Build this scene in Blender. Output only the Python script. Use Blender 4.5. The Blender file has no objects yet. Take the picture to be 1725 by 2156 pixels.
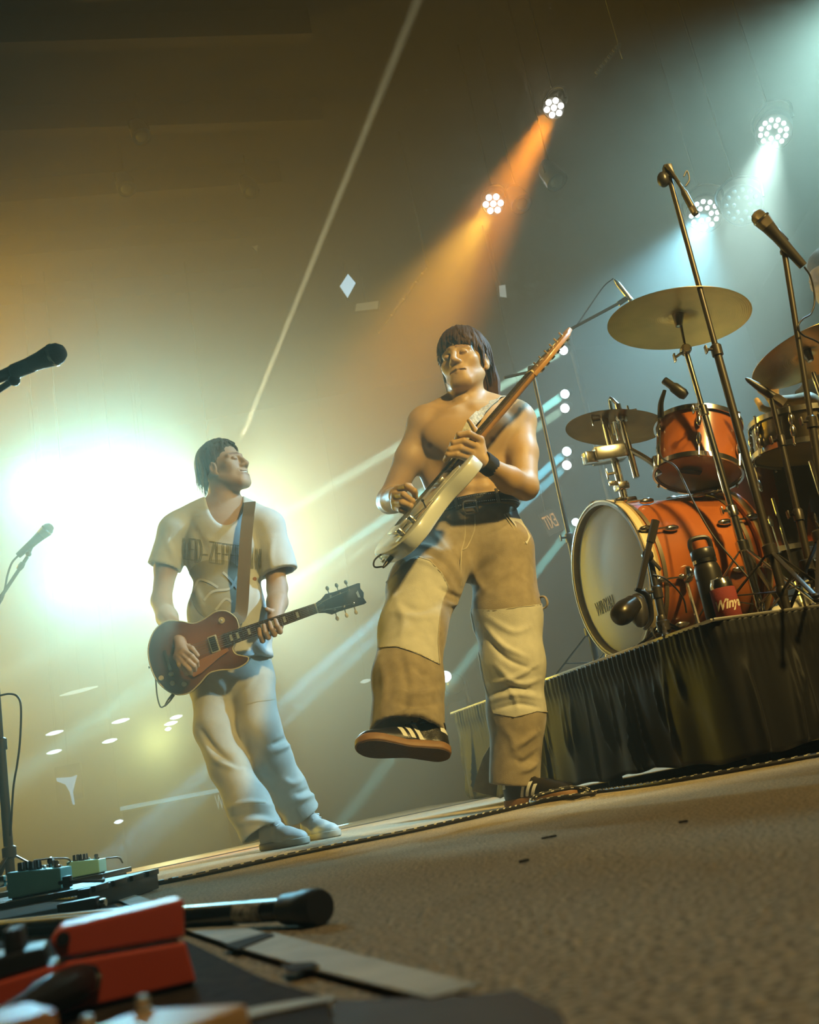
import bpy, bmesh, math, random
import numpy as np
from mathutils import Vector, Matrix
random.seed(7); rng = np.random.default_rng(7)
sc = bpy.context.scene
COL = sc.collection
PI = math.pi

# ---------------------------------------------------------------- camera
W_PX, H_PX, F_PX = 1725.0, 2156.0, 2100.0
CAM_H = 0.098
PITCH, ROLL = math.radians(15.67), math.radians(10.76)
_F = Vector((0, math.cos(PITCH), math.sin(PITCH)))
_U0 = Vector((0, -math.sin(PITCH), math.cos(PITCH)))
_R0 = Vector((1, 0, 0))
_R = _R0 * math.cos(ROLL) - _U0 * math.sin(ROLL)
_U = _R0 * math.sin(ROLL) + _U0 * math.cos(ROLL)
CAM = Vector((0, 0, CAM_H))
cam_d = bpy.data.cameras.new('camera'); cam = bpy.data.objects.new('camera', cam_d); COL.objects.link(cam)
M = Matrix((( _R.x, _U.x, -_F.x, 0), (_R.y, _U.y, -_F.y, 0), (_R.z, _U.z, -_F.z, CAM_H), (0, 0, 0, 1)))
cam.matrix_world = M
cam_d.sensor_fit = 'VERTICAL'; cam_d.sensor_height = 36.0; cam_d.lens = 36.0 * F_PX / H_PX
cam_d.clip_start = 0.02; cam_d.clip_end = 100
cam_d.dof.use_dof = True; cam_d.dof.focus_distance = 3.5; cam_d.dof.aperture_fstop = 7.0
sc.camera = cam

def at(px, py, Y):
    """world point on the sight line of a photo pixel, at distance Y ahead"""
    d = _F + _R * ((px - W_PX / 2) / F_PX) - _U * ((py - H_PX / 2) / F_PX)
    return CAM + d * (Y / d.y)
def ground(px, py, z=0.0):
    d = _F + _R * ((px - W_PX / 2) / F_PX) - _U * ((py - H_PX / 2) / F_PX)
    return CAM + d * ((z - CAM_H) / d.z)

# ---------------------------------------------------------------- world, view, haze settings
w = bpy.data.worlds.new('world'); sc.world = w; w.use_nodes = True
w.node_tree.nodes['Background'].inputs[0].default_value = (0.012, 0.010, 0.006, 1)
w.node_tree.nodes['Background'].inputs[1].default_value = 0.6
sc.view_settings.view_transform = 'Standard'; sc.view_settings.look = 'None'
sc.view_settings.exposure = 0.0; sc.view_settings.gamma = 1.0
sc.view_settings.use_curve_mapping = False
try:
    sc.cycles.use_denoising = True
    sc.cycles.use_adaptive_sampling = True; sc.cycles.adaptive_threshold = 0.1; sc.cycles.adaptive_min_samples = 16
    sc.cycles.max_bounces = 3; sc.cycles.diffuse_bounces = 1; sc.cycles.glossy_bounces = 2
    sc.cycles.transmission_bounces = 3; sc.cycles.volume_bounces = 0; sc.cycles.transparent_max_bounces = 6
    sc.cycles.caustics_reflective = False; sc.cycles.caustics_refractive = False
    sc.cycles.sample_clamp_indirect = 4.0
except Exception:
    pass

# ---------------------------------------------------------------- stage lights (lamps of the room plus added fills)
def aim(o, p, target):
    o.location = p
    o.rotation_euler = (Vector(target) - Vector(p)).to_track_quat('-Z', 'Y').to_euler()
def spot(name, p, target, watts, col, deg, blend=0.5, size=0.05):
    l = bpy.data.lights.new(name, 'SPOT'); l.energy = watts; l.color = col
    l.spot_size = math.radians(deg); l.spot_blend = blend; l.shadow_soft_size = size
    o = bpy.data.objects.new(name, l); COL.objects.link(o); aim(o, p, target); return o
def point(name, p, watts, col, size=0.1):
    l = bpy.data.lights.new(name, 'POINT'); l.energy = watts; l.color = col; l.shadow_soft_size = size
    o = bpy.data.objects.new(name, l); COL.objects.link(o); o.location = p; return o

CYAN = (0.30, 0.92, 1.0); WHITE = (0.55, 1.0, 0.90); YEL = (1.0, 0.62, 0.10); ORG = (1.0, 0.34, 0.05); BLUE = (0.16, 0.66, 1.0)
HOT_A = at(82, 1025, 8.6); HOT_B = at(238, 1000, 8.6); FILL_C = at(470, 1160, 8.9); FILL_D = at(150, 1215, 8.6)
BAIM = Vector((-0.45, 2.0, 0.5))
spot('blinder_light', HOT_A, BAIM, 400, (0.36, 0.92, 1.0), 30, 1.0, 0.12)
spot('blinder_light', HOT_B, BAIM, 400, (0.36, 0.92, 1.0), 30, 1.0, 0.12)
spot('blinder_light', FILL_C, BAIM, 1100, (0.34, 0.90, 1.0), 33, 1.0, 0.12)  # added fill, hidden behind the player, widening the white glow
spot('blinder_light', FILL_D, BAIM, 270, (0.34, 0.90, 1.0), 32, 1.0, 0.12)  # added fill that spreads the white haze to the lower left
spot('warm_fill_light', FILL_C + Vector((0.1, 0, 0)), (0, 0.6, 1.0), 330, (1.0, 0.62, 0.05), 110, 1.0, 0.12)  # added warm fill beside the hidden one, yellowing the wider haze
# added warm fills, unseen off frame left, that turn the haze yellow
spot('haze_fill_light', at(-700, 900, 6.5), at(1100, 1000, 7.0), 1300, (1.0, 0.52, 0.02), 100, 1.0, 0.2)
spot('haze_fill_light', at(-600, 1500, 6.5), at(900, 1300, 6.0), 1000, (1.0, 0.66, 0.02), 90, 1.0, 0.2)
spot('haze_fill_light', at(-500, 700, 8.5), at(1300, 900, 7.5), 1300, (1.0, 0.50, 0.02), 70, 1.0, 0.2)
spot('low_fill_light', at(330, 1560, 9.0), (0, 2.5, 1.2), 30, (0.85, 1.0, 0.4), 120, 1.0, 0.2)  # added low fill to brighten the haze at the lower left
# lamps hung over the stage: (pixel, distance, aim pixel, aim distance, watts, colour, cone)
PARS = [(1161, 237, 5.2, 980, 560, 5.2, 3000, (1.0, 0.33, 0.03), 26), (1035, 435, 6.6, 820, 760, 6.0, 560, (1.0, 0.60, 0.08), 34),
        (1626, 290, 4.6, 1500, 760, 4.5, 850, (0.52, 0.84, 1.0), 46), (1481, 458, 6.0, 1330, 860, 5.4, 480, (0.26, 0.66, 1.0), 56)]
for (a, b, Y, c, d_, Y2, wt, colr, deg) in PARS:
    spot('par_lamp_light', at(a, b, Y), at(c, d_, Y2), wt, colr, deg, 0.8, 0.06)
spot('wash_light', at(1900, -60, 3.9), at(1600, 420, 4.2), 1050, (0.40, 0.82, 1.0), 90, 1.0, 0.1)
# small beam lamps in a column behind the stage
BEAM_W = 0.34
BEAMS = [(1186, 738, 600, 1080, 26, WHITE), (1189, 830, 620, 1225, 40, CYAN), (1189, 860, 640, 1240, 14, WHITE),
         (1193, 951, 640, 1440, 40, BLUE), (1193, 980, 660, 1460, 24, BLUE), (1212, 1100, 900, 1500, 10, CYAN)]
for (a, b, c, d_, wt, colr) in BEAMS:
    p = at(a, b, 8.4); t = at(c, d_, 7.6); p = p + (t - p).normalized() * 0.06
    l = bpy.data.lights.new('beam_lamp_light', 'AREA'); l.shape = 'DISK'; l.size = 0.075; l.spread = math.radians(2.0); l.energy = wt * BEAM_W; l.color = colr
    o = bpy.data.objects.new('beam_lamp_light', l); COL.objects.link(o); aim(o, p, t)
spot('sky_beam_light', at(508, 925, 8.4), at(888, -20, 5.4), 120000, (0.95, 0.92, 0.60), 0.8, 0.3, 0.02)
# front lamps above the near side of the stage
spot('front_warm_light', (2.7, -0.1, 3.4), (0.25, 3.7, 0.8), 1300, (1.0, 0.69, 0.20), 42, 0.9, 0.15)
spot('drum_fill_light', (2.3, 0.9, 3.7), (1.15, 3.6, 1.15), 380, (1.0, 0.66, 0.20), 36, 0.9, 0.12)  # added fill for the drums, apart from the warm front lamp
spot('front_white_light', (0.9, -0.2, 3.3), (0.50, 0.95, 0.0), 175, (1.0, 0.80, 0.44), 52, 0.8, 0.1)
# ---------------------------------------------------------------- materials
_mats = {}
def mat(name, col, rough=0.6, metal=0.0, noise=0.0, nscale=20.0, bump=0.0, bscale=200.0, emit=None, estr=0.0, coat=0.0, spec=0.5, col2=None, sheen=0.0):
    if name in _mats: return _mats[name]
    m = bpy.data.materials.new(name); m.use_nodes = True
    nt = m.node_tree; b = nt.nodes['Principled BSDF']
    b.inputs['Base Color'].default_value = (*col, 1); b.inputs['Roughness'].default_value = rough
    b.inputs['Metallic'].default_value = metal; b.inputs['Specular IOR Level'].default_value = spec
    if coat: b.inputs['Coat Weight'].default_value = coat; b.inputs['Coat Roughness'].default_value = 0.08
    if sheen: b.inputs['Sheen Weight'].default_value = sheen
    if emit:
        b.inputs['Emission Color'].default_value = (*emit, 1); b.inputs['Emission Strength'].default_value = estr
        m.cycles.emission_sampling = 'NONE'
    if noise or bump:
        tc = nt.nodes.new('ShaderNodeTexCoord')
    if noise:
        n = nt.nodes.new('ShaderNodeTexNoise'); n.inputs['Scale'].default_value = nscale; n.inputs['Detail'].default_value = 4
        nt.links.new(tc.outputs['Object'], n.inputs['Vector'])
        r = nt.nodes.new('ShaderNodeMapRange'); r.inputs[1].default_value = 0.3; r.inputs[2].default_value = 0.7
        nt.links.new(n.outputs['Fac'], r.inputs[0])
        mx = nt.nodes.new('ShaderNodeMix'); mx.data_type = 'RGBA'
        c2 = col2 if col2 else tuple(max(0, c * (1 - noise)) for c in col)
        mx.inputs[6].default_value = (*col, 1); mx.inputs[7].default_value = (*c2, 1)
        nt.links.new(r.outputs[0], mx.inputs[0]); nt.links.new(mx.outputs[2], b.inputs['Base Color'])
    if bump:
        n2 = nt.nodes.new('ShaderNodeTexNoise'); n2.inputs['Scale'].default_value = bscale; n2.inputs['Detail'].default_value = 3
        nt.links.new(tc.outputs['Object'], n2.inputs['Vector'])
        bp = nt.nodes.new('ShaderNodeBump'); bp.inputs['Strength'].default_value = bump; bp.inputs['Distance'].default_value = 0.004
        nt.links.new(n2.outputs['Fac'], bp.inputs['Height']); nt.links.new(bp.outputs['Normal'], b.inputs['Normal'])
    _mats[name] = m
    return m

# ---------------------------------------------------------------- object helpers
def tag(o, label=None, cat=None, group=None, kind=None):
    if label: o['label'] = label
    if cat: o['category'] = cat
    if group: o['group'] = group
    if kind: o['kind'] = kind
    return o
def thing(name, loc, label, cat, group=None):
    o = bpy.data.objects.new(name, None); COL.objects.link(o); o.location = loc; o.empty_display_size = 0.05
    return tag(o, label, cat, group)
def wloc(o):
    v = Vector((0, 0, 0))
    while o is not None:
        v = v + Vector(o.location); o = o.parent
    return v
def link_mesh(name, verts, faces, m, parent=None, smooth=True, loc=None):
    """verts are world coordinates; the object's origin is put at loc (or the parent's place)"""
    base = wloc(parent) if parent is not None else Vector(loc) if loc is not None else Vector((0, 0, 0))
    v = np.asarray(verts, dtype=float).reshape(-1, 3) - np.array(base)
    me = bpy.data.meshes.new(name)
    me.from_pydata(v.tolist(), [], faces if isinstance(faces, list) else faces.tolist())
    if smooth:
        me.shade_smooth() if smooth is True else me.set_sharp_from_angle(angle=math.radians(smooth))
    me.materials.append(m)
    o = bpy.data.objects.new(name, me); COL.objects.link(o)
    if parent is not None: o.parent = parent
    else: o.location = base
    return o
def sharp(o, deg=35):
    o.data.shade_smooth(); o.data.set_sharp_from_angle(angle=math.radians(deg)); return o
def clone(o, parent=None):
    c = o.copy(); COL.objects.link(c); c.parent = parent
    for ch in list(o.children): clone(ch, c)
    return c

def V(*a): return Vector(a)
def frame(zaxis, xhint=None):
    """3x3 matrix whose columns are x, y, z; z along zaxis"""
    z = Vector(zaxis).normalized()
    h = Vector(xhint) if xhint is not None else (V(0, 0, 1) if abs(z.z) < 0.9 else V(1, 0, 0))
    x = (h - z * h.dot(z)).normalized(); y = z.cross(x)
    return Matrix(((x.x, y.x, z.x), (x.y, y.y, z.y), (x.z, y.z, z.z)))
def catmull(pts, n=8, closed=False):
    P = [Vector(p) for p in pts]
    if len(P) < 3 and not closed:
        return [P[0].lerp(P[-1], i / n) for i in range(n + 1)]
    out = []; m = len(P)
    segs = m if closed else m - 1
    for i in range(segs):
        p0 = P[(i - 1) % m] if closed or i > 0 else P[0] * 2 - P[1]
        p1 = P[i]; p2 = P[(i + 1) % m]
        p3 = P[(i + 2) % m] if closed or i + 2 < m else P[-1] * 2 - P[-2]
        for k in range(n):
            t = k / n
            out.append(0.5 * ((2 * p1) + (p2 - p0) * t + (2 * p0 - 5 * p1 + 4 * p2 - p3) * t * t + (3 * p1 - p0 - 3 * p2 + p3) * t ** 3))
    if not closed: out.append(P[-1])
    return out

class MB:
    def __init__(s): s.v = []; s.f = []
    def add(s, vs, fs):
        b = len(s.v); s.v += [tuple(x) for x in vs]; s.f += [tuple(i + b for i in f) for f in fs]; return s
    def box(s, c, size, rot=None, bev=0.0):
        c = Vector(c); hx, hy, hz = [a / 2 for a in size]
        R = rot if rot is not None else Matrix.Identity(3)
        if bev <= 0:
            vs = [c + R @ V(x * hx, y * hy, z * hz) for z in (-1, 1) for y in (-1, 1) for x in (-1, 1)]
            fs = [(0, 2, 3, 1), (4, 5, 7, 6), (0, 1, 5, 4), (2, 6, 7, 3), (0, 4, 6, 2), (1, 3, 7, 5)]
            return s.add(vs, fs)
        bm = bmesh.new(); bmesh.ops.create_cube(bm, size=1.0)
        for v in bm.verts: v.co = V(v.co.x * hx * 2, v.co.y * hy * 2, v.co.z * hz * 2)
        bmesh.ops.bevel(bm, geom=list(bm.edges), offset=bev, segments=2, affect='EDGES', profile=0.6)
        bm.verts.index_update()
        vs = [c + R @ v.co for v in bm.verts]; fs = [tuple(v.index for v in f.verts) for f in bm.faces]
        bm.free(); return s.add(vs, fs)
    def tube(s, pts, r, n=8, cap=True, closed=False, hint=None, sx=1.0):
        P = [Vector(p) for p in pts]; m = len(P)
        rr = list(r) if hasattr(r, '__len__') else [r] * m
        if len(rr) != m: rr = list(np.interp(np.linspace(0, 1, m), np.linspace(0, 1, len(rr)), rr))
        vs, fs = [], []; x = None
        for i in range(m):
            if closed: t = P[(i + 1) % m] - P[(i - 1) % m]
            else: t = P[min(i + 1, m - 1)] - P[max(i - 1, 0)]
            if t.length < 1e-9: t = V(0, 0, 1)
            t = t.normalized()
            h = x if x is not None else (Vector(hint) if hint is not None else (V(0, 0, 1) if abs(t.z) < 0.9 else V(1, 0, 0)))
            x = (h - t * h.dot(t))
            x = x.normalized() if x.length > 1e-6 else frame(t).col[0]
            y = t.cross(x)
            for k in range(n):
                a = 2 * PI * k / n
                vs.append(P[i] + x * (math.cos(a) * rr[i] * sx) + y * (math.sin(a) * rr[i]))
        for i in range(m if closed else m - 1):
            j = (i + 1) % m
            for k in range(n):
                fs.append((i * n + k, i * n + (k + 1) % n, j * n + (k + 1) % n, j * n + k))
        if cap and not closed:
            fs.append(tuple(range(n - 1, -1, -1))); fs.append(tuple((m - 1) * n + k for k in range(n)))
        return s.add(vs, fs)
    def lathe(s, prof, origin, axis, n=24, xhint=None, closed=False, cap=True):
        """prof = [(radius, height)...] along axis from origin"""
        R = frame(axis, xhint); o = Vector(origin); vs, fs = [], []
        for (r, h) in prof:
            for k in range(n):
                a = 2 * PI * k / n; vs.append(o + R @ V(r * math.cos(a), r * math.sin(a), h))
        m = len(prof)
        for i in range(m if closed else m - 1):
            j = (i + 1) % m
            for k in range(n): fs.append((i * n + k, i * n + (k + 1) % n, j * n + (k + 1) % n, j * n + k))
        if not closed and cap:
            if prof[0][0] > 1e-6: fs.append(tuple(range(n - 1, -1, -1)))
            if prof[-1][0] > 1e-6: fs.append(tuple((m - 1) * n + k for k in range(n)))
        return s.add(vs, fs)
    def prism(s, poly, M4, thick, bev=0.0):
        """2D outline poly extruded from 0 to thick along local z of the 4x4 matrix M4; bev rounds both rims"""
        P = [V(p[0], p[1], 0) for p in poly]; n = len(P)
        def inset(d):
            out = []
            for i in range(n):
                a, b, c = P[i - 1], P[i], P[(i + 1) % n]
                e1 = (b - a); e2 = (c - b)
                n1 = V(-e1.y, e1.x, 0); n2 = V(-e2.y, e2.x, 0)
                if n1.length < 1e-9 or n2.length < 1e-9: out.append(b.copy()); continue
                nn = n1.normalized() + n2.normalized()
                nn = nn.normalized() if nn.length > 1e-6 else n1.normalized()
                out.append(b + nn * d)
            return out
        rings = [(0, 0)] if not bev else [(bev, 0), (bev * .3, bev * .3), (0, bev)]
        rings += [(0, thick)] if not bev else [(0, thick - bev), (bev * .3, thick - bev * .3), (bev, thick)]
        vs, fs = [], []
        for (d, z) in rings:
            Q = inset(d) if d else P
            vs += [M4 @ V(q.x, q.y, z) for q in Q]
        m = len(rings)
        for i in range(m - 1):
            for k in range(n): fs.append((i * n + k, i * n + (k + 1) % n, (i + 1) * n + (k + 1) % n, (i + 1) * n + k))
        fs.append(tuple(range(n - 1, -1, -1))); fs.append(tuple((m - 1) * n + k for k in range(n)))
        return s.add(vs, fs)
    def ball(s, c, r, n=12, sc3=(1, 1, 1), rot=None):
        R = rot if rot is not None else Matrix.Identity(3); c = Vector(c); vs, fs = [], []
        m = max(4, n // 2)
        for i in range(m + 1):
            th = PI * i / m
            for k in range(n):
                a = 2 * PI * k / n
                vs.append(c + R @ V(r * sc3[0] * math.sin(th) * math.cos(a), r * sc3[1] * math.sin(th) * math.sin(a), r * sc3[2] * math.cos(th)))
        for i in range(m):
            for k in range(n): fs.append((i * n + k, (i + 1) * n + k, (i + 1) * n + (k + 1) % n, i * n + (k + 1) % n))
        return s.add(vs, fs)
    def build(s, name, m, parent=None, smooth=40, loc=None):
        o = link_mesh(name, s.v, s.f, m, parent, False, loc)
        bm = bmesh.new(); bm.from_mesh(o.data)
        bmesh.ops.remove_doubles(bm, verts=bm.verts, dist=1e-6)
        bmesh.ops.recalc_face_normals(bm, faces=bm.faces)
        bm.to_mesh(o.data); bm.free()
        if smooth: sharp(o, smooth)
        return o
def text_mesh(txt, size, font_scale=(1, 1), extrude=0.0, bold=0.0, shear=0.0):
    """returns (verts, faces) of lettering in the local xy plane, centred"""
    cu = bpy.data.curves.new('lettering', 'FONT'); cu.body = txt; cu.size = size; cu.align_x = 'CENTER'; cu.align_y = 'CENTER'
    cu.extrude = extrude; cu.offset = bold; cu.shear = shear; cu.resolution_u = 3
    o = bpy.data.objects.new('lettering', cu); COL.objects.link(o)
    dg = bpy.context.evaluated_depsgraph_get(); ev = o.evaluated_get(dg); me = ev.to_mesh()
    vs = [(v.co.x * font_scale[0], v.co.y * font_scale[1], v.co.z) for v in me.vertices]; fs = [tuple(p.vertices) for p in me.polygons]
    ev.to_mesh_clear(); bpy.data.objects.remove(o); bpy.data.curves.remove(cu)
    return vs, fs

# ---------------------------------------------------------------- distance-field modelling for bodies and cloth
class SDF:
    def __init__(s, lo, hi, h):
        s.h = h; s.lo = np.array(lo, float); n = np.ceil((np.array(hi, float) - s.lo) / h).astype(int) + 1
        s.n = n; s.d = np.full(n, 1.0, np.float32)
        s.ax = [s.lo[i] + h * np.arange(n[i]) for i in range(3)]
    def win(s, lo, hi):
        a = [max(0, int((lo[i] - s.lo[i]) / s.h)) for i in range(3)]; b = [min(s.n[i], int((hi[i] - s.lo[i]) / s.h) + 2) for i in range(3)]
        if any(b[i] <= a[i] for i in range(3)): return None
        sl = tuple(slice(a[i], b[i]) for i in range(3))
        X = s.ax[0][sl[0]][:, None, None]; Y = s.ax[1][sl[1]][None, :, None]; Z = s.ax[2][sl[2]][None, None, :]
        return sl, X, Y, Z
    def comb(s, sl, q, k, sub):
        d = s.d[sl]; q = q.astype(np.float32)
        if sub:
            q = -q
            h = np.clip(0.5 + 0.5 * (q - d) / k, 0, 1); s.d[sl] = d + (q - d) * h + k * h * (1 - h)
        else:
            h = np.clip(0.5 + 0.5 * (d - q) / k, 0, 1); s.d[sl] = d + (q - d) * h - k * h * (1 - h)
    def cone(s, a, b, ra, rb=None, k=0.02, sub=False, flat=None):
        """tapered capsule; flat=(direction, factor) squashes across a direction"""
        rb = ra if rb is None else rb
        a = np.array(a, float); b = np.array(b, float); pad = max(ra, rb) * (1.6 if flat is not None else 1) + k * 2 + s.h
        w_ = s.win(np.minimum(a, b) - pad, np.maximum(a, b) + pad)
        if w_ is None: return s
        sl, X, Y, Z = w_
        ab = b - a; L2 = max(ab @ ab, 1e-12)
        px, py, pz = X - a[0], Y - a[1], Z - a[2]
        t = np.clip((px * ab[0] + py * ab[1] + pz * ab[2]) / L2, 0, 1)
        qx, qy, qz = px - t * ab[0], py - t * ab[1], pz - t * ab[2]
        if flat is not None:
            f = np.array(flat[0], float); f /= np.linalg.norm(f)
            dt = qx * f[0] + qy * f[1] + qz * f[2]; e = (1 / flat[1] - 1) * dt
            qx, qy, qz = qx + e * f[0], qy + e * f[1], qz + e * f[2]
        q = np.sqrt(qx * qx + qy * qy + qz * qz) - (ra + (rb - ra) * t)
        s.comb(sl, q, k, sub); return s
    def chain(s, pts, rad, k=0.02, flat=None):
        for i in range(len(pts) - 1): s.cone(pts[i], pts[i + 1], rad[i], rad[i + 1], k, False, flat)
        return s
    def ell(s, c, r, R=None, k=0.02, sub=False):
        c = np.array(c, float); r = np.array(r, float); pad = max(r) + k * 2 + s.h
        w_ = s.win(c - pad, c + pad)
        if w_ is None: return s
        sl, X, Y, Z = w_
        A = np.array(R) if R is not None else np.eye(3)   # columns are the axes
        px, py, pz = X - c[0], Y - c[1], Z - c[2]
        u = [(px * A[0, i] + py * A[1, i] + pz * A[2, i]) for i in range(3)]
        k0 = np.sqrt(sum((u[i] / r[i]) ** 2 for i in range(3))); k1 = np.sqrt(sum((u[i] / r[i] ** 2) ** 2 for i in range(3)))
        q = np.where(k1 > 1e-6, k0 * (k0 - 1) / np.maximum(k1, 1e-6), -min(r))
        s.comb(sl, q, k, sub); return s
    def box(s, c, hs, R=None, rnd=0.01, k=0.005, sub=False):
        c = np.array(c, float); hs = np.array(hs, float); pad = np.linalg.norm(hs) + k * 2 + s.h
        w_ = s.win(c - pad, c + pad)
        if w_ is None: return s
        sl, X, Y, Z = w_
        A = np.array(R) if R is not None else np.eye(3)
        px, py, pz = X - c[0], Y - c[1], Z - c[2]
        u = [np.abs(px * A[0, i] + py * A[1, i] + pz * A[2, i]) - (hs[i] - rnd) for i in range(3)]
        q = np.sqrt(sum(np.maximum(x, 0) ** 2 for x in u)) + np.minimum(np.maximum(np.maximum(u[0], u[1]), u[2]), 0) - rnd
        s.comb(sl, q, k, sub); return s
    def field(s, fn):
        """add fn(X, Y, Z) to the distance everywhere near the surface"""
        s.d += fn(s.ax[0][:, None, None], s.ax[1][None, :, None], s.ax[2][None, None, :]).astype(np.float32); return s
    def mesh(s, smooth=1):
        d = s.d; ins = d < 0
        n = d.shape
        c = np.zeros([m - 1 for m in n], np.uint8)
        for i in (0, 1):
            for j in (0, 1):
                for k in (0, 1): c += ins[i:n[0] - 1 + i, j:n[1] - 1 + j, k:n[2] - 1 + k]
        cells = np.argwhere((c > 0) & (c < 8)); idx = -np.ones(c.shape, np.int64); idx[tuple(cells.T)] = np.arange(len(cells))
        acc = np.zeros((len(cells), 3)); cnt = np.zeros(len(cells))
        co = [(i, j, k) for i in (0, 1) for j in (0, 1) for k in (0, 1)]
        val = {o: d[cells[:, 0] + o[0], cells[:, 1] + o[1], cells[:, 2] + o[2]].astype(float) for o in co}
        for a in co:
            for ax in range(3):
                if a[ax]: continue
                b = list(a); b[ax] = 1; b = tuple(b)
                va, vb = val[a], val[b]; m = (va < 0) != (vb < 0)
                t = np.where(m, va / np.where(m, va - vb, 1), 0)
                p = np.array(a, float)[None, :].repeat(len(cells), 0); p[:, ax] += t
                acc[m] += p[m]; cnt[m] += 1
        P = cells + acc / np.maximum(cnt, 1)[:, None]
        quads = []
        for ax in range(3):
            sl0 = [slice(None)] * 3; sl1 = [slice(None)] * 3
            sl0[ax] = slice(0, n[ax] - 1); sl1[ax] = slice(1, n[ax])
            e = ins[tuple(sl0)] != ins[tuple(sl1)]
            E = np.argwhere(e); o1, o2 = (ax + 1) % 3, (ax + 2) % 3
            ok = (E[:, o1] > 0) & (E[:, o2] > 0) & (E[:, o1] < n[o1] - 1) & (E[:, o2] < n[o2] - 1); E = E[ok]
            fl = ins[tuple(E.T)]
            def ci(d1, d2):
                q = E.copy(); q[:, o1] += d1; q[:, o2] += d2; return idx[tuple(q.T)]
            Q = np.stack([ci(-1, -1), ci(0, -1), ci(0, 0), ci(-1, 0)], 1)
            Q[~fl] = Q[~fl][:, ::-1]; quads.append(Q)
        Q = np.concatenate(quads)
        for _ in range(smooth):
            sm = np.zeros_like(P); ct = np.zeros(len(P))
            for i in range(4):
                a, b = Q[:, i], Q[:, (i + 1) % 4]
                np.add.at(sm, a, P[b]); np.add.at(ct, a, 1)
            P = 0.5 * P + 0.5 * sm / np.maximum(ct, 1)[:, None]
        return s.lo + P * s.h, Q
def vnormals(P, Q):
    N = np.zeros_like(P); fn = np.cross(P[Q[:, 2]] - P[Q[:, 0]], P[Q[:, 3 if Q.shape[1] > 3 else 1]] - P[Q[:, 1 if Q.shape[1] > 3 else 0]])
    for i in range(Q.shape[1]): np.add.at(N, Q[:, i], fn)
    return N / np.maximum(np.linalg.norm(N, axis=1), 1e-9)[:, None]
def clip_region(P, Q, f, off=0.003):
    """the part of a surface where the per-vertex field f > 0, lifted by off along its normals, as a thin closed-rim panel"""
    N = vnormals(P, Q)
    T = np.concatenate([Q[:, [0, 1, 2]], Q[:, [0, 2, 3]]]) if Q.shape[1] == 4 else Q
    fp = f[T] > 0; T = T[fp.any(1)]
    nv, key = [], {}
    def vid(a, b=None):
        k = (a, a) if b is None else (min(a, b), max(a, b))
        if k not in key:
            if b is None: p = P[a] + N[a] * off
            else:
                t = f[k[0]] / (f[k[0]] - f[k[1]]); p = P[k[0]] * (1 - t) + P[k[1]] * t + (N[k[0]] * (1 - t) + N[k[1]] * t) * off
            key[k] = len(nv); nv.append(p)
        return key[k]
    fs = []
    for tri in T.tolist():
        poly = []
        for i in range(3):
            a, b = tri[i], tri[(i + 1) % 3]
            if f[a] > 0: poly.append(vid(a))
            if (f[a] > 0) != (f[b] > 0): poly.append(vid(a, b))
        if len(poly) >= 3: fs.append(tuple(poly))
    return np.array(nv).reshape(-1, 3), fs
# ================================================================ the room
def carpet_material():
    m = bpy.data.materials.new('carpet'); m.use_nodes = True; nt = m.node_tree; b = nt.nodes['Principled BSDF']
    b.inputs['Roughness'].default_value = 0.95; b.inputs['Specular IOR Level'].default_value = 0.15; b.inputs['Sheen Weight'].default_value = 0.6; b.inputs['Sheen Roughness'].default_value = 0.5; b.inputs['Sheen Tint'].default_value = (1.0, 0.85, 0.6, 1)
    tc = nt.nodes.new('ShaderNodeTexCoord')
    n1 = nt.nodes.new('ShaderNodeTexNoise'); n1.inputs['Scale'].default_value = 170; n1.inputs['Detail'].default_value = 4
    n2 = nt.nodes.new('ShaderNodeTexNoise'); n2.inputs['Scale'].default_value = 2.2; n2.inputs['Detail'].default_value = 6
    n3 = nt.nodes.new('ShaderNodeTexVoronoi'); n3.inputs['Scale'].default_value = 230
    for n in (n1, n2, n3): nt.links.new(tc.outputs['Object'], n.inputs['Vector'])
    r1 = nt.nodes.new('ShaderNodeValToRGB'); r1.color_ramp.elements[0].position = 0.38; r1.color_ramp.elements[1].position = 0.66
    r1.color_ramp.elements[0].color = (0.055, 0.040, 0.020, 1); r1.color_ramp.elements[1].color = (0.80, 0.60, 0.33, 1)
    nt.links.new(n1.outputs['Fac'], r1.inputs[0])
    mx = nt.nodes.new('ShaderNodeMix'); mx.data_type = 'RGBA'; mx.blend_type = 'MULTIPLY'; mx.inputs[0].default_value = 0.65
    r2 = nt.nodes.new('ShaderNodeValToRGB'); r2.color_ramp.elements[0].position = 0.3; r2.color_ramp.elements[1].position = 0.75
    r2.color_ramp.elements[0].color = (0.42, 0.40, 0.38, 1); r2.color_ramp.elements[1].color = (1, 1, 1, 1)
    nt.links.new(n2.outputs['Fac'], r2.inputs[0])
    nt.links.new(r1.outputs[0], mx.inputs[6]); nt.links.new(r2.outputs[0], mx.inputs[7]); nt.links.new(mx.outputs[2], b.inputs['Base Color'])
    bp = nt.nodes.new('ShaderNodeBump'); bp.inputs['Strength'].default_value = 0.9; bp.inputs['Distance'].default_value = 0.004
    ad = nt.nodes.new('ShaderNodeMath'); ad.operation = 'ADD'
    nt.links.new(n1.outputs['Fac'], ad.inputs[0]); nt.links.new(n3.outputs['Distance'], ad.inputs[1])
    nt.links.new(ad.outputs[0], bp.inputs['Height']); nt.links.new(bp.outputs['Normal'], b.inputs['Normal'])
    return m
CARPET = carpet_material()
BLACKWALL = mat('black_wall', (0.030, 0.026, 0.020), 0.85, noise=0.4, nscale=3)
CEIL = mat('ceiling_paint', (0.040, 0.034, 0.026), 0.8, noise=0.5, nscale=2)
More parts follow.
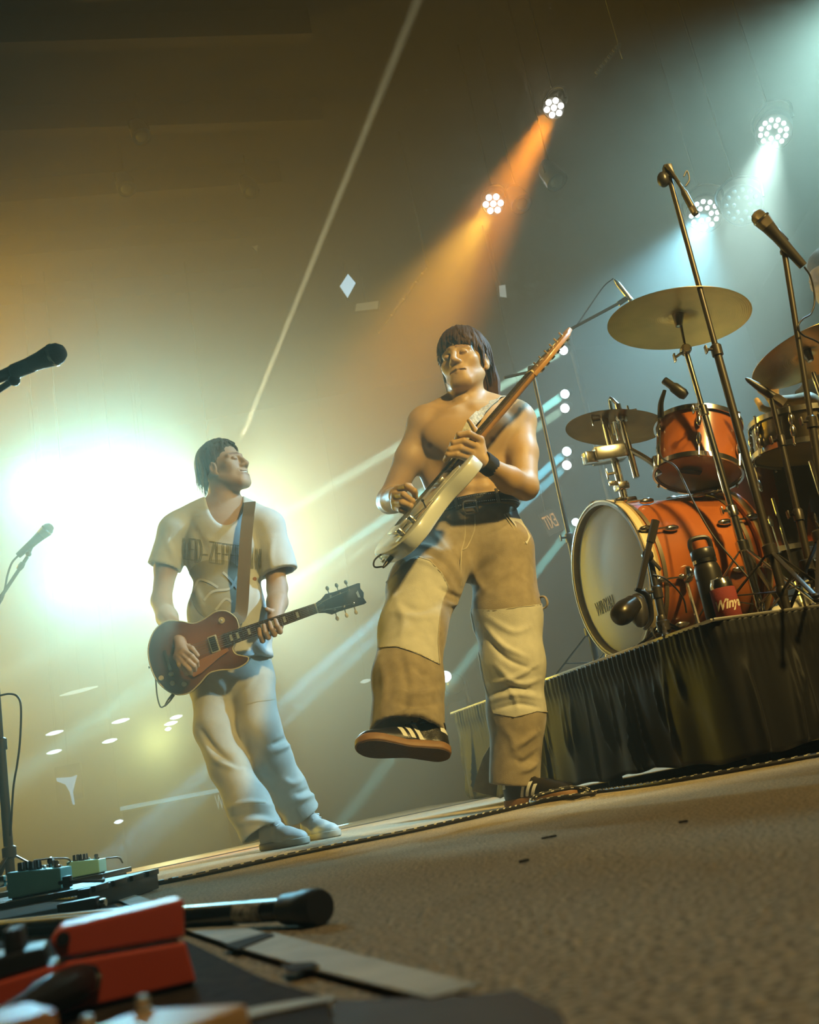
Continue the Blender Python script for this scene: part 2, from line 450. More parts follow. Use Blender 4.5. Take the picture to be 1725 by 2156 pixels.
DECK = mat('deck_paint', (0.32, 0.33, 0.31), 0.38, noise=0.3, nscale=9, bump=0.2, bscale=60)
HOUSE = mat('house_floor', (0.05, 0.045, 0.035), 0.5, noise=0.4, nscale=4)

# far edge of the carpet and of the stage, from two floor points each
c0, c1 = ground(217, 1853), ground(740, 1742)
e0, e1 = ground(230, 1838), ground(640, 1751)
def ext(a, b, t): return a + (b - a) * t
ca, cb = ext(c0, c1, -1.6), ext(c0, c1, 2.0)
ea, eb = ext(e0, e1, -1.6), ext(e0, e1, 2.0)
mb = MB(); zt = 0.0
near = [V(4.8, cb.y, 0), V(4.8, -1.5, 0), V(ca.x, -1.5, 0)]
poly = [ca, cb] + near
nv = len(poly)
mb.add([(p.x, p.y, 0) for p in poly] + [(p.x, p.y, -0.05) for p in poly], [tuple(range(nv))] + [tuple(range(2 * nv - 1, nv - 1, -1))] + [(i, i + nv, (i + 1) % nv + nv, (i + 1) % nv) for i in range(nv)])
tag(mb.build('floor', CARPET, None, 0), 'worn mottled brown carpet covering the stage', kind='structure')
mb = MB(); poly = [ca, ea, eb, cb]
mb.add([(p.x, p.y, -0.004) for p in poly] + [(p.x, p.y, -1.0) for p in poly], [(0, 1, 2, 3), (0, 4, 5, 1), (1, 5, 6, 2), (2, 6, 7, 3), (3, 7, 4, 0)])
tag(mb.build('trim_1', DECK, None, 0), 'bare pale strip of stage deck along the far edge', kind='structure')
mb = MB(); d = (cb - ca).normalized(); nrm = V(-d.y, d.x, 0)
mb.box((ca + cb) / 2 + nrm * 0.012 + V(0, 0, 0.001), ((cb - ca).length, 0.03, 0.006), frame((0, 0, 1), d))
tag(mb.build('trim_2', mat('dark_rubber', (0.02, 0.018, 0.015), 0.6), None, 0), 'thin dark edging between carpet and bare deck', kind='structure')
mb = MB(); mb.box((-1.5, 5.5, -1.05), (15, 16, 0.1))
tag(mb.build('floor_house', HOUSE, None, 0), 'dark venue floor below the stage', kind='structure')
RX0, RX1, RY0, RY1, RZ = -8.0, 5.2, -2.0, 13.2, 5.7
mb = MB(); mb.box((-1.4, RY1 + 0.05, 2.3), (13.4, 0.1, 6.9)); tag(mb.build('wall_back', BLACKWALL, None, 0), 'dark far wall lost in haze', kind='structure')
mb = MB(); mb.box((RX0 - 0.05, 5.6, 2.3), (0.1, 15.4, 6.9)); tag(mb.build('wall_left', BLACKWALL, None, 0), 'dark left wall of the venue', kind='structure')
mb = MB(); mb.box((RX1 + 0.05, 5.6, 2.3), (0.1, 15.4, 6.9)); tag(mb.build('wall_right', BLACKWALL, None, 0), 'dark wall behind the drums', kind='structure')
mb = MB(); mb.box((-1.4, RY0 - 0.05, 2.3), (13.4, 0.1, 6.9)); tag(mb.build('wall_near', BLACKWALL, None, 0), 'dark wall behind the camera', kind='structure')
mb = MB(); mb.box((-1.4, 5.6, RZ + 0.05), (13.4, 15.4, 0.1)); tag(mb.build('ceiling', CEIL, None, 0), 'dark painted ceiling', kind='structure')

# haze: stage smoke drifting from the back of the room, much thinner around the camera
HAZE_Y = 3.2
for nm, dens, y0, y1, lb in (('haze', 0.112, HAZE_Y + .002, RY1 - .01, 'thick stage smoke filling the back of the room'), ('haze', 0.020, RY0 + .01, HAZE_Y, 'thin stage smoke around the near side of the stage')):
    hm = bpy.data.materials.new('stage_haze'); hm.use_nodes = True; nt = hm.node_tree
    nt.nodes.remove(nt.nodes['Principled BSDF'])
    vs_ = nt.nodes.new('ShaderNodeVolumeScatter'); vs_.inputs['Color'].default_value = (1.0, 0.85, 0.58, 1)  # smoke itself is whitish; the yellow tint puts the warm light cast into it
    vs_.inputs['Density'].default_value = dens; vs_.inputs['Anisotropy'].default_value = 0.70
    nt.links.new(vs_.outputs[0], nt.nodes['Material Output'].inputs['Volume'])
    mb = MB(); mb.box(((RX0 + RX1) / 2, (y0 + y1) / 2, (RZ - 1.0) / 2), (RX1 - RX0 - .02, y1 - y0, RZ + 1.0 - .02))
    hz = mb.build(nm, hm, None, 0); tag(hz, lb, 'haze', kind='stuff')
# ================================================================ figures
def proj(P):
    P = np.asarray(P, float).reshape(-1, 3) - np.array(CAM)
    z = P @ np.array(_F); return np.stack([W_PX / 2 + F_PX * (P @ np.array(_R)) / z, H_PX / 2 - F_PX * (P @ np.array(_U)) / z], 1)
def poly_field(P, poly):
    """signed distance (in photo pixels) of points to an outline drawn on the cloth; positive inside"""
    q = proj(P); A = np.array(poly, float); n = len(A); best = np.full(len(q), 1e9); ins = np.zeros(len(q), bool)
    for i in range(n):
        a, b = A[i], A[(i + 1) % n]; ab = b - a
        t = np.clip(((q - a) @ ab) / max(ab @ ab, 1e-9), 0, 1)
        best = np.minimum(best, np.linalg.norm(q - a - t[:, None] * ab, axis=1))
        c = ((a[1] > q[:, 1]) != (b[1] > q[:, 1]))
        xi = (b[0] - a[0]) * (q[:, 1] - a[1]) / (b[1] - a[1] if abs(b[1] - a[1]) > 1e-9 else 1e-9) + a[0]
        ins ^= c & (q[:, 0] < xi)
    return np.where(ins, best, -best)

class Shape:
    """records distance-field pieces so the same surface can be meshed at several finenesses"""
    def __init__(s): s.ops = []
    def __getattr__(s, m):
        def rec(*a, **k): s.ops.append((m, a, k)); return s
        return rec
    def run(s, lo, hi, h, smooth=1):
        g = SDF(lo, hi, h)
        for m, a, k in s.ops: getattr(g, m)(*a, **k)
        return g.mesh(smooth)
    def mesh(s, lo, hi, h, fine=(), smooth=1):
        P, Q = s.run(lo, hi, h, smooth); P = P.copy()
        for (flo, fhi, fh) in fine:
            flo, fhi = np.array(flo), np.array(fhi)
            inside = ((P > flo + 2.2 * h) & (P < fhi - 2.2 * h)).all(1)
            Q = Q[~inside[Q].all(1)]
            P2, Q2 = s.run(flo, fhi, fh, smooth)
            Q = np.concatenate([Q, Q2 + len(P)]); P = np.concatenate([P, P2])
        return P, Q
def skin_obj(name, P, Q, m, parent, tints=()):
    o = link_mesh(name, P, Q, m, parent, True)
    ca = o.data.color_attributes.new('tint', 'FLOAT_COLOR', 'POINT')
    c = np.ones((len(P), 4), np.float32); c[:, :3] = 0
    for (ctr, r, amt) in tints:
        if len(ctr) == 2:
            d = np.linalg.norm(proj(P) - np.array(ctr), axis=1) + np.where((vnormals(P, Q) * (np.array(CAM) - P)).sum(1) > 0, 0, 99); c[:, 0] = np.maximum(c[:, 0], amt * np.clip(1.6 - 1.6 * d / r, 0, 1)); continue
        ctr = P[np.argmin(((P - np.array(ctr)) ** 2).sum(1))]; d = np.linalg.norm(P - ctr, axis=1); c[:, 0] = np.maximum(c[:, 0], amt * np.clip(1.6 - 1.6 * d / r, 0, 1))
    ca.data.foreach_set('color', c.ravel())
    return o
def skin_material(name, col, dark, rough=0.42):
    m = bpy.data.materials.new(name); m.use_nodes = True; nt = m.node_tree; b = nt.nodes['Principled BSDF']
    b.inputs['Roughness'].default_value = rough; b.inputs['Specular IOR Level'].default_value = 0.38
    at_ = nt.nodes.new('ShaderNodeAttribute'); at_.attribute_name = 'tint'
    tc = nt.nodes.new('ShaderNodeTexCoord'); n = nt.nodes.new('ShaderNodeTexNoise'); n.inputs['Scale'].default_value = 14; n.inputs['Detail'].default_value = 5
    nt.links.new(tc.outputs['Object'], n.inputs['Vector'])
    mx0 = nt.nodes.new('ShaderNodeMix'); mx0.data_type = 'RGBA'; mx0.inputs[6].default_value = (*col, 1)
    mx0.inputs[7].default_value = (col[0] * .86, col[1] * .78, col[2] * .74, 1); nt.links.new(n.outputs['Fac'], mx0.inputs[0])
    mx = nt.nodes.new('ShaderNodeMix'); mx.data_type = 'RGBA'; mx.inputs[7].default_value = (*dark, 1)
    sep = nt.nodes.new('ShaderNodeSeparateColor'); nt.links.new(at_.outputs['Color'], sep.inputs[0])
    nt.links.new(sep.outputs[0], mx.inputs[0]); nt.links.new(mx0.outputs[2], mx.inputs[6]); nt.links.new(mx.outputs[2], b.inputs['Base Color'])
    n2 = nt.nodes.new('ShaderNodeTexNoise'); n2.inputs['Scale'].default_value = 120; nt.links.new(tc.outputs['Object'], n2.inputs['Vector'])
    bp = nt.nodes.new('ShaderNodeBump'); bp.inputs['Strength'].default_value = 0.15; bp.inputs['Distance'].default_value = 0.002
    nt.links.new(n2.outputs['Fac'], bp.inputs['Height']); nt.links.new(bp.outputs['Normal'], b.inputs['Normal'])
    return m
def head_shape(S, H, smile=0.0, k=1.0):
    """H = 4x4 head frame: x to the figure's left, y out of the face, z up; adds a head with a face to S"""
    R = np.array(H.to_3x3())
    def p(x, y, z): return tuple(H @ V(x * k, y * k, z * k))
    def E(x, y, z, rx, ry, rz, kk, sub=False): S.ell(p(x, y, z), (rx * k, ry * k, rz * k), R, kk, sub)
    def C(a, b, ra, rb, kk, sub=False): S.cone(p(*a), p(*b), ra * k, rb * k, kk, sub)
    E(0, -.018, .040, .074, .096, .090, .02)
    E(0, .030, -.040, .060, .062, .080, .03)
    E(0, .070, -.103, .024, .022, .020, .025)
    for s in (-1, 1):
        C((s * .052, .002, -.055), (s * .022, .066, -.100), .016, .017, .03)
        E(s * .044, .054, -.020, .022, .022, .020, .030)
        C((s * .012, .086, .024), (s * .046, .066, .022), .010, .008, .016)
        E(s * .031, .100, .003, .017, .015, .010, .010, True)
        E(s * .031, .080, .002, .0145, .0115, .0105, .003)
        E(s * .079, -.008, -.010, .010, .020, .032, .006)
        E(s * .088, -.004, -.008, .007, .011, .018, .004, True)
        E(s * .076, -.002, -.038, .007, .009, .009, .005)
        E(s * .0135, .095, -.036, .0090, .011, .008, .008)
        E(s * .0070, .103, -.0455, .0040, .0065, .0045, .002, True)
    C((0, .086, .018), (0, .110, -.030), .0095, .0120, .014)
    E(0, .080, -.070, .028, .016, .022, .020)
    for s in (-1, 1):
        C((0, .0935, -.0630), (s * .024, .081, -.0665 + .006 * smile), .0050, .0030, .005)
        C((0, .0925, -.0755), (s * .022, .081, -.0715 + .006 * smile), .0060, .0030, .005)
        C((0, .1000, -.0692), (s * .027, .086, -.0690 + .007 * smile), .0040 + .0016 * smile, .0036, .0015, True)
    return p
def hand_chain(S, joints, r0=0.0095, r1=0.0072, k=0.004):
    rs = np.linspace(r0, r1, len(joints))
    S.chain([tuple(j) for j in joints], list(rs), k)
def locks(paths, r0, n=5, taper=(0.9, 1.0, 0.85, 0.5, 0.06), flat=0.5):
    mb = MB()
    for pts in paths:
        c = catmull(pts, 4); m = len(c)
        mb.tube(c, [r0 * v for v in np.interp(np.linspace(0, 1, m), np.linspace(0, 1, len(taper)), taper)], n, sx=flat)
    return mb
def hair_scalp(H, k, wisps, seed, jit=4):
    """strands that start at the crown and hang over the skull: wisps = (azimuth_deg, reach_deg, drop, lift); azimuth 0 = face"""
    r = random.Random(seed); out = []
    for (az, reach, drop, lift) in wisps:
        az += r.uniform(-jit, jit); reach *= r.uniform(.93, 1.05); lift += r.uniform(-.02, .03); sw = r.uniform(-9, 9)
        pts = []
        for i in range(7):
            u = i / 6; th = math.radians(2 + (reach - 2) * u); a = math.radians(az + sw * u * u)
            x = .078 * math.sin(th) * math.sin(a); y = -.018 + .100 * math.sin(th) * math.cos(a); z = .040 + .094 * math.cos(th)
            pts.append(H @ V(x * lift * k, (y * lift + .002) * k, (.04 + (z - .04) * lift) * k))
        last = pts[-1]; tang = (pts[-1] - pts[-2]).normalized(); dn = V(0, 0, -1); wob = V(r.uniform(-1, 1), r.uniform(-1, 1), 0) * .010
        for j in range(1, 4):
            t = j / 3; pts.append(last + (tang * (1 - t) * .4 + dn * (.6 + .4 * t)) * drop * t * r.uniform(.85, 1.15) + wob * t * t)
        out.append(pts)
    return out
def shoe(parent, name, heel, xdir, up, L, mats, style='low', side=1, label=None):
    """a shoe as a part of a person: sole, upper, laces, stripes; heel = back of the sole on the ground"""
    x = Vector(xdir).normalized(); z = Vector(up); z = (z - x * z.dot(x)).normalized(); y = z.cross(x)
    M4 = Matrix(((x.x, y.x, z.x, heel[0]), (x.y, y.y, z.y, heel[1]), (x.z, y.z, z.z, heel[2]), (0, 0, 0, 1)))
    s = L / 0.29
    half = [(0, .0), (.004, .018), (.03, .034), (.08, .034), (.13, .033), (.18, .042), (.22, .048), (.255, .044), (.28, .026), (.29, 0)]
    hin = [(0, .0), (.004, .018), (.03, .033), (.08, .030), (.13, .027), (.18, .036), (.22, .043), (.255, .040), (.28, .024), (.29, 0)]
    o = [(a * s, b * s) for a, b in half] + [(a * s, -b * s) for a, b in reversed(hin[1:-1])]
    o2 = [(p.x, p.y) for p in catmull([V(a, b, 0) for a, b in o], 4, True)]
    if side < 0: o2 = [(a, -b) for a, b in reversed(o2)]
    o2 = o2[::-1] if sum(a[0] * b[1] - b[0] * a[1] for a, b in zip(o2, o2[1:] + o2[:1])) < 0 else o2
    mb = MB(); mb.prism(o2, M4, .026 * s, .004 * s)
    sole = mb.build(name + '_sole' if False else 'sole', mats['sole'], parent, 50)
    mb = MB(); ins = [(a * .965 + .005 * s, b * .9) for a, b in o2]
    mb.prism(ins, M4 @ Matrix.Translation((0, 0, -.003)), .004)
    tread = mb.build('tread', mats['tread'], sole, 40)
    S = Shape(); W = lambda a, b, c: tuple(M4 @ V(a * s, b * s * side, c * s))
    R = np.array(M4.to_3x3())
    S.ell(W(.215, .002, .026), (.070 * s, .044 * s, .034 * s), R, .02)
    S.ell(W(.150, .003, .040), (.075 * s, .036 * s, .040 * s), R, .02)
    S.ell(W(.050, 0, .040), (.048 * s, .032 * s, .050 * s), R, .02)
    S.cone(W(.04, 0, .075), W(.115, .002, .078), .028 * s, .026 * s, .02)
    S.cone(W(.062, 0, .085), W(.066, 0, .14), .027 * s, .025 * s, .015)
    S.box(W(.15, 0, -.02), (.3 * s, .1 * s, .036 * s), R, .003, .002, True)
    c = M4 @ V(.145 * s, 0, .06 * s); e = V(.22, .22, .22)
    P, Q = S.run(tuple(c - e), tuple(c + e), .0042, 2)
    up_ = link_mesh('upper', P, Q, mats['upper'], parent, True)
    mb = MB()
    for i in range(5):
        xx = .118 + .020 * i; zz = .104 - .0145 * i
        mb.tube([M4 @ V(xx * s, b * s, (zz - abs(b) * .35) * s) for b in np.linspace(-.020, .020, 7)], .0028 * s, 5)
    mb.build('laces', mats['lace'], up_, 60)
    mb = MB(); mb.tube([M4 @ V(a * s, b * s, c * s) for a, b, c in ((.10, .022, .092), (.09, .032, .097), (.055, .034, .099), (.02, .02, .10), (.012, 0, .10), (.02, -.02, .10), (.055, -.034, .099), (.09, -.032, .097), (.10, -.022, .092))], .006 * s, 6)
    mb.build('collar', mats['lace'] if style == 'plain' else mats['upper'], up_, 60)
    if style == 'stripes':
        N = vnormals(P, Q); q = (np.array(M4.inverted()) @ np.concatenate([P, np.ones((len(P), 1))], 1).T).T / s
        for sd in (1, -1):
            for i in range(3):
                xc = .105 + .026 * i
                f = .0075 - np.abs(q[:, 0] - (q[:, 2] - .03) * .50 - xc + .012); f = np.minimum(f, (q[:, 2] - .028)); f = np.minimum(f, .083 - i * .010 - q[:, 2]); f = np.minimum(f, (q[:, 1] * sd) - .012)
                vv, ff = clip_region(P, Q, f, .0012)
                if len(ff): link_mesh('stripe', vv, ff, mats['stripe'], up_, True)['label'] = 'white leather side stripe'
        f = np.minimum(.034 - q[:, 0], np.minimum(q[:, 2] - .062, .096 - q[:, 2])); vv, ff = clip_region(P, Q, f, .0012)
        if len(ff): link_mesh('heel_tab', vv, ff, mats['stripe'], up_, True)
    return up_
def fold_noise(amp, seed, scale=1.0, stretch=(1, 1, 1)):
    r = np.random.default_rng(seed); W_ = r.normal(size=(7, 3)) * np.array(stretch) * 14 * scale; ph = r.uniform(0, 6.28, 7)
    def fn(X, Y, Z):
        o = 0
        for i in range(7): o = o + np.sin(W_[i, 0] * X + W_[i, 1] * Y + W_[i, 2] * Z + ph[i] + 1.3 * np.sin(9 * Z + i + 6 * X))
        return amp * o / 3.0
    return fn

def emboss(P, Q, paths):
    """press cloth folds drawn as lines into a surface: (path, height, half width in photo pixels)"""
    N = vnormals(P, Q); t = np.array(CAM) - P; fc = (N * t).sum(1) / np.linalg.norm(t, axis=1); q = proj(P); out = np.zeros(len(P))
    for path, amp, wd in paths:
        c = np.array([(v.x, v.y) for v in catmull([V(x, y, 0) for x, y in path], 5)]); best = np.full(len(P), 1e9); par = np.zeros(len(P)); n = len(c) - 1
        for i in range(n):
            ab = c[i + 1] - c[i]; u = np.clip(((q - c[i]) @ ab) / max(ab @ ab, 1e-9), 0, 1); d = np.linalg.norm(q - c[i] - u[:, None] * ab, axis=1)
            m = d < best; best[m] = d[m]; par[m] = (i + u[m]) / n
        out += amp * np.exp(-(best / wd) ** 2) * np.sin(np.pi * np.clip(par, .04, .96)) ** .6 * np.clip(fc * 4 + .2, 0, 1)
    return P + N * out[:, None]
# ---------------------------------------------------------------- bare-chested guitarist
SKIN1 = skin_material('skin_tan', (0.46, 0.31, 0.15), (0.15, 0.065, 0.03), 0.50)
CANVAS = mat('canvas_tan', (0.37, 0.30, 0.19), 0.9, noise=0.25, nscale=30, bump=0.35, bscale=500, sheen=0.2)
PATCH = mat('canvas_pale', (0.62, 0.60, 0.50), 0.9, noise=0.15, nscale=25, bump=0.35, bscale=500)
STITCH = mat('stitching', (0.50, 0.44, 0.30), 0.9)
HAIR1 = mat('hair_brown', (0.075, 0.036, 0.014), 0.6, spec=0.2, noise=0.5, nscale=80)
BLACKLEATHER = mat('black_leather', (0.018, 0.015, 0.012), 0.32, bump=0.2, bscale=300)
CHROME = mat('chrome', (0.80, 0.78, 0.72), 0.16, 1.0)
DARKCHROME = mat('dark_chrome', (0.42, 0.40, 0.36), 0.22, 1.0)
GUM = mat('gum_rubber', (0.32, 0.17, 0.07), 0.55, noise=0.2, nscale=30)
GUMD = mat('gum_tread', (0.085, 0.050, 0.026), 0.7, bump=0.6, bscale=160)
WHITE_L = mat('white_leather', (0.85, 0.85, 0.80), 0.5)
BLACKCLOTH = mat('black_cloth', (0.022, 0.020, 0.018), 0.9, bump=0.3, bscale=400)

D1 = 3.5
def p1(x, y, o=0.0): return at(x, y, D1 + o)
base1 = ground(1090, 1680)
per1 = thing('person', base1, 'bare-chested guitarist in patched tan trousers kicking up one striped shoe', 'person')
S = Shape()
T = lambda *a: tuple(p1(*a))
# trunk
S.ell(T(998, 935, .02), (.158, .105, .175), None, .03)
S.ell(T(1003, 1030, .02), (.138, .095, .150), None, .05)
S.ell(T(1004, 1085, .02), (.140, .098, .10), None, .05)
S.ell(T(935, 912, -.040), (.080, .034, .060), None, .06); S.ell(T(1045, 903, -.035), (.080, .034, .060), None, .06)
S.cone(T(960, 870, -.035), T(905, 872, -.01), .020, .022, .03); S.cone(T(1003, 862, -.035), T(1068, 866, -.01), .020, .022, .03)
S.cone(T(975, 842, .045), T(905, 876, .045), .050, .045, .04); S.cone(T(990, 842, .045), T(1080, 866, .045), .050, .045, .04)
S.cone(T(985, 880, .035), T(981, 805, .030), .062, .056, .03)
S.cone(T(972, 868, -.028), T(962, 818, .002), .012, .010, .02); S.cone(T(992, 866, -.028), T(1008, 812, .012), .012, .010, .02)
S.ell(T(976, 842, -.026), (.012, .012, .014), None, .014)
for yy in (995, 1025, 1055): 
    for xx in (982, 1018): S.ell(T(xx, yy, -.070), (.028, .016, .020), None, .02)
S.ell(T(1003, 1050, -.079), (.007, .010, .010), None, .008, True)
S.cone(T(897, 960, .04), T(925, 1030, .05), .05, .05, .05); S.cone(T(1088, 950, .04), T(1068, 1030, .05), .05, .05, .05)
# arms: right (strumming), then left (fretting)
S.ell(T(893, 893, .02), (.062, .062, .070), None, .03)
S.chain([T(890, 900, .02), T(862, 965, .02), T(822, 1050, .03)], [.055, .051, .043], .025)
S.chain([T(819, 1056, .04), T(828, 1052, -.06), T(836, 1044, -.20)], [.047, .046, .031], .02)
S.ell(T(1092, 884, .02), (.066, .064, .074), None, .03)
S.chain([T(1094, 893, .015), T(1100, 955, -.03), T(1106, 1022, -.10)], [.058, .056, .046], .025)
S.chain([T(1106, 1026, -.10), T(1072, 1010, -.18), T(1026, 978, -.285)], [.047, .046, .029], .02)
# left hand on the neck
Yh = -.30
for js in (((1011, 926, Yh), (988, 913, Yh - .045), (967, 916, Yh - .045), (960, 930, Yh - .012)),
           ((1003, 941, Yh), (977, 929, Yh - .050), (955, 933, Yh - .050), (948, 947, Yh - .014)),
           ((994, 953, Yh), (970, 944, Yh - .050), (948, 947, Yh - .050), (942, 960, Yh - .014)),
           ((985, 964, Yh), (963, 957, Yh - .046), (944, 958, Yh - .046), (938, 968, Yh - .014))):
    hand_chain(S, [T(*j) for j in js], .0132, .0098)
    S.cone(T(1022, 972, -.29), T(*js[0]), .016, .0125, .012)
S.ell(T(1006, 952, Yh + .008), (.028, .016, .036), None, .012)
hand_chain(S, [T(1020, 965, -.265), T(1014, 930, -.235), T(1000, 905, -.225), T(988, 886, -.235)], .014, .009)
# right hand strumming
Yr = -.24
for js in (((838, 1030, Yr + .02), (857, 1024, Yr - .03), (872, 1034, Yr - .04), (875, 1046, Yr - .02)),
           ((833, 1043, Yr + .01), (850, 1042, Yr - .045), (868, 1055, Yr - .05), (866, 1066, Yr - .03)),
           ((832, 1056, Yr + .01), (847, 1059, Yr - .045), (864, 1066, Yr - .05), (861, 1075, Yr - .03)),
           ((834, 1067, Yr + .02), (846, 1073, Yr - .03), (859, 1077, Yr - .035), (856, 1083, Yr - .02))):
    hand_chain(S, [T(*j) for j in js], .0132, .0098)
    S.cone(T(838, 1044, -.20), T(*js[0]), .018, .013, .012)
hand_chain(S, [T(845, 1032, -.19), T(862, 1024, -.225), T(876, 1038, -.235)], .014, .009)
# head
hc = p1(978, 769, .03)
fw = V(-.40, -1, .14).normalized(); up = (V(0, 0.02, 1) - fw * fw.dot(V(0, 0.02, 1))).normalized(); lf = fw.cross(up)   # x = figure's left
H1 = Matrix(((lf.x, fw.x, up.x, hc.x), (lf.y, fw.y, up.y, hc.y), (lf.z, fw.z, up.z, hc.z), (0, 0, 0, 1)))
hp = head_shape(S, H1, 0.0, 1.08)
S.cone(tuple(p1(981, 812, .035)), hp(0, -.01, -.05), .055, .05, .02)
lo = np.array(p1(800, 1120, -.45)); 
allp = [p1(780, 1120, -.4), p1(1150, 660, .2), p1(1150, 1120, .2), p1(780, 660, .2)]
lo = np.array([min(q[i] for q in allp) - .03 for i in range(3)]); hi = np.array([max(q[i] for q in allp) + .03 for i in range(3)])
lo[1] = D1 - .42; hi[1] = D1 + .24
def bx(c, r): c = np.array(c); r = np.array(r); return (c - r, c + r)
fine = [(*bx(hc - V(0, 0, .01), (.135, .155, .165)), .0025), (*bx(p1(980, 940, Yh - .01), (.085, .085, .09)), .0026), (*bx(p1(853, 1050, Yr - .01), (.06, .085, .06)), .0026)]
P, Q = S.mesh(lo, hi, .0054, fine, 1)
tints = [((905, 937), 9, .8), ((1037, 925), 9, .8)]
for xx in np.linspace(-.022, .022, 15): tints += [(hp(xx, .098 - abs(xx) * .5, -.064), .007, .3), (hp(xx, .098 - abs(xx) * .5, -.075), .008, .3)]
for s in (-1, 1):
    for xx in np.linspace(.014, .05, 9): tints.append((hp(s * xx, .101 - abs(xx) * .35, .024), .0075, .9))
    for xx in np.linspace(.018, .044, 7): tints.append((hp(s * xx, .092 - (xx - .031) ** 2 * 20, -.005), .003, .9))
body1 = skin_obj('body', P, Q, SKIN1, per1, tints)
# hair: layers of locks with a ragged fringe, long at the nape
wis = []; rr_ = random.Random(3)
for lay, (dl, lift) in enumerate(((0, 1.10), (-8, 1.16), (-22, 1.19))):
    for a in range(-180, 180, 7):
        b = abs(a)
        if b <= 10: rc, dp = 74, .016
        elif b <= 45: rc, dp = 84 + rr_.uniform(-10, 8), .020
        elif b <= 72: rc, dp = 90, .030
        elif b <= 108: rc, dp = 96, (.050 if a < 0 else .034)
        else: rc, dp = 112, .100
        wis.append((a + lay * 3, rc + dl, dp, lift))
mb = locks(hair_scalp(H1, 1.08, wis, 5), .0105, 5, flat=.6)
mb.ball(hp(0, -.026, .050), 1.0, 20, (.089, .112, .103), H1.to_3x3())
for i in range(14):
    s_ = 1 if i % 3 else -1; x0 = rr_.uniform(.02, .075)
    mb.tube(catmull([hp(s_ * x0, -.075, .02), hp(s_ * x0 * 1.08, -.088, -.05), hp(s_ * x0 * 1.05, -.080, -.10), hp(s_ * x0 * 1.1, -.080, -.135), hp(s_ * (x0 * 1.2 + rr_.uniform(.01, .03)), -.085, -.150 - rr_.uniform(0, .02))], 4), [.014, .015, .013, .010, .002], 5)
mb.build('hair', HAIR1, body1, 60)
# in-ear cable
mb = MB(); mb.tube(catmull([hp(.082, .006, -.03), hp(.080, .0, -.07), hp(.076, -.02, -.12), p1(1022, 842, .02)], 5), .0016, 5); mb.build('ear_monitor_wire', mat('clear_wire', (.55, .5, .4), .4), body1)
# wristband
a, b = p1(1032, 982, -.265), p1(1019, 972, -.293)
mb = MB(); ax = (b - a).normalized(); mb.lathe([(.0335, -.028), (.0365, -.024), (.0365, .024), (.0335, .028), (.028, .026), (.028, -.026)], (a + b) / 2, ax, 20, closed=True); mb.build('wristband', BLACKCLOTH, body1)

# ---- trousers
S = Shape()
S.ell(T(1003, 1092, .02), (.152, .112, .07), None, .03)
S.ell(T(1003, 1150, .03), (.178, .130, .13), None, .05)
rl = [(945, 1150, -.02, .118), (893, 1235, -.13, .120), (868, 1330, -.24, .108), (858, 1430, -.36, .106), (857, 1560, -.46, .118)]
sl_ = [(1058, 1160, .0, .115), (1068, 1290, -.01, .116), (1080, 1400, -.03, .104), (1087, 1500, -.02, .094), (1084, 1665, .0, .083)]
for L_ in (rl, sl_):
    S.chain([T(*q[:3]) for q in L_], [q[3] for q in L_], .035)
S.field(fold_noise(.0026, 11, 1.5))
# open, uneven hems
for L_, tilt in ((rl, V(.05, .1, 0)), (sl_, V(0, 0, 0))):
    q = L_[-1]; c = p1(*q[:3]); q0 = L_[-2]; ax = (c - p1(*q0[:3])).normalized()
    hemc = c - ax * (.02 if L_ is rl else .02)
    Rm = np.array(frame(ax)); S.box(tuple(hemc + ax * .20), (.22, .22, .20), Rm, .004, .003, True)
    S.cone(tuple(hemc - ax * .085), tuple(hemc + ax * .05), q[3] - .022, q[3] - .011, .004, True)
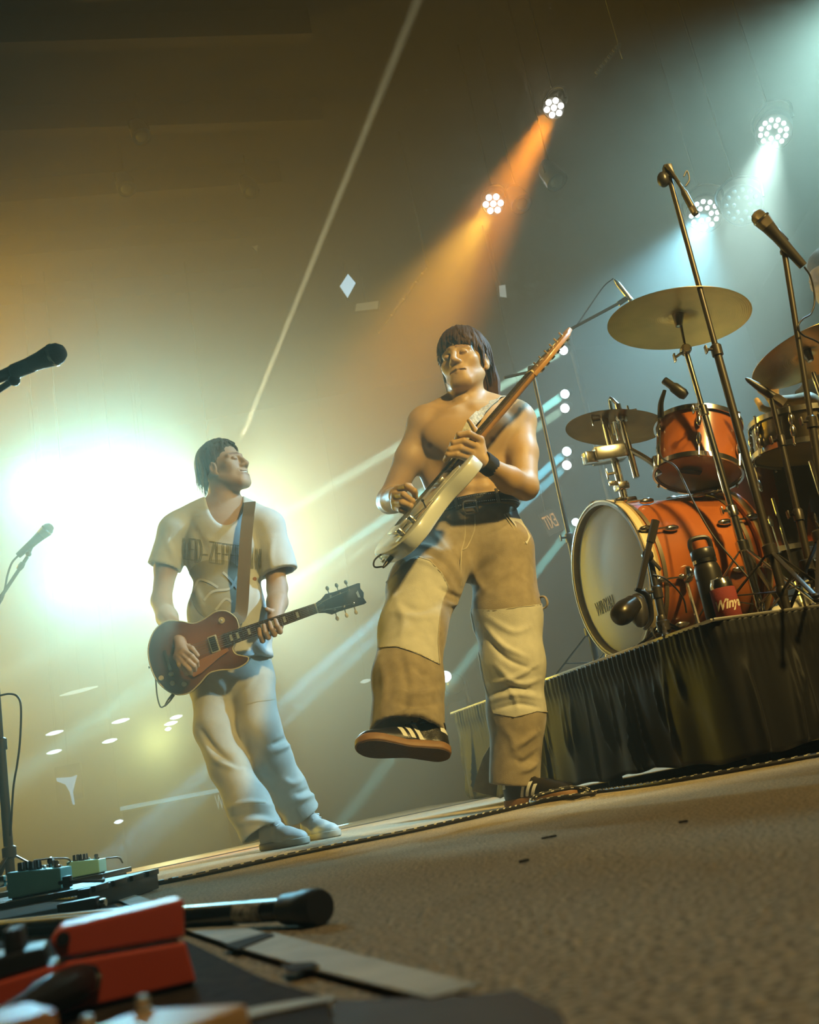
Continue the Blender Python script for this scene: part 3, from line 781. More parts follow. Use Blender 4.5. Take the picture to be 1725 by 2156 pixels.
# waist opening
S.box(T(1003, 1036, .02), (.25, .25, .062), None, .004, .003, True)
pts = [p1(760, 1580, -.6), p1(1160, 1700, .0), p1(1160, 1040, .2), p1(780, 1040, .2)]
lo = np.array([min(q[i] for q in pts) - .05 for i in range(3)]); hi = np.array([max(q[i] for q in pts) + .05 for i in range(3)]); hi[1] = D1 + .2; lo[1] = D1 - .62; lo[2] = .012
P, Q = S.run(lo, hi, .0058, 1)
P = emboss(P, Q, [
    (((838, 1170), (880, 1150), (930, 1165), (968, 1215)), .009, 6), (((850, 1188), (900, 1165), (945, 1195), (972, 1240)), -.008, 6), (((835, 1205), (875, 1178), (930, 1205), (968, 1262)), .007, 6),
    (((905, 1110), (935, 1150), (965, 1200), (972, 1245)), .007, 7), (((925, 1240), (950, 1250), (972, 1262)), -.009, 5), (((930, 1262), (950, 1272), (975, 1268)), .008, 5),
    (((835, 1270), (880, 1285), (922, 1278)), -.008, 8), (((830, 1290), (875, 1300), (920, 1298)), .007, 8), (((822, 1240), (850, 1300), (845, 1350)), .007, 10),
    (((840, 1370), (858, 1440), (850, 1500)), -.006, 8), (((800, 1380), (812, 1450), (800, 1515)), .007, 9), (((838, 1455), (880, 1462), (932, 1450)), .009, 8), (((838, 1480), (880, 1488), (932, 1478)), -.010, 8), (((840, 1505), (885, 1500), (925, 1530)), .010, 8), (((870, 1400), (890, 1420), (905, 1415)), -.006, 6),
    (((985, 1165), (1000, 1215), (1030, 1250)), .006, 8), (((978, 1240), (1010, 1200), (1050, 1170)), -.006, 9), (((1000, 1265), (1040, 1225), (1085, 1195)), .007, 9),
    (((1025, 1320), (1060, 1360), (1110, 1385)), .009, 6), (((1030, 1345), (1065, 1385), (1120, 1410)), -.009, 6), (((1028, 1300), (1080, 1330), (1115, 1320)), .006, 7), (((1045, 1400), (1090, 1440), (1135, 1430)), .009, 6), (((1035, 1460), (1080, 1445), (1125, 1455)), -.009, 5),
    (((1035, 1440), (1085, 1425), (1130, 1400)), .008, 5), (((1035, 1475), (1085, 1462), (1135, 1470)), .010, 6), (((1040, 1495), (1090, 1482), (1135, 1490)), -.009, 5), (((1060, 1430), (1085, 1470), (1090, 1500)), .006, 5),
    (((1085, 1575), (1108, 1558), (1132, 1540)), .010, 7), (((1085, 1600), (1105, 1605), (1130, 1585)), -.010, 7), (((1095, 1625), (1115, 1618), (1132, 1605)), .009, 6), (((1060, 1530), (1080, 1560), (1085, 1600)), .005, 8)])
tr1 = link_mesh('trousers', P, Q, CANVAS, per1, True)
tr1['label'] = 'baggy tan canvas trousers with raw hems'
N = vnormals(P, Q); toc = np.array(CAM) - P; facing = (N * toc).sum(1) / np.linalg.norm(toc, axis=1)
knee_polys = [[(828, 1212), (850, 1182), (880, 1172), (905, 1180), (930, 1205), (945, 1235), (933, 1265), (926, 1300), (922, 1350), (926, 1400), (880, 1378), (838, 1363), (790, 1364), (770, 1300), (800, 1240)],
              [(990, 1281), (1040, 1284), (1090, 1278), (1150, 1270), (1165, 1350), (1160, 1500), (1130, 1498), (1085, 1510), (1040, 1502), (1020, 1440), (1005, 1360)]]
for pg in knee_polys:
    f = np.minimum(poly_field(P, pg), (facing - .02) * 200)
    vv, ff = clip_region(P, Q, f, .0022)
    o = link_mesh('knee_panel', vv, ff, PATCH, tr1, True); o['label'] = 'paler sewn-on knee panel'
    f2 = np.minimum(np.minimum(f, 1.9 - f), 5); vv, ff = clip_region(P, Q, f2, .0040)
    link_mesh('seam', vv, ff, STITCH, tr1, True)['kind'] = 'stuff'
# fly seam, pocket edges, hammer loop, belt loops
def on_front(path, off=.004):
    """lift a drawn pixel path onto the trousers' front"""
    from mathutils.bvhtree import BVHTree
    if not hasattr(on_front, 'bvh'): on_front.bvh = BVHTree.FromPolygons([tuple(x) for x in P], [tuple(int(i) for i in q) for q in Q])
    out = []
    for x, y in path:
        d = (at(x, y, 3.0) - CAM).normalized(); h = on_front.bvh.ray_cast(CAM, d)
        if h[0] is not None: out.append(h[0] + h[1] * off)
    return out
mb = MB()
for path in (((979, 1085), (979, 1130), (972, 1160), (970, 1200), (971, 1235)), ((1000, 1085), (999, 1115), (985, 1150), (974, 1158)), ((1062, 1083), (1080, 1110), (1105, 1145)), ((930, 1090), (905, 1110), (880, 1135))):
    q = on_front(path, .0005)
    if len(q) > 1: mb.tube(catmull(q, 4), .0022, 5)
mb.build('fly_seam', STITCH, tr1)['kind'] = 'stuff'
q = on_front(((1064, 1082), (1082, 1105), (1108, 1146), (1116, 1130), (1100, 1090), (1085, 1075)), .004)
if len(q) >= 4:
    cq = sum(q, V(0, 0, 0)) / len(q); mb = MB(); n_ = len(q); mb.add(q + [cq], [(i, (i + 1) % n_, n_) for i in range(n_)]); mb.build('pocket_lining', PATCH, tr1)
mb = MB(); mb.tube(catmull([p1(1126, 1262, -.03), p1(1146, 1256, -.05), p1(1153, 1270, -.05), p1(1146, 1280, -.04), p1(1128, 1276, -.02)], 5), .0105, 8, sx=.35); mb.build('hammer_loop', CANVAS, tr1)
# belt
def waist_ring(y, grow, n=40):
    c = p1(1003, y, .02); return [c + V(math.cos(2 * PI * i / n) * (.146 + grow), math.sin(2 * PI * i / n) * (.106 + grow), math.cos(2 * PI * i / n) * -.004) for i in range(n)]
r0, r1, r2, r3 = waist_ring(1079, .008), waist_ring(1079, .013), waist_ring(1058, .013), waist_ring(1058, .008)
mb = MB(); n_ = 40; vs = r0 + r1 + r2 + r3; mb.add(vs, [(j * n_ + i, j * n_ + (i + 1) % n_, ((j + 1) % 4) * n_ + (i + 1) % n_, ((j + 1) % 4) * n_ + i) for j in range(4) for i in range(n_)])
belt = mb.build('belt', BLACKLEATHER, per1, 50)
mb = MB()
for yy in (1062, 1076):
    rg = waist_ring(yy, .0145, 130)
    for i, q in enumerate(rg):
        if q.y < p1(1003, yy, .02).y + .02: mb.ball(q, .0022, 5)
mb.build('studs', CHROME, belt)['kind'] = 'stuff'
bc = waist_ring(1068, .018, 40); fr = bc[29]
mb = MB(); c0_ = p1(992, 1068, -.105)
xa = (p1(1012, 1066, -.105) - p1(976, 1070, -.105)).normalized(); za = V(0, -.1, 1)
sq = [(-.024, -.016), (-.024, .016), (-.012, .024), (.018, .022), (.022, .012), (.022, -.012), (.018, -.022), (-.012, -.024)]
mb.tube(catmull([c0_ + xa * a + za * b for a, b in sq], 4, True), .0032, 6, closed=True); mb.tube([c0_ - xa * .022, c0_ + xa * .016 + V(0, -.005, 0)], .0025, 6)
mb.build('buckle', CHROME, belt)
for i in (27, 33, 22):
    mb = MB(); q = bc[i % 40]; t = (bc[(i + 1) % 40] - bc[i - 1]).normalized(); mb.box(q, (.011, .005, .052), frame(V(0, 0, 1), t)); mb.build('belt_loop', CANVAS, tr1)

# ---- shoes
SHM = dict(sole=GUM, tread=GUMD, upper=BLACKLEATHER, lace=mat('black_lace', (.02, .02, .02), .8), stripe=WHITE_L)
ank = p1(866, 1545, -.48)
imgup = _U; toc_ = (CAM - ank).normalized()
heel_pt = p1(950, 1592, -.50); toe_pt = p1(775, 1576, -.56)
shoe(per1, 'shoe', heel_pt, toe_pt - heel_pt, imgup * .72 - toc_ * .72, .285, SHM, 'stripes', 1)
hl = V(*p1(1062, 1672, .03)); hl.z = .002; tl = V(*p1(1185, 1660, -.12)); tl.z = .002
shoe(per1, 'shoe', hl, tl - hl, (0, 0, 1), .285, SHM, 'stripes', -1)
# trailing back hem of the standing leg
mb = MB(); c = [p1(1046, 1560, .06), p1(1034, 1600, .08), p1(1026, 1640, .09), p1(1020, 1672, .09)]
for q in c: q.z = max(q.z, .012)
mb.tube(catmull(c, 4), [.012, .030, .040, .044], 10, hint=(0, 1, 0), sx=.4); mb.build('torn_hem', CANVAS, tr1)
# ---------------------------------------------------------------- guitarist in the white T-shirt
SKIN2 = skin_material('skin_fair', (0.50, 0.34, 0.21), (0.20, 0.09, 0.055), 0.55)
TEE = mat('white_cotton', (0.66, 0.66, 0.60), 0.92, noise=0.08, nscale=20, bump=0.25, bscale=450)
JEAN = mat('pale_twill', (0.56, 0.53, 0.42), 0.92, noise=0.15, nscale=16, bump=0.3, bscale=500)
HAIR2 = mat('hair_light_brown', (0.085, 0.05, 0.022), 0.6, spec=0.2, noise=0.5, nscale=80)
PRINT = mat('shirt_print', (0.30, 0.30, 0.20), 0.9); PRINT2 = mat('shirt_print_soft', (0.47, 0.45, 0.33), 0.9, noise=0.2, nscale=12); PRINT3 = mat('shirt_print_pale', (0.62, 0.62, 0.54), 0.9)
D2 = 4.2
def p2(x, y, o=0.0): return at(x, y, D2 + o)
T = lambda *a: tuple(p2(*a))
base2 = V(p2(600, 1770).x, 4.2, 0)
per2 = thing('person', base2, 'smiling guitarist in white printed T-shirt and pale trousers', 'person')
S = Shape()
hc = p2(474, 988, .02)
fw = V(.90, -.42, .20).normalized(); up = (V(0, 0, 1) - fw * fw.dot(V(0, 0, 1))).normalized(); lf = fw.cross(up)
H2 = Matrix(((lf.x, fw.x, up.x, hc.x), (lf.y, fw.y, up.y, hc.y), (lf.z, fw.z, up.z, hc.z), (0, 0, 0, 1)))
hp2 = head_shape(S, H2, 1.0, 1.03)
S.cone(T(474, 1078, .05), T(470, 1030, .04), .064, .060, .03); S.cone(T(470, 1030, .04), hp2(0, -.01, -.05), .058, .052, .02)
S.cone(T(462, 1062, .05), T(385, 1098, .05), .05, .05, .04); S.cone(T(484, 1062, .05), T(552, 1094, .05), .05, .05, .04)
S.ell(T(470, 1150, .03), (.165, .11, .19), None, .04); S.ell(T(482, 1290, .03), (.15, .11, .19), None, .05); S.ell(T(488, 1390, .03), (.15, .11, .12), None, .05)
S.ell(T(375, 1112, .03), (.062, .06, .066), None, .03); S.ell(T(560, 1108, .03), (.062, .06, .066), None, .03)
S.chain([T(372, 1115, .03), T(350, 1195, .02), T(340, 1262, .0)], [.052, .049, .041], .025)
S.chain([T(340, 1266, .0), T(352, 1300, -.07), T(380, 1352, -.21)], [.044, .043, .029], .02)
S.chain([T(562, 1112, .03), T(576, 1175, .02), T(584, 1238, .0)], [.052, .049, .041], .025)
S.chain([T(584, 1240, .0), T(584, 1268, -.08), T(578, 1308, -.20)], [.044, .043, .029], .02)
# right hand over the strings
for js in (((388, 1370, -.275), (404, 1382, -.305), (414, 1393, -.295), (416, 1402, -.275)), ((382, 1376, -.275), (396, 1391, -.31), (408, 1402, -.30), (411, 1411, -.275)),
           ((376, 1381, -.27), (388, 1398, -.31), (399, 1410, -.30), (402, 1418, -.275)), ((372, 1383, -.26), (380, 1401, -.30), (390, 1412, -.29), (393, 1419, -.275))):
    hand_chain(S, [T(*j) for j in js], .0118, .0088); S.cone(T(380, 1354, -.22), T(*js[0]), .018, .013, .012)
hand_chain(S, [T(386, 1358, -.22), T(404, 1366, -.26), T(416, 1380, -.27)], .014, .0095)
# left hand: palm behind the neck, fingers curling up over it from below
for js in (((590, 1318, -.20), (590, 1330, -.255), (584, 1318, -.275), (580, 1306, -.262)), ((578, 1324, -.20), (578, 1336, -.26), (572, 1324, -.28), (568, 1311, -.265)),
           ((567, 1330, -.20), (565, 1342, -.26), (559, 1331, -.28), (556, 1317, -.265)), ((556, 1336, -.20), (553, 1349, -.25), (548, 1338, -.272), (546, 1325, -.262))):
    hand_chain(S, [T(*j) for j in js], .0118, .0090); S.cone(T(578, 1310, -.195), T(*js[0]), .016, .012, .012)
hand_chain(S, [T(582, 1304, -.18), T(572, 1288, -.19), T(562, 1283, -.225)], .014, .0095)
pts = [p2(300, 1440), p2(620, 1440), p2(620, 900), p2(300, 900)]
lo = np.array([min(q[i] for q in pts) - .03 for i in range(3)]); hi = np.array([max(q[i] for q in pts) + .03 for i in range(3)]); lo[1] = D2 - .36; hi[1] = D2 + .24
fine = [(*bx(hc - V(0, 0, .01), (.15, .15, .15)), .0028), (*bx(p2(394, 1388, -.27), (.07, .075, .08)), .003), (*bx(p2(568, 1318, -.23), (.08, .075, .08)), .003)]
P, Q = S.mesh(lo, hi, .007, fine, 1)
tints = []
for xx in np.linspace(-.024, .024, 9): tints += [(hp2(xx, .098 - abs(xx) * .5, -.064), .007, .5), (hp2(xx, .098 - abs(xx) * .5, -.077), .008, .5)]
for s in (-1, 1):
    for xx in np.linspace(.014, .05, 9): tints.append((hp2(s * xx, .099 - abs(xx) * .35, .026), .006, .9))
    for xx in np.linspace(.018, .044, 7): tints.append((hp2(s * xx, .092 - (xx - .031) ** 2 * 20, -.003), .003, .9))
body2 = skin_obj('body', P, Q, SKIN2, per2, tints)
mb = MB(); mb.tube([hp2(x, .0955 - abs(x) * .55, -.0665 + abs(x) * .10) for x in np.linspace(-.019, .019, 9)], .0042, 6); mb.build('teeth', mat('teeth', (.8, .78, .7), .3), body2)
wis = []; rr_ = random.Random(9)
for lay, (dl, lift) in enumerate(((0, 1.06), (-10, 1.11), (-24, 1.13))):
    for a in range(-180, 180, 7):
        b = abs(a)
        if b <= 20: rc, dp = 48, .012
        elif b <= 60: rc, dp = 64, .022
        elif b <= 105: rc, dp = 88, .045
        else: rc, dp = 106, .085
        wis.append((a + lay * 3, rc + dl, dp, lift))
mb = locks(hair_scalp(H2, 1.03, wis, 8), .0105, 5, flat=.6)
mb.ball(hp2(0, -.026, .050), 1.0, 20, (.083, .104, .094), H2.to_3x3())
mb.build('hair', HAIR2, body2, 60)

# ---- T-shirt
S = Shape()
S.ell(T(470, 1150, .03), (.182, .128, .20), None, .05); S.ell(T(484, 1290, .03), (.178, .135, .20), None, .06); S.cone(T(486, 1290, .03), T(492, 1392, .03), .165, .172, .05, flat=((0, 1, 0), .78))
S.cone(T(458, 1066, .05), T(385, 1100, .045), .062, .064, .04); S.cone(T(490, 1064, .05), T(552, 1096, .045), .062, .064, .04)
S.ell(T(374, 1118, .03), (.078, .075, .078), None, .03); S.ell(T(562, 1112, .03), (.078, .075, .078), None, .03)
S.cone(T(370, 1120, .03), T(341, 1212, .02), .074, .080, .03); S.cone(T(566, 1114, .03), T(594, 1222, .01), .074, .082, .03)
S.field(fold_noise(.0030, 21, 1.1))
for a, b, q in (((370, 1120), (346, 1195), 1), ((566, 1114), (590, 1206), 1)):
    pa, pb = p2(*a, .03), p2(*b, .02); ax = (pb - pa).normalized(); S.box(tuple(pb + ax * .07), (.105, .105, .07), np.array(frame(ax)), .004, .003, True)
    S.cone(tuple(pb - ax * .07), tuple(pb + ax * .05), .058, .066, .004, True)
S.box(T(495, 1478, .03), (.4, .4, .16), None, .004, .004, True); S.cone(T(492, 1340, .03), T(494, 1440, .03), .140, .150, .004, True, flat=((0, 1, 0), .78))
S.cone(T(476, 1078, -.14), T(470, 1030, .10), .072, .085, .006, True)
pts = [p2(300, 1420), p2(640, 1420), p2(640, 1030), p2(300, 1030)]
lo = np.array([min(q[i] for q in pts) - .03 for i in range(3)]); hi = np.array([max(q[i] for q in pts) + .03 for i in range(3)]); lo[1] = D2 - .18; hi[1] = D2 + .24
P, Q = S.run(lo, hi, .0062, 1)
P = emboss(P, Q, [(((395, 1170), (410, 1230), (430, 1290)), .008, 8), (((540, 1150), (545, 1230), (535, 1300)), .008, 8), (((350, 1130), (365, 1170), (375, 1200)), .007, 7), (((575, 1130), (570, 1170), (575, 1205)), .007, 7),
    (((540, 1340), (555, 1370), (575, 1378)), .012, 9), (((520, 1350), (545, 1385), (560, 1390)), -.010, 8), (((425, 1130), (470, 1150), (520, 1140)), .004, 9), (((560, 1300), (575, 1340), (578, 1370)), .008, 8), (((395, 1100), (420, 1130), (440, 1180)), -.004, 8)])
tee = link_mesh('t_shirt', P, Q, TEE, per2, True); tee['label'] = 'white T-shirt with faded band print'
N = vnormals(P, Q); toc = np.array(CAM) - P; facing = (N * toc).sum(1)
pat = [(396, 1215), (405, 1195), (425, 1182), (455, 1178), (490, 1184), (508, 1205), (518, 1235), (512, 1265), (500, 1290), (470, 1300), (430, 1298), (408, 1270), (398, 1240)]
pat = [(p.x, p.y) for p in catmull([V(*q, 0) for q in pat], 4, True)]
f = np.minimum(poly_field(P, pat), facing * 50); vv, ff = clip_region(P, Q, f, .0016); link_mesh('print', vv, ff, PRINT2, tee, True)['label'] = 'faded oval print'
from mathutils.bvhtree import BVHTree
bvh2 = BVHTree.FromPolygons([tuple(x) for x in P], [tuple(int(i) for i in q) for q in Q])
def drape(bvh, verts, faces, off=.003):
    out = []; ok = []
    for (x, y) in verts:
        d = (at(x, y, 3.0) - CAM).normalized(); h = bvh.ray_cast(CAM, d); ok.append(h[0] is not None); out.append(h[0] + h[1] * off if h[0] is not None else V(0, 0, 0))
    return out, [f_ for f_ in faces if all(ok[i] for i in f_)]
def letter_strokes(txt, x0, x1, y0, y1, ht, w_):
    """tall outlined capitals: every letter is a set of strokes given in a unit box"""
    G = {'L': [((.1, 1), (.1, 0), (.9, 0))], 'E': [((.9, 1), (.1, 1), (.1, 0), (.9, 0)), ((.1, .5), (.7, .5))], 'D': [((.1, 0), (.1, 1), (.6, 1), (.9, .7), (.9, .3), (.6, 0), (.1, 0))],
         'Z': [((.1, 1), (.9, 1), (.1, 0), (.9, 0))], 'P': [((.1, 0), (.1, 1), (.9, 1), (.9, .5), (.1, .5))], 'I': [((.5, 0), (.5, 1))], 'N': [((.1, 0), (.1, 1), (.9, 0), (.9, 1))], '-': [((.2, .35), (.8, .35))]}
    out = []; n = len(txt)
    for i, ch in enumerate(txt):
        for st in G[ch]:
            out.append([(x0 + (x1 - x0) * (i + a * .9) / n, y0 + (y1 - y0) * (i + a) / n - ht * b) for a, b in st])
    return out
def ribbon2d(path, w_):
    P_ = [Vector((*p, 0)) for p in path]; vs, fs = [], []
    dense = []
    for a, b in zip(P_, P_[1:]):
        m = max(1, int((b - a).length / 6)); dense += [a.lerp(b, i / m) for i in range(m)]
    dense.append(P_[-1])
    for i, p in enumerate(dense):
        t = (dense[min(i + 1, len(dense) - 1)] - dense[max(i - 1, 0)]).normalized(); n_ = V(-t.y, t.x, 0) * w_ / 2; vs += [(p.x + n_.x, p.y + n_.y), (p.x - n_.x, p.y - n_.y)]
    for i in range(len(dense) - 1): fs.append((2 * i, 2 * i + 1, 2 * i + 3, 2 * i + 2))
    return vs, fs
mb = MB()
for st in letter_strokes('LED-ZEPPELIN', 386, 552, 1176, 1200, 44, 0):
    for dx in (-1.6, 1.6):
        vs, fs = drape(bvh2, *ribbon2d([(x + dx, y) for x, y in st], 1.5)); mb.add(vs, fs)
mb.build('lettering', PRINT, tee)
mb = MB()
for st in (((408, 1250), (420, 1222), (440, 1226), (460, 1238)), ((430, 1265), (450, 1246), (485, 1240), (500, 1215)), ((455, 1285), (475, 1262), (490, 1268)), ((470, 1205), (486, 1222), (500, 1240))):
    vs, fs = drape(bvh2, *ribbon2d([(p.x, p.y) for p in catmull([V(*q, 0) for q in st], 6)], 5), .0045); mb.add(vs, fs)
mb.build('print_swirl', PRINT3, tee)
mb = MB(); mb.lathe([(.0, .004), (.008, .004), (.009, 0)], Vector(drape(bvh2, [(536, 1220)], [])[0][0]), (CAM - p2(536, 1220)).normalized(), 12); mb.build('pin_badge', mat('badge', (.45, .2, .08), .4), tee)

# ---- trousers
S = Shape()
S.ell(T(490, 1400, .03), (.165, .118, .12), None, .04); S.ell(T(490, 1440, .04), (.175, .125, .10), None, .04)
r2l = [(452, 1440, .02, .098), (452, 1530, -.04, .084), (484, 1620, -.10, .076), (524, 1698, -.14, .082), (556, 1760, -.16, .088)]
l2l = [(530, 1440, .02, .100), (543, 1530, -.02, .088), (570, 1600, .02, .084), (604, 1660, .08, .080), (642, 1722, .13, .080)]
for L_ in (r2l, l2l): S.chain([T(*q[:3]) for q in L_], [q[3] for q in L_], .03)
S.field(fold_noise(.0036, 31, 1.2))
for L_ in (r2l, l2l):
    q = L_[-1]; c = p2(*q[:3]); ax = (c - p2(*L_[-2][:3])).normalized(); hemc = c - ax * .015
    S.box(tuple(hemc + ax * .2), (.2, .2, .2), np.array(frame(ax)), .004, .003, True); S.cone(tuple(hemc - ax * .06), tuple(hemc + ax * .05), q[3] - .022, q[3] - .012, .004, True)
S.box(T(490, 1318, .03), (.3, .3, .08), None, .004, .004, True)
pts = [p2(360, 1800), p2(720, 1800), p2(720, 1360), p2(360, 1360)]
lo = np.array([min(q[i] for q in pts) - .03 for i in range(3)]); hi = np.array([max(q[i] for q in pts) + .03 for i in range(3)]); lo[1] = D2 - .32; hi[1] = D2 + .26; lo[2] = .01
P, Q = S.run(lo, hi, .0065, 1)
P = emboss(P, Q, [(((418, 1530), (450, 1575), (500, 1615)), -.014, 7), (((425, 1555), (455, 1600), (512, 1622)), .010, 7), (((500, 1500), (505, 1540), (512, 1580)), .006, 7), (((570, 1570), (590, 1562), (608, 1552)), -.013, 6), (((575, 1585), (595, 1575), (612, 1568)), .011, 6),
    (((595, 1640), (615, 1650), (640, 1640)), .010, 7), (((620, 1690), (640, 1680), (668, 1672)), .013, 7), (((620, 1672), (640, 1668), (660, 1655)), -.010, 6), (((480, 1700), (530, 1690), (585, 1700)), .010, 7), (((490, 1720), (540, 1712), (595, 1722)), -.010, 7), (((500, 1735), (550, 1728), (600, 1740)), .009, 6), (((440, 1420), (470, 1450), (480, 1480)), .007, 8), (((540, 1420), (520, 1450), (490, 1480)), .008, 8)])
tr2 = link_mesh('trousers', P, Q, JEAN, per2, True); tr2['label'] = 'loose pale trousers bunched over the shoes'
N = vnormals(P, Q); facing = (N * (np.array(CAM) - P)).sum(1)
for pth in (((518, 1482), (545, 1476), (580, 1472)), ((500, 1692), (530, 1688), (560, 1690))):
    b3 = BVHTree.FromPolygons([tuple(x) for x in P], [tuple(int(i) for i in q) for q in Q]); vs, fs = drape(b3, *ribbon2d(pth, 2.2), .0015); mb = MB(); mb.add(vs, fs); mb.build('seam', STITCH, tr2)
SH2 = dict(sole=mat('cream_rubber', (.42, .38, .28), .6), tread=mat('cream_tread', (.25, .22, .16), .7), upper=mat('off_white_leather', (.60, .57, .47), .6, noise=.15, nscale=20), lace=mat('cream_lace', (.66, .64, .55), .8), stripe=WHITE_L)
h_ = V(p2(548, 1750, -.12).x, 4.09, .002); shoe(per2, 'shoe', h_, V(.75, -.75, 0), (0, 0, 1), .285, SH2, 'plain', 1)
h_ = V(p2(628, 1700, .10).x, 4.37, .002); shoe(per2, 'shoe', h_, V(.62, -.9, 0), (0, 0, 1), .285, SH2, 'plain', -1)
# ================================================================ guitars
ROSEWOOD = mat('rosewood', (0.075, 0.038, 0.018), 0.5, noise=0.4, nscale=60)
MAPLE = mat('maple', (0.46, 0.24, 0.08), 0.35, noise=0.25, nscale=40, coat=0.3)
MAHOG = mat('mahogany', (0.16, 0.06, 0.022), 0.4, noise=0.3, nscale=40, coat=0.3)
SILVERBODY = mat('pale_silver_lacquer', (0.60, 0.63, 0.60), 0.28, coat=0.6)
CREAM = mat('cream_plastic', (0.62, 0.52, 0.30), 0.4)
NICKEL = mat('nickel', (0.75, 0.72, 0.62), 0.25, 1.0)
PEARL = mat('pearl', (0.62, 0.62, 0.50), 0.3)
BLACKPL = mat('black_plastic', (0.02, 0.018, 0.016), 0.35)
GUARD = mat('tortoise_guard', (0.40, 0.17, 0.04), 0.35)
def burst_material():
    m = bpy.data.materials.new('sunburst_lacquer'); m.use_nodes = True; nt = m.node_tree; b = nt.nodes['Principled BSDF']
    b.inputs['Roughness'].default_value = 0.22; b.inputs['Coat Weight'].default_value = 0.6
    tc = nt.nodes.new('ShaderNodeTexCoord'); gr = nt.nodes.new('ShaderNodeTexGradient'); gr.gradient_type = 'SPHERICAL'
    mp = nt.nodes.new('ShaderNodeMapping'); mp.inputs['Location'].default_value = (-0.9, 0, -.22); mp.inputs['Scale'].default_value = (4.2, 4.9, 4.9)
    nt.links.new(tc.outputs['Object'], mp.inputs['Vector']); nt.links.new(mp.outputs[0], gr.inputs[0])
    r = nt.nodes.new('ShaderNodeValToRGB'); r.color_ramp.elements[0].color = (0.030, 0.014, 0.006, 1); r.color_ramp.elements[1].color = (0.30, 0.12, 0.025, 1); r.color_ramp.elements[1].position = 0.7
    nt.links.new(gr.outputs[1], r.inputs[0]); nt.links.new(r.outputs[0], b.inputs['Base Color']); return m
BURST = burst_material()
def guitar(name, label, tail, head, nrm, style):
    x = (Vector(head) - Vector(tail)); L = x.length; x = x.normalized()
    z = Vector(nrm); z = (z - x * z.dot(x)).normalized(); y = z.cross(x)
    root = bpy.data.objects.new(name, None); COL.objects.link(root); tag(root, label, 'guitar'); root.empty_display_size = .05
    root.location = tail; M3 = Matrix(((x.x, y.x, z.x), (x.y, y.y, z.y), (x.z, y.z, z.z))); root.rotation_euler = M3.to_euler()
    k = L / (.955 if style == 'single' else .985)
    def build(mb, nm, m, par=None, sm=40):
        o = link_mesh(nm, [(v[0] * k, v[1] * k, v[2] * k) for v in mb.v], mb.f, m, None, False); o.parent = par or root
        bm = bmesh.new(); bm.from_mesh(o.data); bmesh.ops.remove_doubles(bm, verts=bm.verts, dist=1e-6); bmesh.ops.recalc_face_normals(bm, faces=bm.faces); bm.to_mesh(o.data); bm.free(); sharp(o, sm); return o
    I4 = Matrix.Identity(4)
    if style == 'single':   # rounded carved-top body, one pointed cutaway
        out = [(0, 0), (.012, .075), (.055, .135), (.115, .160), (.175, .140), (.225, .112), (.275, .115), (.33, .128), (.375, .115), (.405, .075), (.405, .035), (.40, .027), (.365, -.027), (.352, -.045), (.358, -.070), (.385, -.088), (.405, -.103), (.385, -.122), (.335, -.128), (.275, -.112), (.225, -.110), (.175, -.138), (.115, -.160), (.055, -.138), (.012, -.075)]
        nut, brx, hl, th, bm_ = .742, .125, .955, .050, BURST
    else:
        out = [(0, 0), (.006, .08), (.04, .140), (.10, .160), (.17, .138), (.235, .115), (.30, .124), (.36, .120), (.392, .085), (.395, .04), (.39, .028), (.345, -.028), (.330, -.040), (.334, -.066), (.355, -.082), (.380, -.095), (.384, -.118), (.352, -.140), (.30, -.138), (.235, -.116), (.17, -.132), (.10, -.160), (.04, -.148), (.006, -.08)]
        nut, brx, hl, th, bm_ = .755, .100, .985, .044, SILVERBODY
    o2 = [(p.x, p.y) for p in catmull([V(a, b, 0) for a, b in out], 4, True)][::-1]
    mb = MB(); mb.prism(o2, Matrix.Translation((0, 0, -th)), th, .006); body = build(mb, 'body', bm_, sm=30)
    if style == 'single':
        mb = MB(); mb.tube([V(a, b, -.001) for a, b in o2], .0028, 5, closed=True); build(mb, 'binding', CREAM, body)
    nw = .0215
    mb = MB(); secs = []
    for xx, hw, dp in ((.34, .028, .030), (.40, .027, .024), (nut - .05, nw, .021), (nut, nw, .022)):
        secs.append([V(xx, hw * math.cos(a), -dp * math.sin(a) * .9 + .004) for a in np.linspace(0, PI, 9)])
    n_ = 9; mb.add([p for s_ in secs for p in s_], [(i * n_ + j, i * n_ + j + 1, (i + 1) * n_ + j + 1, (i + 1) * n_ + j) for i in range(3) for j in range(8)] + [(i * n_, (i + 1) * n_, (i + 1) * n_ + 8, i * n_ + 8) for i in range(3)])
    build(mb, 'neck', MAHOG if style == 'single' else MAPLE)
    mb = MB(); mb.prism([(.33, -.0285), (nut, -nw), (nut, nw), (.33, .0285)], Matrix.Translation((0, 0, .003)), .006); fb = build(mb, 'fingerboard', ROSEWOOD)
    mb = MB(); sc_ = nut - brx
    for i in range(1, 21):
        xx = nut - sc_ * (1 - 2 ** (-i / 12)); 
        if xx < .335: break
        hw = np.interp(xx, [.33, nut], [.0282, nw]); mb.box((xx, 0, .0096), (.0024, hw * 2, .0022))
    build(mb, 'frets', NICKEL, fb)
    for i in (3, 5, 7, 9, 12, 15, 17, 19):
        xa = nut - sc_ * (1 - 2 ** (-(i - .5) / 12)); 
        if xa < .345: continue
        mb = MB(); wd = .012 if style == 'single' else .0035; mb.box((xa, 0, .0092), (wd * .9, .026 if style == 'single' else .006, .001)); build(mb, 'inlay', PEARL, fb)
    mb = MB(); mb.box((nut + .002, 0, .008), (.006, nw * 2, .010)); build(mb, 'nut', CREAM)
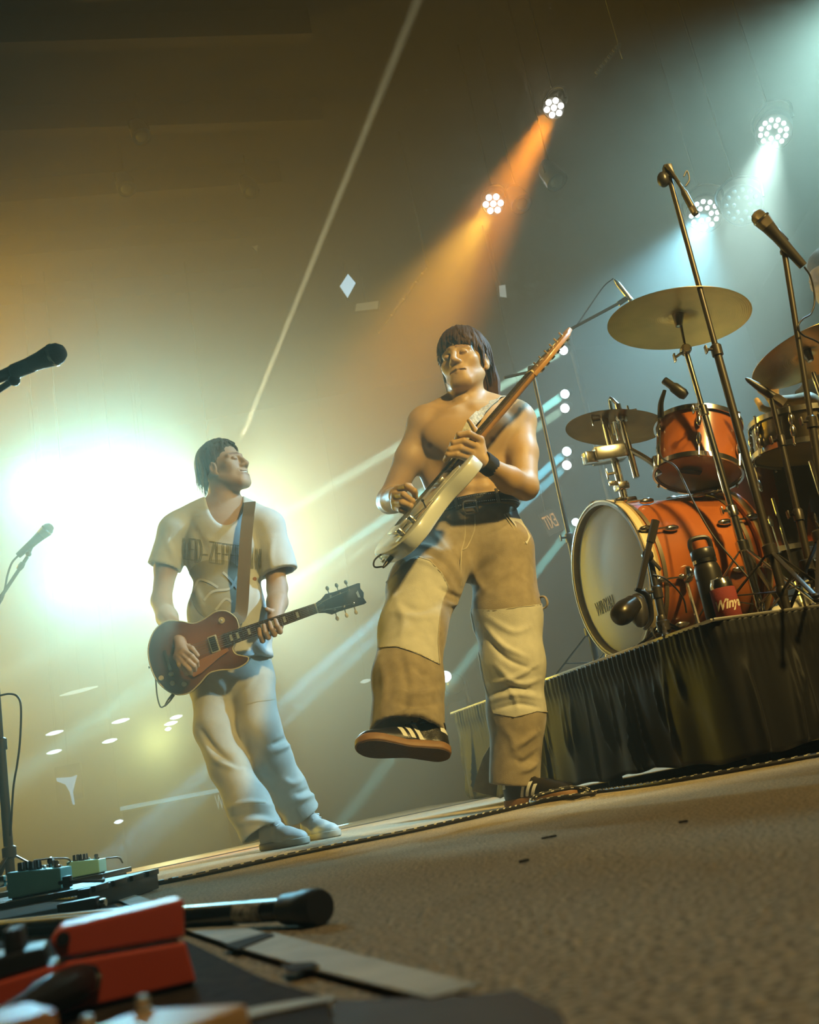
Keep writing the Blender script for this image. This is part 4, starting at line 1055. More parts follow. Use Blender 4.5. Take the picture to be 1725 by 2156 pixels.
    if style == 'single':
        hd = [(nut, -.021), (nut + .03, -.030), (nut + .055, -.046), (nut + .09, -.043), (hl - .012, -.047), (hl - .002, -.044), (hl - .008, -.022), (hl, 0), (hl - .008, .022), (hl - .002, .044), (hl - .012, .047), (nut + .09, .043), (nut + .055, .046), (nut + .03, .030), (nut, .021)]
        Mh = Matrix.Translation((nut, 0, 0)) @ Matrix.Rotation(math.radians(10), 4, 'Y') @ Matrix.Translation((-nut, 0, -.008))
        hm_ = BLACKPL
    else:
        hd = [(nut, -.021), (nut + .03, -.024), (nut + .06, -.030), (nut + .19, -.012), (nut + .205, .005), (nut + .225, .018), (hl, .030), (hl - .01, .044), (nut + .18, .046), (nut + .07, .036), (nut + .045, .045), (nut + .02, .032), (nut, .021)]
        Mh = Matrix.Translation((0, 0, -.012)); hm_ = MAPLE
    mb = MB(); mb.prism([(a, b) for a, b in hd], Mh, .014, .002); hs = build(mb, 'headstock', hm_)
    posts = []
    for i in range(6):
        if style == 'single':
            s_ = 1 if i < 3 else -1; j = i % 3; px_, py_ = nut + .072 + .042 * j, s_ * .030; kd = s_
        else:
            px_, py_ = nut + .045 + .028 * i, .018 - .0005 * i + (.006 if i > 3 else 0); kd = 1
        c = Mh @ V(px_, py_, .014); posts.append(c)
        mb = MB(); mb.lathe([(.0055, 0), (.0055, .003), (.0032, .004), (.0032, .014), (.004, .015)], c, (0, 0, 1), 10); tn = build(mb, 'tuner', NICKEL)
        e0_ = Mh @ V(px_, py_, -.004); e1_ = Mh @ V(px_, (.046 + .022) * kd, -.004)
        mb = MB(); mb.tube([e0_, e1_], .0028, 6); mb.ball(e1_, .011, 10, (.75, 1.0, .45)); build(mb, 'tuner_key', NICKEL if style != 'single' else CREAM, tn)
        mb = MB(); mb.box(Mh @ V(px_, py_, -.006), (.016, .022, .010), None, .002); build(mb, 'tuner_case', NICKEL, tn)
    mb = MB()
    for i in range(6):
        u = (i - 2.5) / 5; ys = u * .052; yn = u * .034; pi = [2, 1, 0, 3, 4, 5][::-1][i] if style == 'single' else [5, 4, 3, 2, 1, 0][::-1][i]
        mb.tube([V(brx, ys, .016), V(nut, yn, .0125), posts[pi]], .0007 + .0003 * i / 5, 4)
    o = build(mb, 'strings', NICKEL); o['kind'] = 'stuff'
    # hardware
    mb = MB(); mb.box((brx, 0, .010), (.012 if style == 'single' else .06, .085, .012), None, .002); build(mb, 'bridge', NICKEL)
    if style == 'single':
        mb = MB(); mb.box((brx - .045, 0, .010), (.014, .088, .012), None, .003); build(mb, 'tailpiece', NICKEL)
        for xx in (brx + .045, .285):
            mb = MB(); mb.box((xx, 0, .006), (.038, .072, .012), None, .003); pk = build(mb, 'pickup', CREAM); mb = MB(); mb.box((xx, 0, .011), (.028, .062, .008), None, .002); build(mb, 'pickup_cover', BLACKPL, pk)
        for (a, b) in ((.07, -.098), (.115, -.118), (.03, -.062), (.075, -.060)):
            mb = MB(); mb.lathe([(.011, 0), (.0115, .004), (.009, .014), (.0085, .015)], V(a, b, .001), (0, 0, 1), 12); build(mb, 'knob', CREAM)
        mb = MB(); mb.lathe([(.014, 0), (.014, .002), (.004, .003), (.002, .016)], V(.345, .085, .001), (0, 0, 1), 12); build(mb, 'toggle_switch', CREAM)
        gp = [(.150, -.050), (.235, -.040), (.335, -.034), (.338, -.048), (.29, -.062), (.20, -.098), (.165, -.104), (.152, -.085)]
        mb = MB(); mb.prism(gp, Matrix.Translation((0, 0, .009)), .003); build(mb, 'pickguard', GUARD)
        mb = MB(); mb.prism([(a + nut, b) for a, b in ((.008, -.010), (.030, -.013), (.040, 0), (.030, .013), (.008, .010))], Mh @ Matrix.Translation((0, 0, .014)), .0012); build(mb, 'truss_rod_cover', mat('cover_edge', (.06, .045, .025), .4), hs)
        mb = MB(); mb.prism([(hl - .030, -.012), (hl - .020, -.016), (hl - .022, .016), (hl - .032, .010)], Mh @ Matrix.Translation((0, 0, .014)), .001); build(mb, 'headstock_inlay', PEARL, hs)
    else:
        mb = MB(); mb.box((.285, 0, .006), (.024, .068, .012), None, .003); build(mb, 'pickup', NICKEL)
        mb = MB(); mb.box((.105, 0, .007), (.02, .068, .012), None, .003); build(mb, 'pickup', BLACKPL)
        mb = MB(); mb.box((.115, -.105, .002), (.16, .032, .003), None, .001); cp = build(mb, 'control_plate', NICKEL)
        for a in (.065, .115):
            mb = MB(); mb.lathe([(.0095, 0), (.0098, .002), (.0098, .020), (.009, .021)], V(a, -.105, .004), (0, 0, 1), 14); build(mb, 'knob', NICKEL)
        mb = MB(); mb.tube([V(.17, -.105, .004), V(.178, -.105, .022)], .0022, 6); mb.ball(V(.179, -.105, .024), .005, 8); build(mb, 'pickup_switch', BLACKPL)
        gp = [(.14, -.05), (.33, -.045), (.345, -.075), (.33, -.10), (.25, -.085), (.18, -.09)]
        mb = MB(); mb.prism(gp, Matrix.Translation((0, 0, .001)), .002); build(mb, 'pickguard', mat('white_guard', (.6, .6, .55), .35))
    for (a, b) in (((-.004, 0)), ((.40, .06) if style == 'single' else (.37, .118))):
        mb = MB(); mb.lathe([(.006, 0), (.003, .004), (.003, .008), (.007, .011)], V(a, b, -th / 2), (-1, 0, 0) if a < .1 else (.6, .8, 0), 10); build(mb, 'strap_button', NICKEL)
    def loc(a, b, c): return root.matrix_basis @ V(a * k, b * k, c * k)
    return root, loc
def strap(name, label, pts, wd, nrm, m, cat='strap'):
    c = catmull(pts, 6); mb = MB(); vs, fs = [], []
    nn = [Vector(n) for n in nrm]; nn = [nn[min(int(i * len(nn) / len(c)), len(nn) - 1)] for i in range(len(c))]
    for i, p in enumerate(c):
        t = (c[min(i + 1, len(c) - 1)] - c[max(i - 1, 0)]).normalized(); w_ = t.cross(nn[i]).normalized() * wd / 2; n_ = w_.cross(t).normalized() * .0015
        vs += [p + w_ + n_, p - w_ + n_, p - w_ - n_, p + w_ - n_]
    for i in range(len(c) - 1):
        for j in range(4): fs.append((4 * i + j, 4 * i + (j + 1) % 4, 4 * i + 4 + (j + 1) % 4, 4 * i + 4 + j))
    mb.add(vs, fs); o = mb.build(name, m, None, 40, loc=c[0]); return tag(o, label, cat)
def plug_cable(name, label, jack, outdir, loop, par_m):
    j = Vector(jack); d = Vector(outdir).normalized()
    root = thing(name, j, label, 'cable')
    mb = MB(); mb.lathe([(.0032, -.012), (.0032, .0), (.008, .001), (.0085, .028), (.006, .05), (.0035, .062)], j, d, 12); mb.build('plug', BLACKPL, root)
    mb = MB(); mb.tube(catmull([j + d * .06] + [Vector(p) for p in loop], 8), .0030, 7); mb.build('lead', par_m, root)
    return root
RUBBER = mat('black_rubber', (0.018, 0.016, 0.014), 0.5)
# the pale guitar, held edge-on by the bare-chested player
tl_, hd_ = at(800, 1166, 3.20), at(1208, 684, 3.30)
ax = (hd_ - tl_).normalized(); tocv = (CAM - tl_).normalized(); n0 = ax.cross(tocv); n0 = n0 if n0.dot(_R) < 0 else -n0
g1, l1 = guitar('electric_guitar', 'pale silver guitar with maple neck held edge-on by the bare-chested player', tl_, hd_, n0 * .985 + tocv * .17, 'tele')
print('G1 y.toc', (g1.matrix_basis.to_3x3() @ V(0, 1, 0)).dot(tocv))
strap('guitar_strap', 'white patterned guitar strap over a bare shoulder', [l1(.372, .125, -.03), at(985, 905, 3.36), at(1010, 872, 3.395), at(1042, 842, 3.48), at(1062, 842, 3.56), at(1060, 880, 3.64)], .034, [(CAM - at(1000, 880, 3.4)), (CAM - at(1000, 880, 3.4)), V(0, -.5, 1), V(0, .2, 1), V(0, 1, .3)],
      mat('strap_white', (.62, .60, .50), .8, noise=.6, nscale=120))
plug_cable('guitar_cable', 'short looped cable plugged into the pale silver guitar', l1(.01, -.06, -.022), at(806, 1196, 3.12) - l1(.01, -.06, -.022), [at(805, 1193, 3.11), at(790, 1194, 3.12), at(787, 1185, 3.14), at(796, 1172, 3.18), at(830, 1150, 3.30), at(850, 1150, 3.42)], RUBBER)
# the sunburst guitar of the other player
tl_, hd_ = at(317, 1403, 3.99), at(766, 1246, 3.97)
tocv = (CAM - tl_).normalized()
g2, l2 = guitar('electric_guitar', 'dark sunburst guitar with cream binding held by the player in white', tl_, hd_, tocv + V(0, 0, .10), 'single')
strap('guitar_strap', 'plain brown guitar strap running down the white T-shirt', [l2(.395, .075, -.03), at(508, 1290, 4.055), at(514, 1200, 4.045), at(519, 1120, 4.055), at(524, 1078, 4.085), at(526, 1058, 4.17), at(520, 1062, 4.28)], .052, [(CAM - at(515, 1200, 4.0)), (CAM - at(515, 1200, 4.0)), (CAM - at(515, 1200, 4.0)), V(0, -.6, .8), V(0, 0, 1)],
      mat('strap_brown', (.16, .10, .035), .7))
plug_cable('guitar_cable', 'thin cable hanging from the sunburst guitar', l2(.05, -.142, -.03), at(346, 1488, 4.0) - l2(.05, -.142, -.03), [at(338, 1488, 4.0), at(331, 1465, 4.02), at(327, 1425, 4.05), at(318, 1390, 4.06), at(330, 1340, 4.12)], RUBBER)
# ================================================================ drum riser
SKIRT = mat('black_velvet', (0.0040, 0.0032, 0.0024), 0.55, noise=0.3, nscale=15, sheen=0.10, spec=0.3)
PLY = mat('riser_ply', (0.10, 0.075, 0.045), 0.8, noise=0.3, nscale=20)
TRIMM = mat('riser_metal_edge', (0.55, 0.52, 0.46), 0.35, 1.0)
ZR = 0.412
RA, RB = V(.03, 4.53, 0), V(.79, 2.85, 0)
ru = (RA - RB).normalized(); rv = V(ru.y, -ru.x, 0); RL, RW = (RA - RB).length, 2.7
riser = thing('drum_riser', (RA + RB) / 2 + rv * RW / 2, 'black skirted drum riser under the drum kit', 'riser')
c = RB + ru * RL / 2 + rv * RW / 2
mb = MB(); mb.box(c + V(0, 0, ZR - .03), (RL - .02, RW - .02, .06), frame((0, 0, 1), ru)); mb.build('deck', PLY, riser)
mb = MB()
for a, b in ((.15, .15), (RL - .15, .15), (RL / 2, .15), (.15, 1.2), (RL - .15, 1.2), (.15, 2.4), (RL - .15, 2.4)): mb.box(RB + ru * a + rv * b + V(0, 0, (ZR - .06) / 2), (.05, .05, ZR - .06))
mb.build('legs', mat('riser_leg', (.02, .02, .02), .6), riser)['kind'] = 'stuff'
cor = [RB + rv * RW, RB, RA, RA + rv * RW]
def skirt(seed):
    """one gathered cloth hung round three sides, corners rounded"""
    path = [cor[0]]
    for i in (1, 2):
        a = (cor[i - 1] - cor[i]).normalized(); b = (cor[i + 1] - cor[i]).normalized(); rr = .045
        for u in np.linspace(0, 1, 7): path.append(cor[i] + a * rr * (1 - u) ** 2 + b * rr * u ** 2)
    path.append(cor[3]); A = np.array([(p.x, p.y) for p in path]); seg = np.linalg.norm(np.diff(A, axis=0), axis=1); cum = np.concatenate([[0], np.cumsum(seg)]); L = cum[-1]
    ns, nt = int(L / .0062), 30; r = np.random.default_rng(seed)
    s = np.linspace(0, L, ns); t = np.linspace(0, 1, nt) ** 1.15
    px, py = np.interp(s, cum, A[:, 0]), np.interp(s, cum, A[:, 1])
    tx, ty = np.gradient(px), np.gradient(py); nn = np.hypot(tx, ty); nx, ny = ty / nn, -tx / nn
    k9 = np.ones(9) / 9; nx = np.convolve(np.pad(nx, 4, 'edge'), k9, 'valid'); ny = np.convolve(np.pad(ny, 4, 'edge'), k9, 'valid')
    if ((px.mean() - c.x) * nx.mean() + (py.mean() - c.y) * ny.mean()) < 0: nx, ny = -nx, -ny
    Sg, Tg = np.meshgrid(s, t)
    ph = np.cumsum(r.uniform(.5, 1.5, ns)); ph = ph / ph[-1] * (L / .026) * 2 * PI
    ple = (np.abs(np.sin(ph / 2)) ** .6)[None, :]
    fol = np.zeros((nt, ns))
    for i in range(int(L / .05)):
        s0 = r.uniform(0, L); a = r.uniform(.008, .030); w_ = r.uniform(.004, .010); dr = r.uniform(-.07, .07); t0, t1 = r.uniform(0, .3), r.uniform(.4, 1.15); cu = r.uniform(-.04, .04)
        env = np.clip((Tg - t0) / .12, 0, 1) * np.clip((t1 - Tg) / .15, 0, 1); fol = np.maximum(fol, a * np.exp(-np.abs((Sg - s0 - dr * Tg - cu * Tg * Tg) / w_) ** 1.5) * env)
    wide = .012 * np.sin(Sg * 17 + 3 * np.sin(Sg * 3)) + .008 * np.sin(Sg * 41 + 1)
    off = .008 + .011 * ple * np.where(Tg < .13, 1, np.exp(-(Tg - .13) * 11)) + np.clip((Tg - .10) * 1.6, 0, 1) * (wide * .8 + fol) + .010 * Tg
    z = (ZR + .002) * (1 - Tg) + Tg * (.036 + .007 * np.sin(Sg * 9 + seed) + .004 * np.sin(Sg * 31))
    P_ = np.stack([px[None, :] + nx[None, :] * off, py[None, :] + ny[None, :] * off, z], -1).reshape(-1, 3); idx = np.arange(ns * nt).reshape(nt, ns)
    Q_ = np.stack([idx[:-1, :-1], idx[:-1, 1:], idx[1:, 1:], idx[1:, :-1]], -1).reshape(-1, 4)
    o = link_mesh('skirt', P_, Q_, SKIRT, riser, True); md = o.modifiers.new('thickness', 'SOLIDIFY'); md.thickness = .002
skirt(5)
mb = MB()
for a, b in ((cor[0], cor[1]), (cor[1], cor[2])):
    mb.box((a + b) / 2 + V(0, 0, ZR + .004), ((b - a).length + .02, .035, .010), frame((0, 0, 1), b - a), .002)
mb.build('edge_trim', TRIMM, riser)
def rz(x, y, Y):
    """point on the riser's deck below a picture point"""
    p = at(x, y, Y); return V(p.x, p.y, ZR)

# ================================================================ drums
AMBER = mat('amber_lacquer', (0.46, 0.125, 0.022), 0.25, noise=0.35, nscale=5, coat=0.7)
REDAMB = mat('red_amber_lacquer', (0.33, 0.060, 0.014), 0.3, noise=0.3, nscale=5, coat=0.5)
HOOPW = mat('maple_hoop', (0.44, 0.30, 0.12), 0.4, noise=0.2, nscale=30, coat=0.3)
HEADW = mat('drum_head', (0.82, 0.79, 0.64), 0.45, noise=0.12, nscale=4)
HEADC = mat('clear_drum_head', (0.42, 0.27, 0.11), 0.3, noise=0.25, nscale=8)
BRONZE = mat('bronze', (0.60, 0.40, 0.14), 0.34, 1.0, noise=0.25, nscale=9)
BRONZED = mat('dark_bronze', (0.38, 0.22, 0.07), 0.30, 1.0, noise=0.35, nscale=10)
def drum(name, label, c, axis, R_, dep, shell, lugs=6, hoop=CHROME, hoopw=.018, head=HEADC, head2=None, lugm=CHROME, base=None):
    ax = Vector(axis).normalized(); c = Vector(c); t = thing(name, base if base is not None else c, label, 'drum')
    mb = MB(); mb.lathe([(R_, -dep / 2), (R_, dep / 2), (R_ - .008, dep / 2), (R_ - .008, -dep / 2)], c, ax, 48, closed=True); mb.build('shell', shell, t, 30)
    F3 = frame(ax)
    for s in (-1, 1):
        mb = MB(); mb.lathe([(R_ + .004, s * (dep / 2 - hoopw * .4)), (R_ + .012, s * (dep / 2 - hoopw * .4)), (R_ + .012, s * (dep / 2 + hoopw * .6)), (R_ + .004, s * (dep / 2 + hoopw * .6))], c, ax, 48, closed=True); mb.build('hoop', hoop, t, 30)
        mb = MB(); mb.lathe([(0, s * (dep / 2 + .006)), (R_ * .9, s * (dep / 2 + .006)), (R_ + .003, s * (dep / 2 + .002))], c, ax, 48); mb.build('head', (head2 if s < 0 and head2 else head), t, 30)
    for i in range(lugs):
        a = 2 * PI * (i + .35) / lugs; rd = F3 @ V(math.cos(a), math.sin(a), 0); tg = ax.cross(rd)
        for s in (-1, 1):
            mb = MB(); mb.ball(c + rd * (R_ + .010) + ax * s * dep * .20, .014, 10, (.75, .75, 1.9), frame(ax, rd)); lg = mb.build('lug', lugm, t, 60)
            mb = MB(); mb.tube([c + rd * (R_ + .013) + ax * s * dep * .24, c + rd * (R_ + .013) + ax * s * (dep / 2 + hoopw * .7)], .0032, 6); mb.ball(c + rd * (R_ + .013) + ax * s * (dep / 2 + hoopw * .8), .006, 8); mb.build('tension_rod', CHROME, lg)
    return t
# bass drum
bn = V(-.95, -.31, 0).normalized(); bR, bD = .263, .44
bf = at(1294, 1222, 3.50); bf.z = ZR + bR + .022; bc_ = bf - bn * bD / 2
bass = thing('bass_drum', V(bc_.x, bc_.y, ZR), 'large amber bass drum with pale front head on the riser', 'drum')
mb = MB(); mb.lathe([(bR, -bD / 2), (bR, bD / 2), (bR - .01, bD / 2), (bR - .01, -bD / 2)], bc_, bn, 64, closed=True); mb.build('shell', AMBER, bass, 30)
for s in (-1, 1):
    mb = MB(); mb.lathe([(bR + .003, s * (bD / 2 - .022)), (bR + .018, s * (bD / 2 - .022)), (bR + .018, s * (bD / 2 + .022)), (bR + .003, s * (bD / 2 + .022))], bc_, bn, 64, closed=True); mb.build('hoop', HOOPW if s > 0 else AMBER, bass, 30)
    mb = MB(); mb.lathe([(bR + .0185, s * (bD / 2 - .012)), (bR + .0195, s * bD / 2), (bR + .0185, s * (bD / 2 + .012))], bc_, bn, 64, cap=False); mb.build('hoop_inlay', HOOPW if s < 0 else CREAM, bass, 30)
    mb = MB(); mb.lathe([(bR + .0, s * (bD / 2 - .055)), (bR + .004, s * (bD / 2 - .055)), (bR + .004, s * (bD / 2 - .040)), (bR, s * (bD / 2 - .040))], bc_, bn, 64, closed=True); mb.build('shell_ring', mat('ring_dark', (.20, .16, .10), .4, .6), bass, 30)
mb = MB(); mb.lathe([(0, bD / 2 + .004), (bR * .93, bD / 2 + .004), (bR + .002, bD / 2 - .001)], bc_, bn, 64); fh = mb.build('front_head', HEADW, bass, 30)
mb = MB(); mb.lathe([(bR + .019, bD / 2 + .015), (bR + .0215, bD / 2 + .019), (bR + .0195, bD / 2 + .0235), (bR + .014, bD / 2 + .024)], bc_, bn, 64, cap=False); mb.build('hoop_edge', CHROME, bass, 30)
mb = MB(); mb.lathe([(0, -bD / 2 - .004), (bR, -bD / 2)], bc_, bn, 48); mb.build('rear_head', HEADC, bass, 30)
F3 = frame(bn, (0, 0, 1))
for i in range(10):
    a = 2 * PI * (i + .08) / 10; rd = F3 @ V(math.cos(a), math.sin(a), 0)
    for s in (-1, 1):
        mb = MB(); mb.ball(bc_ + rd * (bR + .012) + bn * s * bD * .24, .015, 10, (.8, .8, 2.0), frame(bn, rd)); lg = mb.build('lug', CHROME, bass, 60)
        mb = MB(); e = bc_ + rd * (bR + .018); mb.tube([e + bn * s * bD * .26, e + bn * s * (bD / 2 + .02)], .0035, 6); mb.ball(e + bn * s * (bD / 2 - .012) + rd * .008, .017, 8, (.7, .7, 1.6), frame(bn, rd)); mb.build('claw', CHROME if i % 2 else DARKCHROME, lg)
# lettering on the front head, upper half is lost: WINYAH in small capitals
xx_ = V(0, 0, 1).cross(bn).normalized()
def put_text(txt, size, c, xdir, ydir, m, nm, par, fs=(1, 1)):
    vs, fs_ = text_mesh(txt, size, fs, .0006); mb = MB(); zz = Vector(xdir).cross(Vector(ydir)).normalized()
    mb.add([Vector(c) + Vector(xdir) * v[0] + Vector(ydir) * v[1] + zz * v[2] for v in vs], fs_); return mb.build(nm, m, par, 0)
put_text('WINYAH.', .048, bf + bn * .0055 - xx_ * .10 + V(0, 0, -.075), xx_, V(0, 0, 1), mat('head_ink', (.42, .34, .17), .6), 'lettering', fh, (.75, 1.5))
# spurs
for s in (-1, 1):
    side = bn.cross(V(0, 0, 1)).normalized() * s
    p0 = bc_ + bn * .10 + side * (bR + .012) * .92 - V(0, 0, bR * .25); p1_ = V(*(p0 + side * .10 + bn * .06)); p1_.z = ZR + .006
    mb = MB(); mb.ball(p0, .034, 12, (1, .6, 1.5), frame(side)); sp = mb.build('spur_bracket', CHROME, bass, 60)
    mb = MB(); mb.tube([p0, p1_], .0075, 8); mb.build('spur', CHROME, sp); mb = MB(); mb.ball(p1_, .012, 8, (1, 1, .5)); mb.build('rubber_foot', RUBBER, sp)
# tom mount on the bass drum
mp = bc_ + bn * .10 + V(0, 0, bR)
mt = thing('tom_mount', mp, 'chrome double-post tom holder standing on the bass drum', 'stand')
mb = MB(); mb.box(mp + V(0, 0, .012), (.07, .06, .03), frame((0, 0, 1), bn), .008); mb.build('base_plate', CHROME, mt)
topm = mp + V(0, 0, .36)
mb = MB(); mb.tube([mp, topm], .0145, 12); mb.build('post', CHROME, mt)
mb = MB(); mb.box(mp + V(0, 0, .075), (.045, .045, .03), frame((0, 0, 1), bn), .006); mb.box(mp + V(-.03, -.01, .09), (.03, .012, .018), frame((0, 0, 1), bn), .003); mb.build('collar', CHROME, mt)
q = mp + V(0, 0, .20); mb = MB(); mb.box(q + V(-.02, -.015, 0), (.12, .075, .055), frame((0, 0, 1), (1, .15, 0)), .008); mb.build('clamp_block', CHROME, mt)
mb = MB(); mb.box(q + V(-.095, -.04, -.008), (.05, .035, .045), frame((0, 0, 1), (1, .45, 0)), .006); mb.build('clamp_jaw', CHROME, mt)
mb = MB(); mb.tube([q + V(.055, -.03, -.11), q + V(.055, -.03, .18)], .012, 10); mb.build('post', CHROME, mt)
mb = MB(); mb.lathe([(.020, -.02), (.024, -.012), (.024, .012), (.020, .02)], q + V(.055, -.03, .13), (0, 0, 1), 14); mb.build('memory_lock', CHROME, mt)
for k_, (dx, dz) in enumerate(((-.045, -.075), (-.05, .14), (.09, .15))):
    mb = MB(); w0 = q + V(dx, -.02, dz); mb.tube([w0, w0 + V(.03, 0, 0)], .005, 6); mb.box(w0, (.006, .014, .042), None, .002); mb.build('wing_nut', CHROME, mt)
# rack tom
tc_ = at(1470, 948, 3.46); tax = V(.30, .16, 1).normalized()
tom = drum('rack_tom', 'amber rack tom with chrome hoops mounted over the bass drum', tc_, tax, .146, .185, AMBER, 6, CHROME, .018, HEADC, HEADC)
mb = MB(); a0 = q + V(.055, -.03, .0); mb.tube(catmull([a0, (a0 + tc_ - V(.15, 0, .03)) / 2, tc_ + V(-.155, .0, -.035)], 5), .0105, 8); mb.box(tc_ + V(-.160, 0, -.03), (.02, .05, .07), None, .005); mb.build('tom_arm', CHROME, mt)
mb = MB(); pq = tc_ - tax * .104 + V(-.035, -.045, .008); mb.box(pq, (.075, .028, .004), frame(tax, (1, .1, 0)), .001); mb.build('damper_pad', RUBBER, tom)
# floor tom and snare
drum('floor_tom', 'red-amber floor tom standing behind the bass drum', at(1598, 1090, 3.95), (0, .03, 1), .20, .36, REDAMB, 6, CHROME, .02, HEADC)
for a in (.6, 2.7, 4.8):
    pass
ft = bpy.data.objects['floor_tom']
for a in (.9, 2.9, 4.7):
    p = at(1598, 1090, 3.95) + V(math.cos(a) * .215, math.sin(a) * .215, 0); mb = MB(); mb.tube([p + V(0, 0, .02), V(p.x, p.y, ZR + .004)], .007, 8); mb.build('leg', CHROME, ft)
sn_c = at(1690, 922, 3.55)
snare = drum('snare_drum', 'dark metal snare drum with chrome hoops at the right edge', sn_c, (.14, -.02, 1), .174, .115, mat('smoked_chrome', (.24, .20, .14), .2, 1.0), 8, CHROME, .02, HEADC, HEADC)

# ================================================================ cymbals and stands
def cymbal(name, label, c, axis, R_, m, cup=.16):
    t = thing(name, c, label, 'cymbal'); pr = [(0.008, R_ * .11), (R_ * .06, R_ * .108), (R_ * .12, R_ * .08), (R_ * .17, R_ * .045), (R_ * .30, R_ * .035), (R_ * .6, R_ * .018), (R_ * .9, 0), (R_, -R_ * .012), (R_, -R_ * .016), (R_ * .9, -.0035), (R_ * .6, R_ * .018 - .0025), (R_ * .30, R_ * .035 - .0025), (R_ * .17, R_ * .045 - .0025), (R_ * .12, R_ * .08 - .0025), (0.008, R_ * .108 - .0025)]
    mb = MB(); mb.lathe(pr, c, axis, 64); mb.build('plate', m, t, 50)
    ax = Vector(axis).normalized(); mb = MB(); mb.lathe([(.02, R_ * .11), (.02, R_ * .11 + .012), (.006, R_ * .11 + .014), (.006, R_ * .11 + .03)], c, ax, 12); mb.build('felt', BLACKCLOTH, t)
    mb = MB(); mb.lathe([(.006, -.03), (.012, -.028), (.020, R_ * .04), (.022, R_ * .07)], c, ax, 12); mb.build('seat_cup', DARKCHROME, t)
    return t
def cym_material(base, name):
    m = base.copy(); m.name = name; nt = m.node_tree; b = nt.nodes['Principled BSDF']
    tc = nt.nodes.new('ShaderNodeTexCoord'); wv = nt.nodes.new('ShaderNodeTexWave'); wv.wave_type = 'RINGS'; wv.rings_direction = 'SPHERICAL'; wv.inputs['Scale'].default_value = 45; wv.inputs['Distortion'].default_value = .6
    nt.links.new(tc.outputs['Object'], wv.inputs['Vector']); bp = nt.nodes.new('ShaderNodeBump'); bp.inputs['Strength'].default_value = .12; bp.inputs['Distance'].default_value = .0015
    nt.links.new(wv.outputs['Fac'], bp.inputs['Height']); nt.links.new(bp.outputs['Normal'], b.inputs['Normal']); return m
CY1 = cym_material(BRONZE, 'cymbal_bronze'); CY2 = cym_material(BRONZED, 'cymbal_dark_bronze')
def stand(name, label, foot, top, sections, legr=.30, legh=.30, m=CHROME, n_leg=3, rot=.4, cat='stand'):
    """a tripod stand from the deck point foot up to top: sections = [(fraction, radius)...]"""
    foot = Vector(foot); top = Vector(top); t = thing(name, foot, label, cat); d = top - foot
    fr = [s[0] for s in sections] + [1.0]
    for i, (f, r) in enumerate(sections):
        a = foot + d * f; b = foot + d * fr[i + 1]
        mb = MB(); mb.tube([a - d.normalized() * .01, b], r, 10); mb.build('tube', m, t)
        if i:
            mb = MB(); mb.lathe([(r * 1.2, -.02), (sections[i - 1][1] * 1.35, -.022), (sections[i - 1][1] * 1.35, .012), (r * 1.15, .018)], a, d, 12); cl = mb.build('clamp', m, t)
            mb = MB(); mb.tube([a, a + V(-.035, -.015, .0)], .005, 6); mb.box(a + V(-.038, -.016, 0), (.006, .02, .026), None, .002); mb.build('wing_nut', m, cl)
    for k_ in range(n_leg):
        a = rot + 2 * PI * k_ / n_leg; e = foot + V(math.cos(a) * legr, math.sin(a) * legr, .008); hub = foot + V(0, 0, legh); mid = hub.lerp(e, .55); lowc = foot + V(0, 0, .07)
        mb = MB(); mb.tube([hub, e], .008, 6, sx=.5); lg = mb.build('leg', m, t); mb = MB(); mb.tube([lowc, mid], .005, 6, sx=.5); mb.build('brace', m, lg); mb = MB(); mb.ball(e, .013, 8, (1, 1, .7)); mb.build('rubber_foot', RUBBER, lg)
    mb = MB(); mb.lathe([(.016, -.02), (.022, -.015), (.022, .015), (.016, .02)], foot + V(0, 0, legh), (0, 0, 1), 12); mb.build('leg_collar', m, t); mb = MB(); mb.lathe([(.014, -.015), (.018, 0), (.014, .015)], foot + V(0, 0, .07), (0, 0, 1), 12); mb.build('leg_collar', m, t)
    return t
# main crash
cc = at(1429, 672, 3.25); cax = (V(.17, .0, 1)).normalized()
cymbal('crash_cymbal', 'big bronze crash cymbal tilted on a tall stand', cc, cax, .247, CY1)
ctop = cc - cax * .10 + V(.012, 0, -.02); cfoot = V(ctop.x + .005, ctop.y, ZR)
cs = stand('cymbal_stand', 'chrome cymbal stand rising in front of the rack tom', cfoot, ctop, [(0, .0145), (.40, .0125), (.77, .0095)], .26, .27, CHROME, 3, .9)
mb = MB(); mb.lathe([(.014, -.018), (.019, -.012), (.019, .012), (.014, .018)], ctop, (0, 1, 0), 12); mb.tube([ctop, cc + cax * .045], .0052, 8); mb.tube([ctop, ctop + V(-.04, 0, -.02)], .005, 6); mb.box(ctop + V(-.045, 0, -.022), (.006, .02, .03), None, .002); mb.build('tilter', DARKCHROME, cs)
# ride over the bass drum, on the mount's second post
rc = at(1297, 900, 3.62); cymbal('ride_cymbal', 'dark bronze ride cymbal left of the rack tom', rc, V(.22, .02, 1), .190, CY2)
rd_ = q + V(.055, -.03, .18)
mb = MB(); mb.tube(catmull([rd_, rd_ + V(-.02, .02, .03), rc - V(0, 0, .05), rc + V(0, 0, .05)], 4), .0065, 8); mb.build('ride_arm', CHROME, mt)
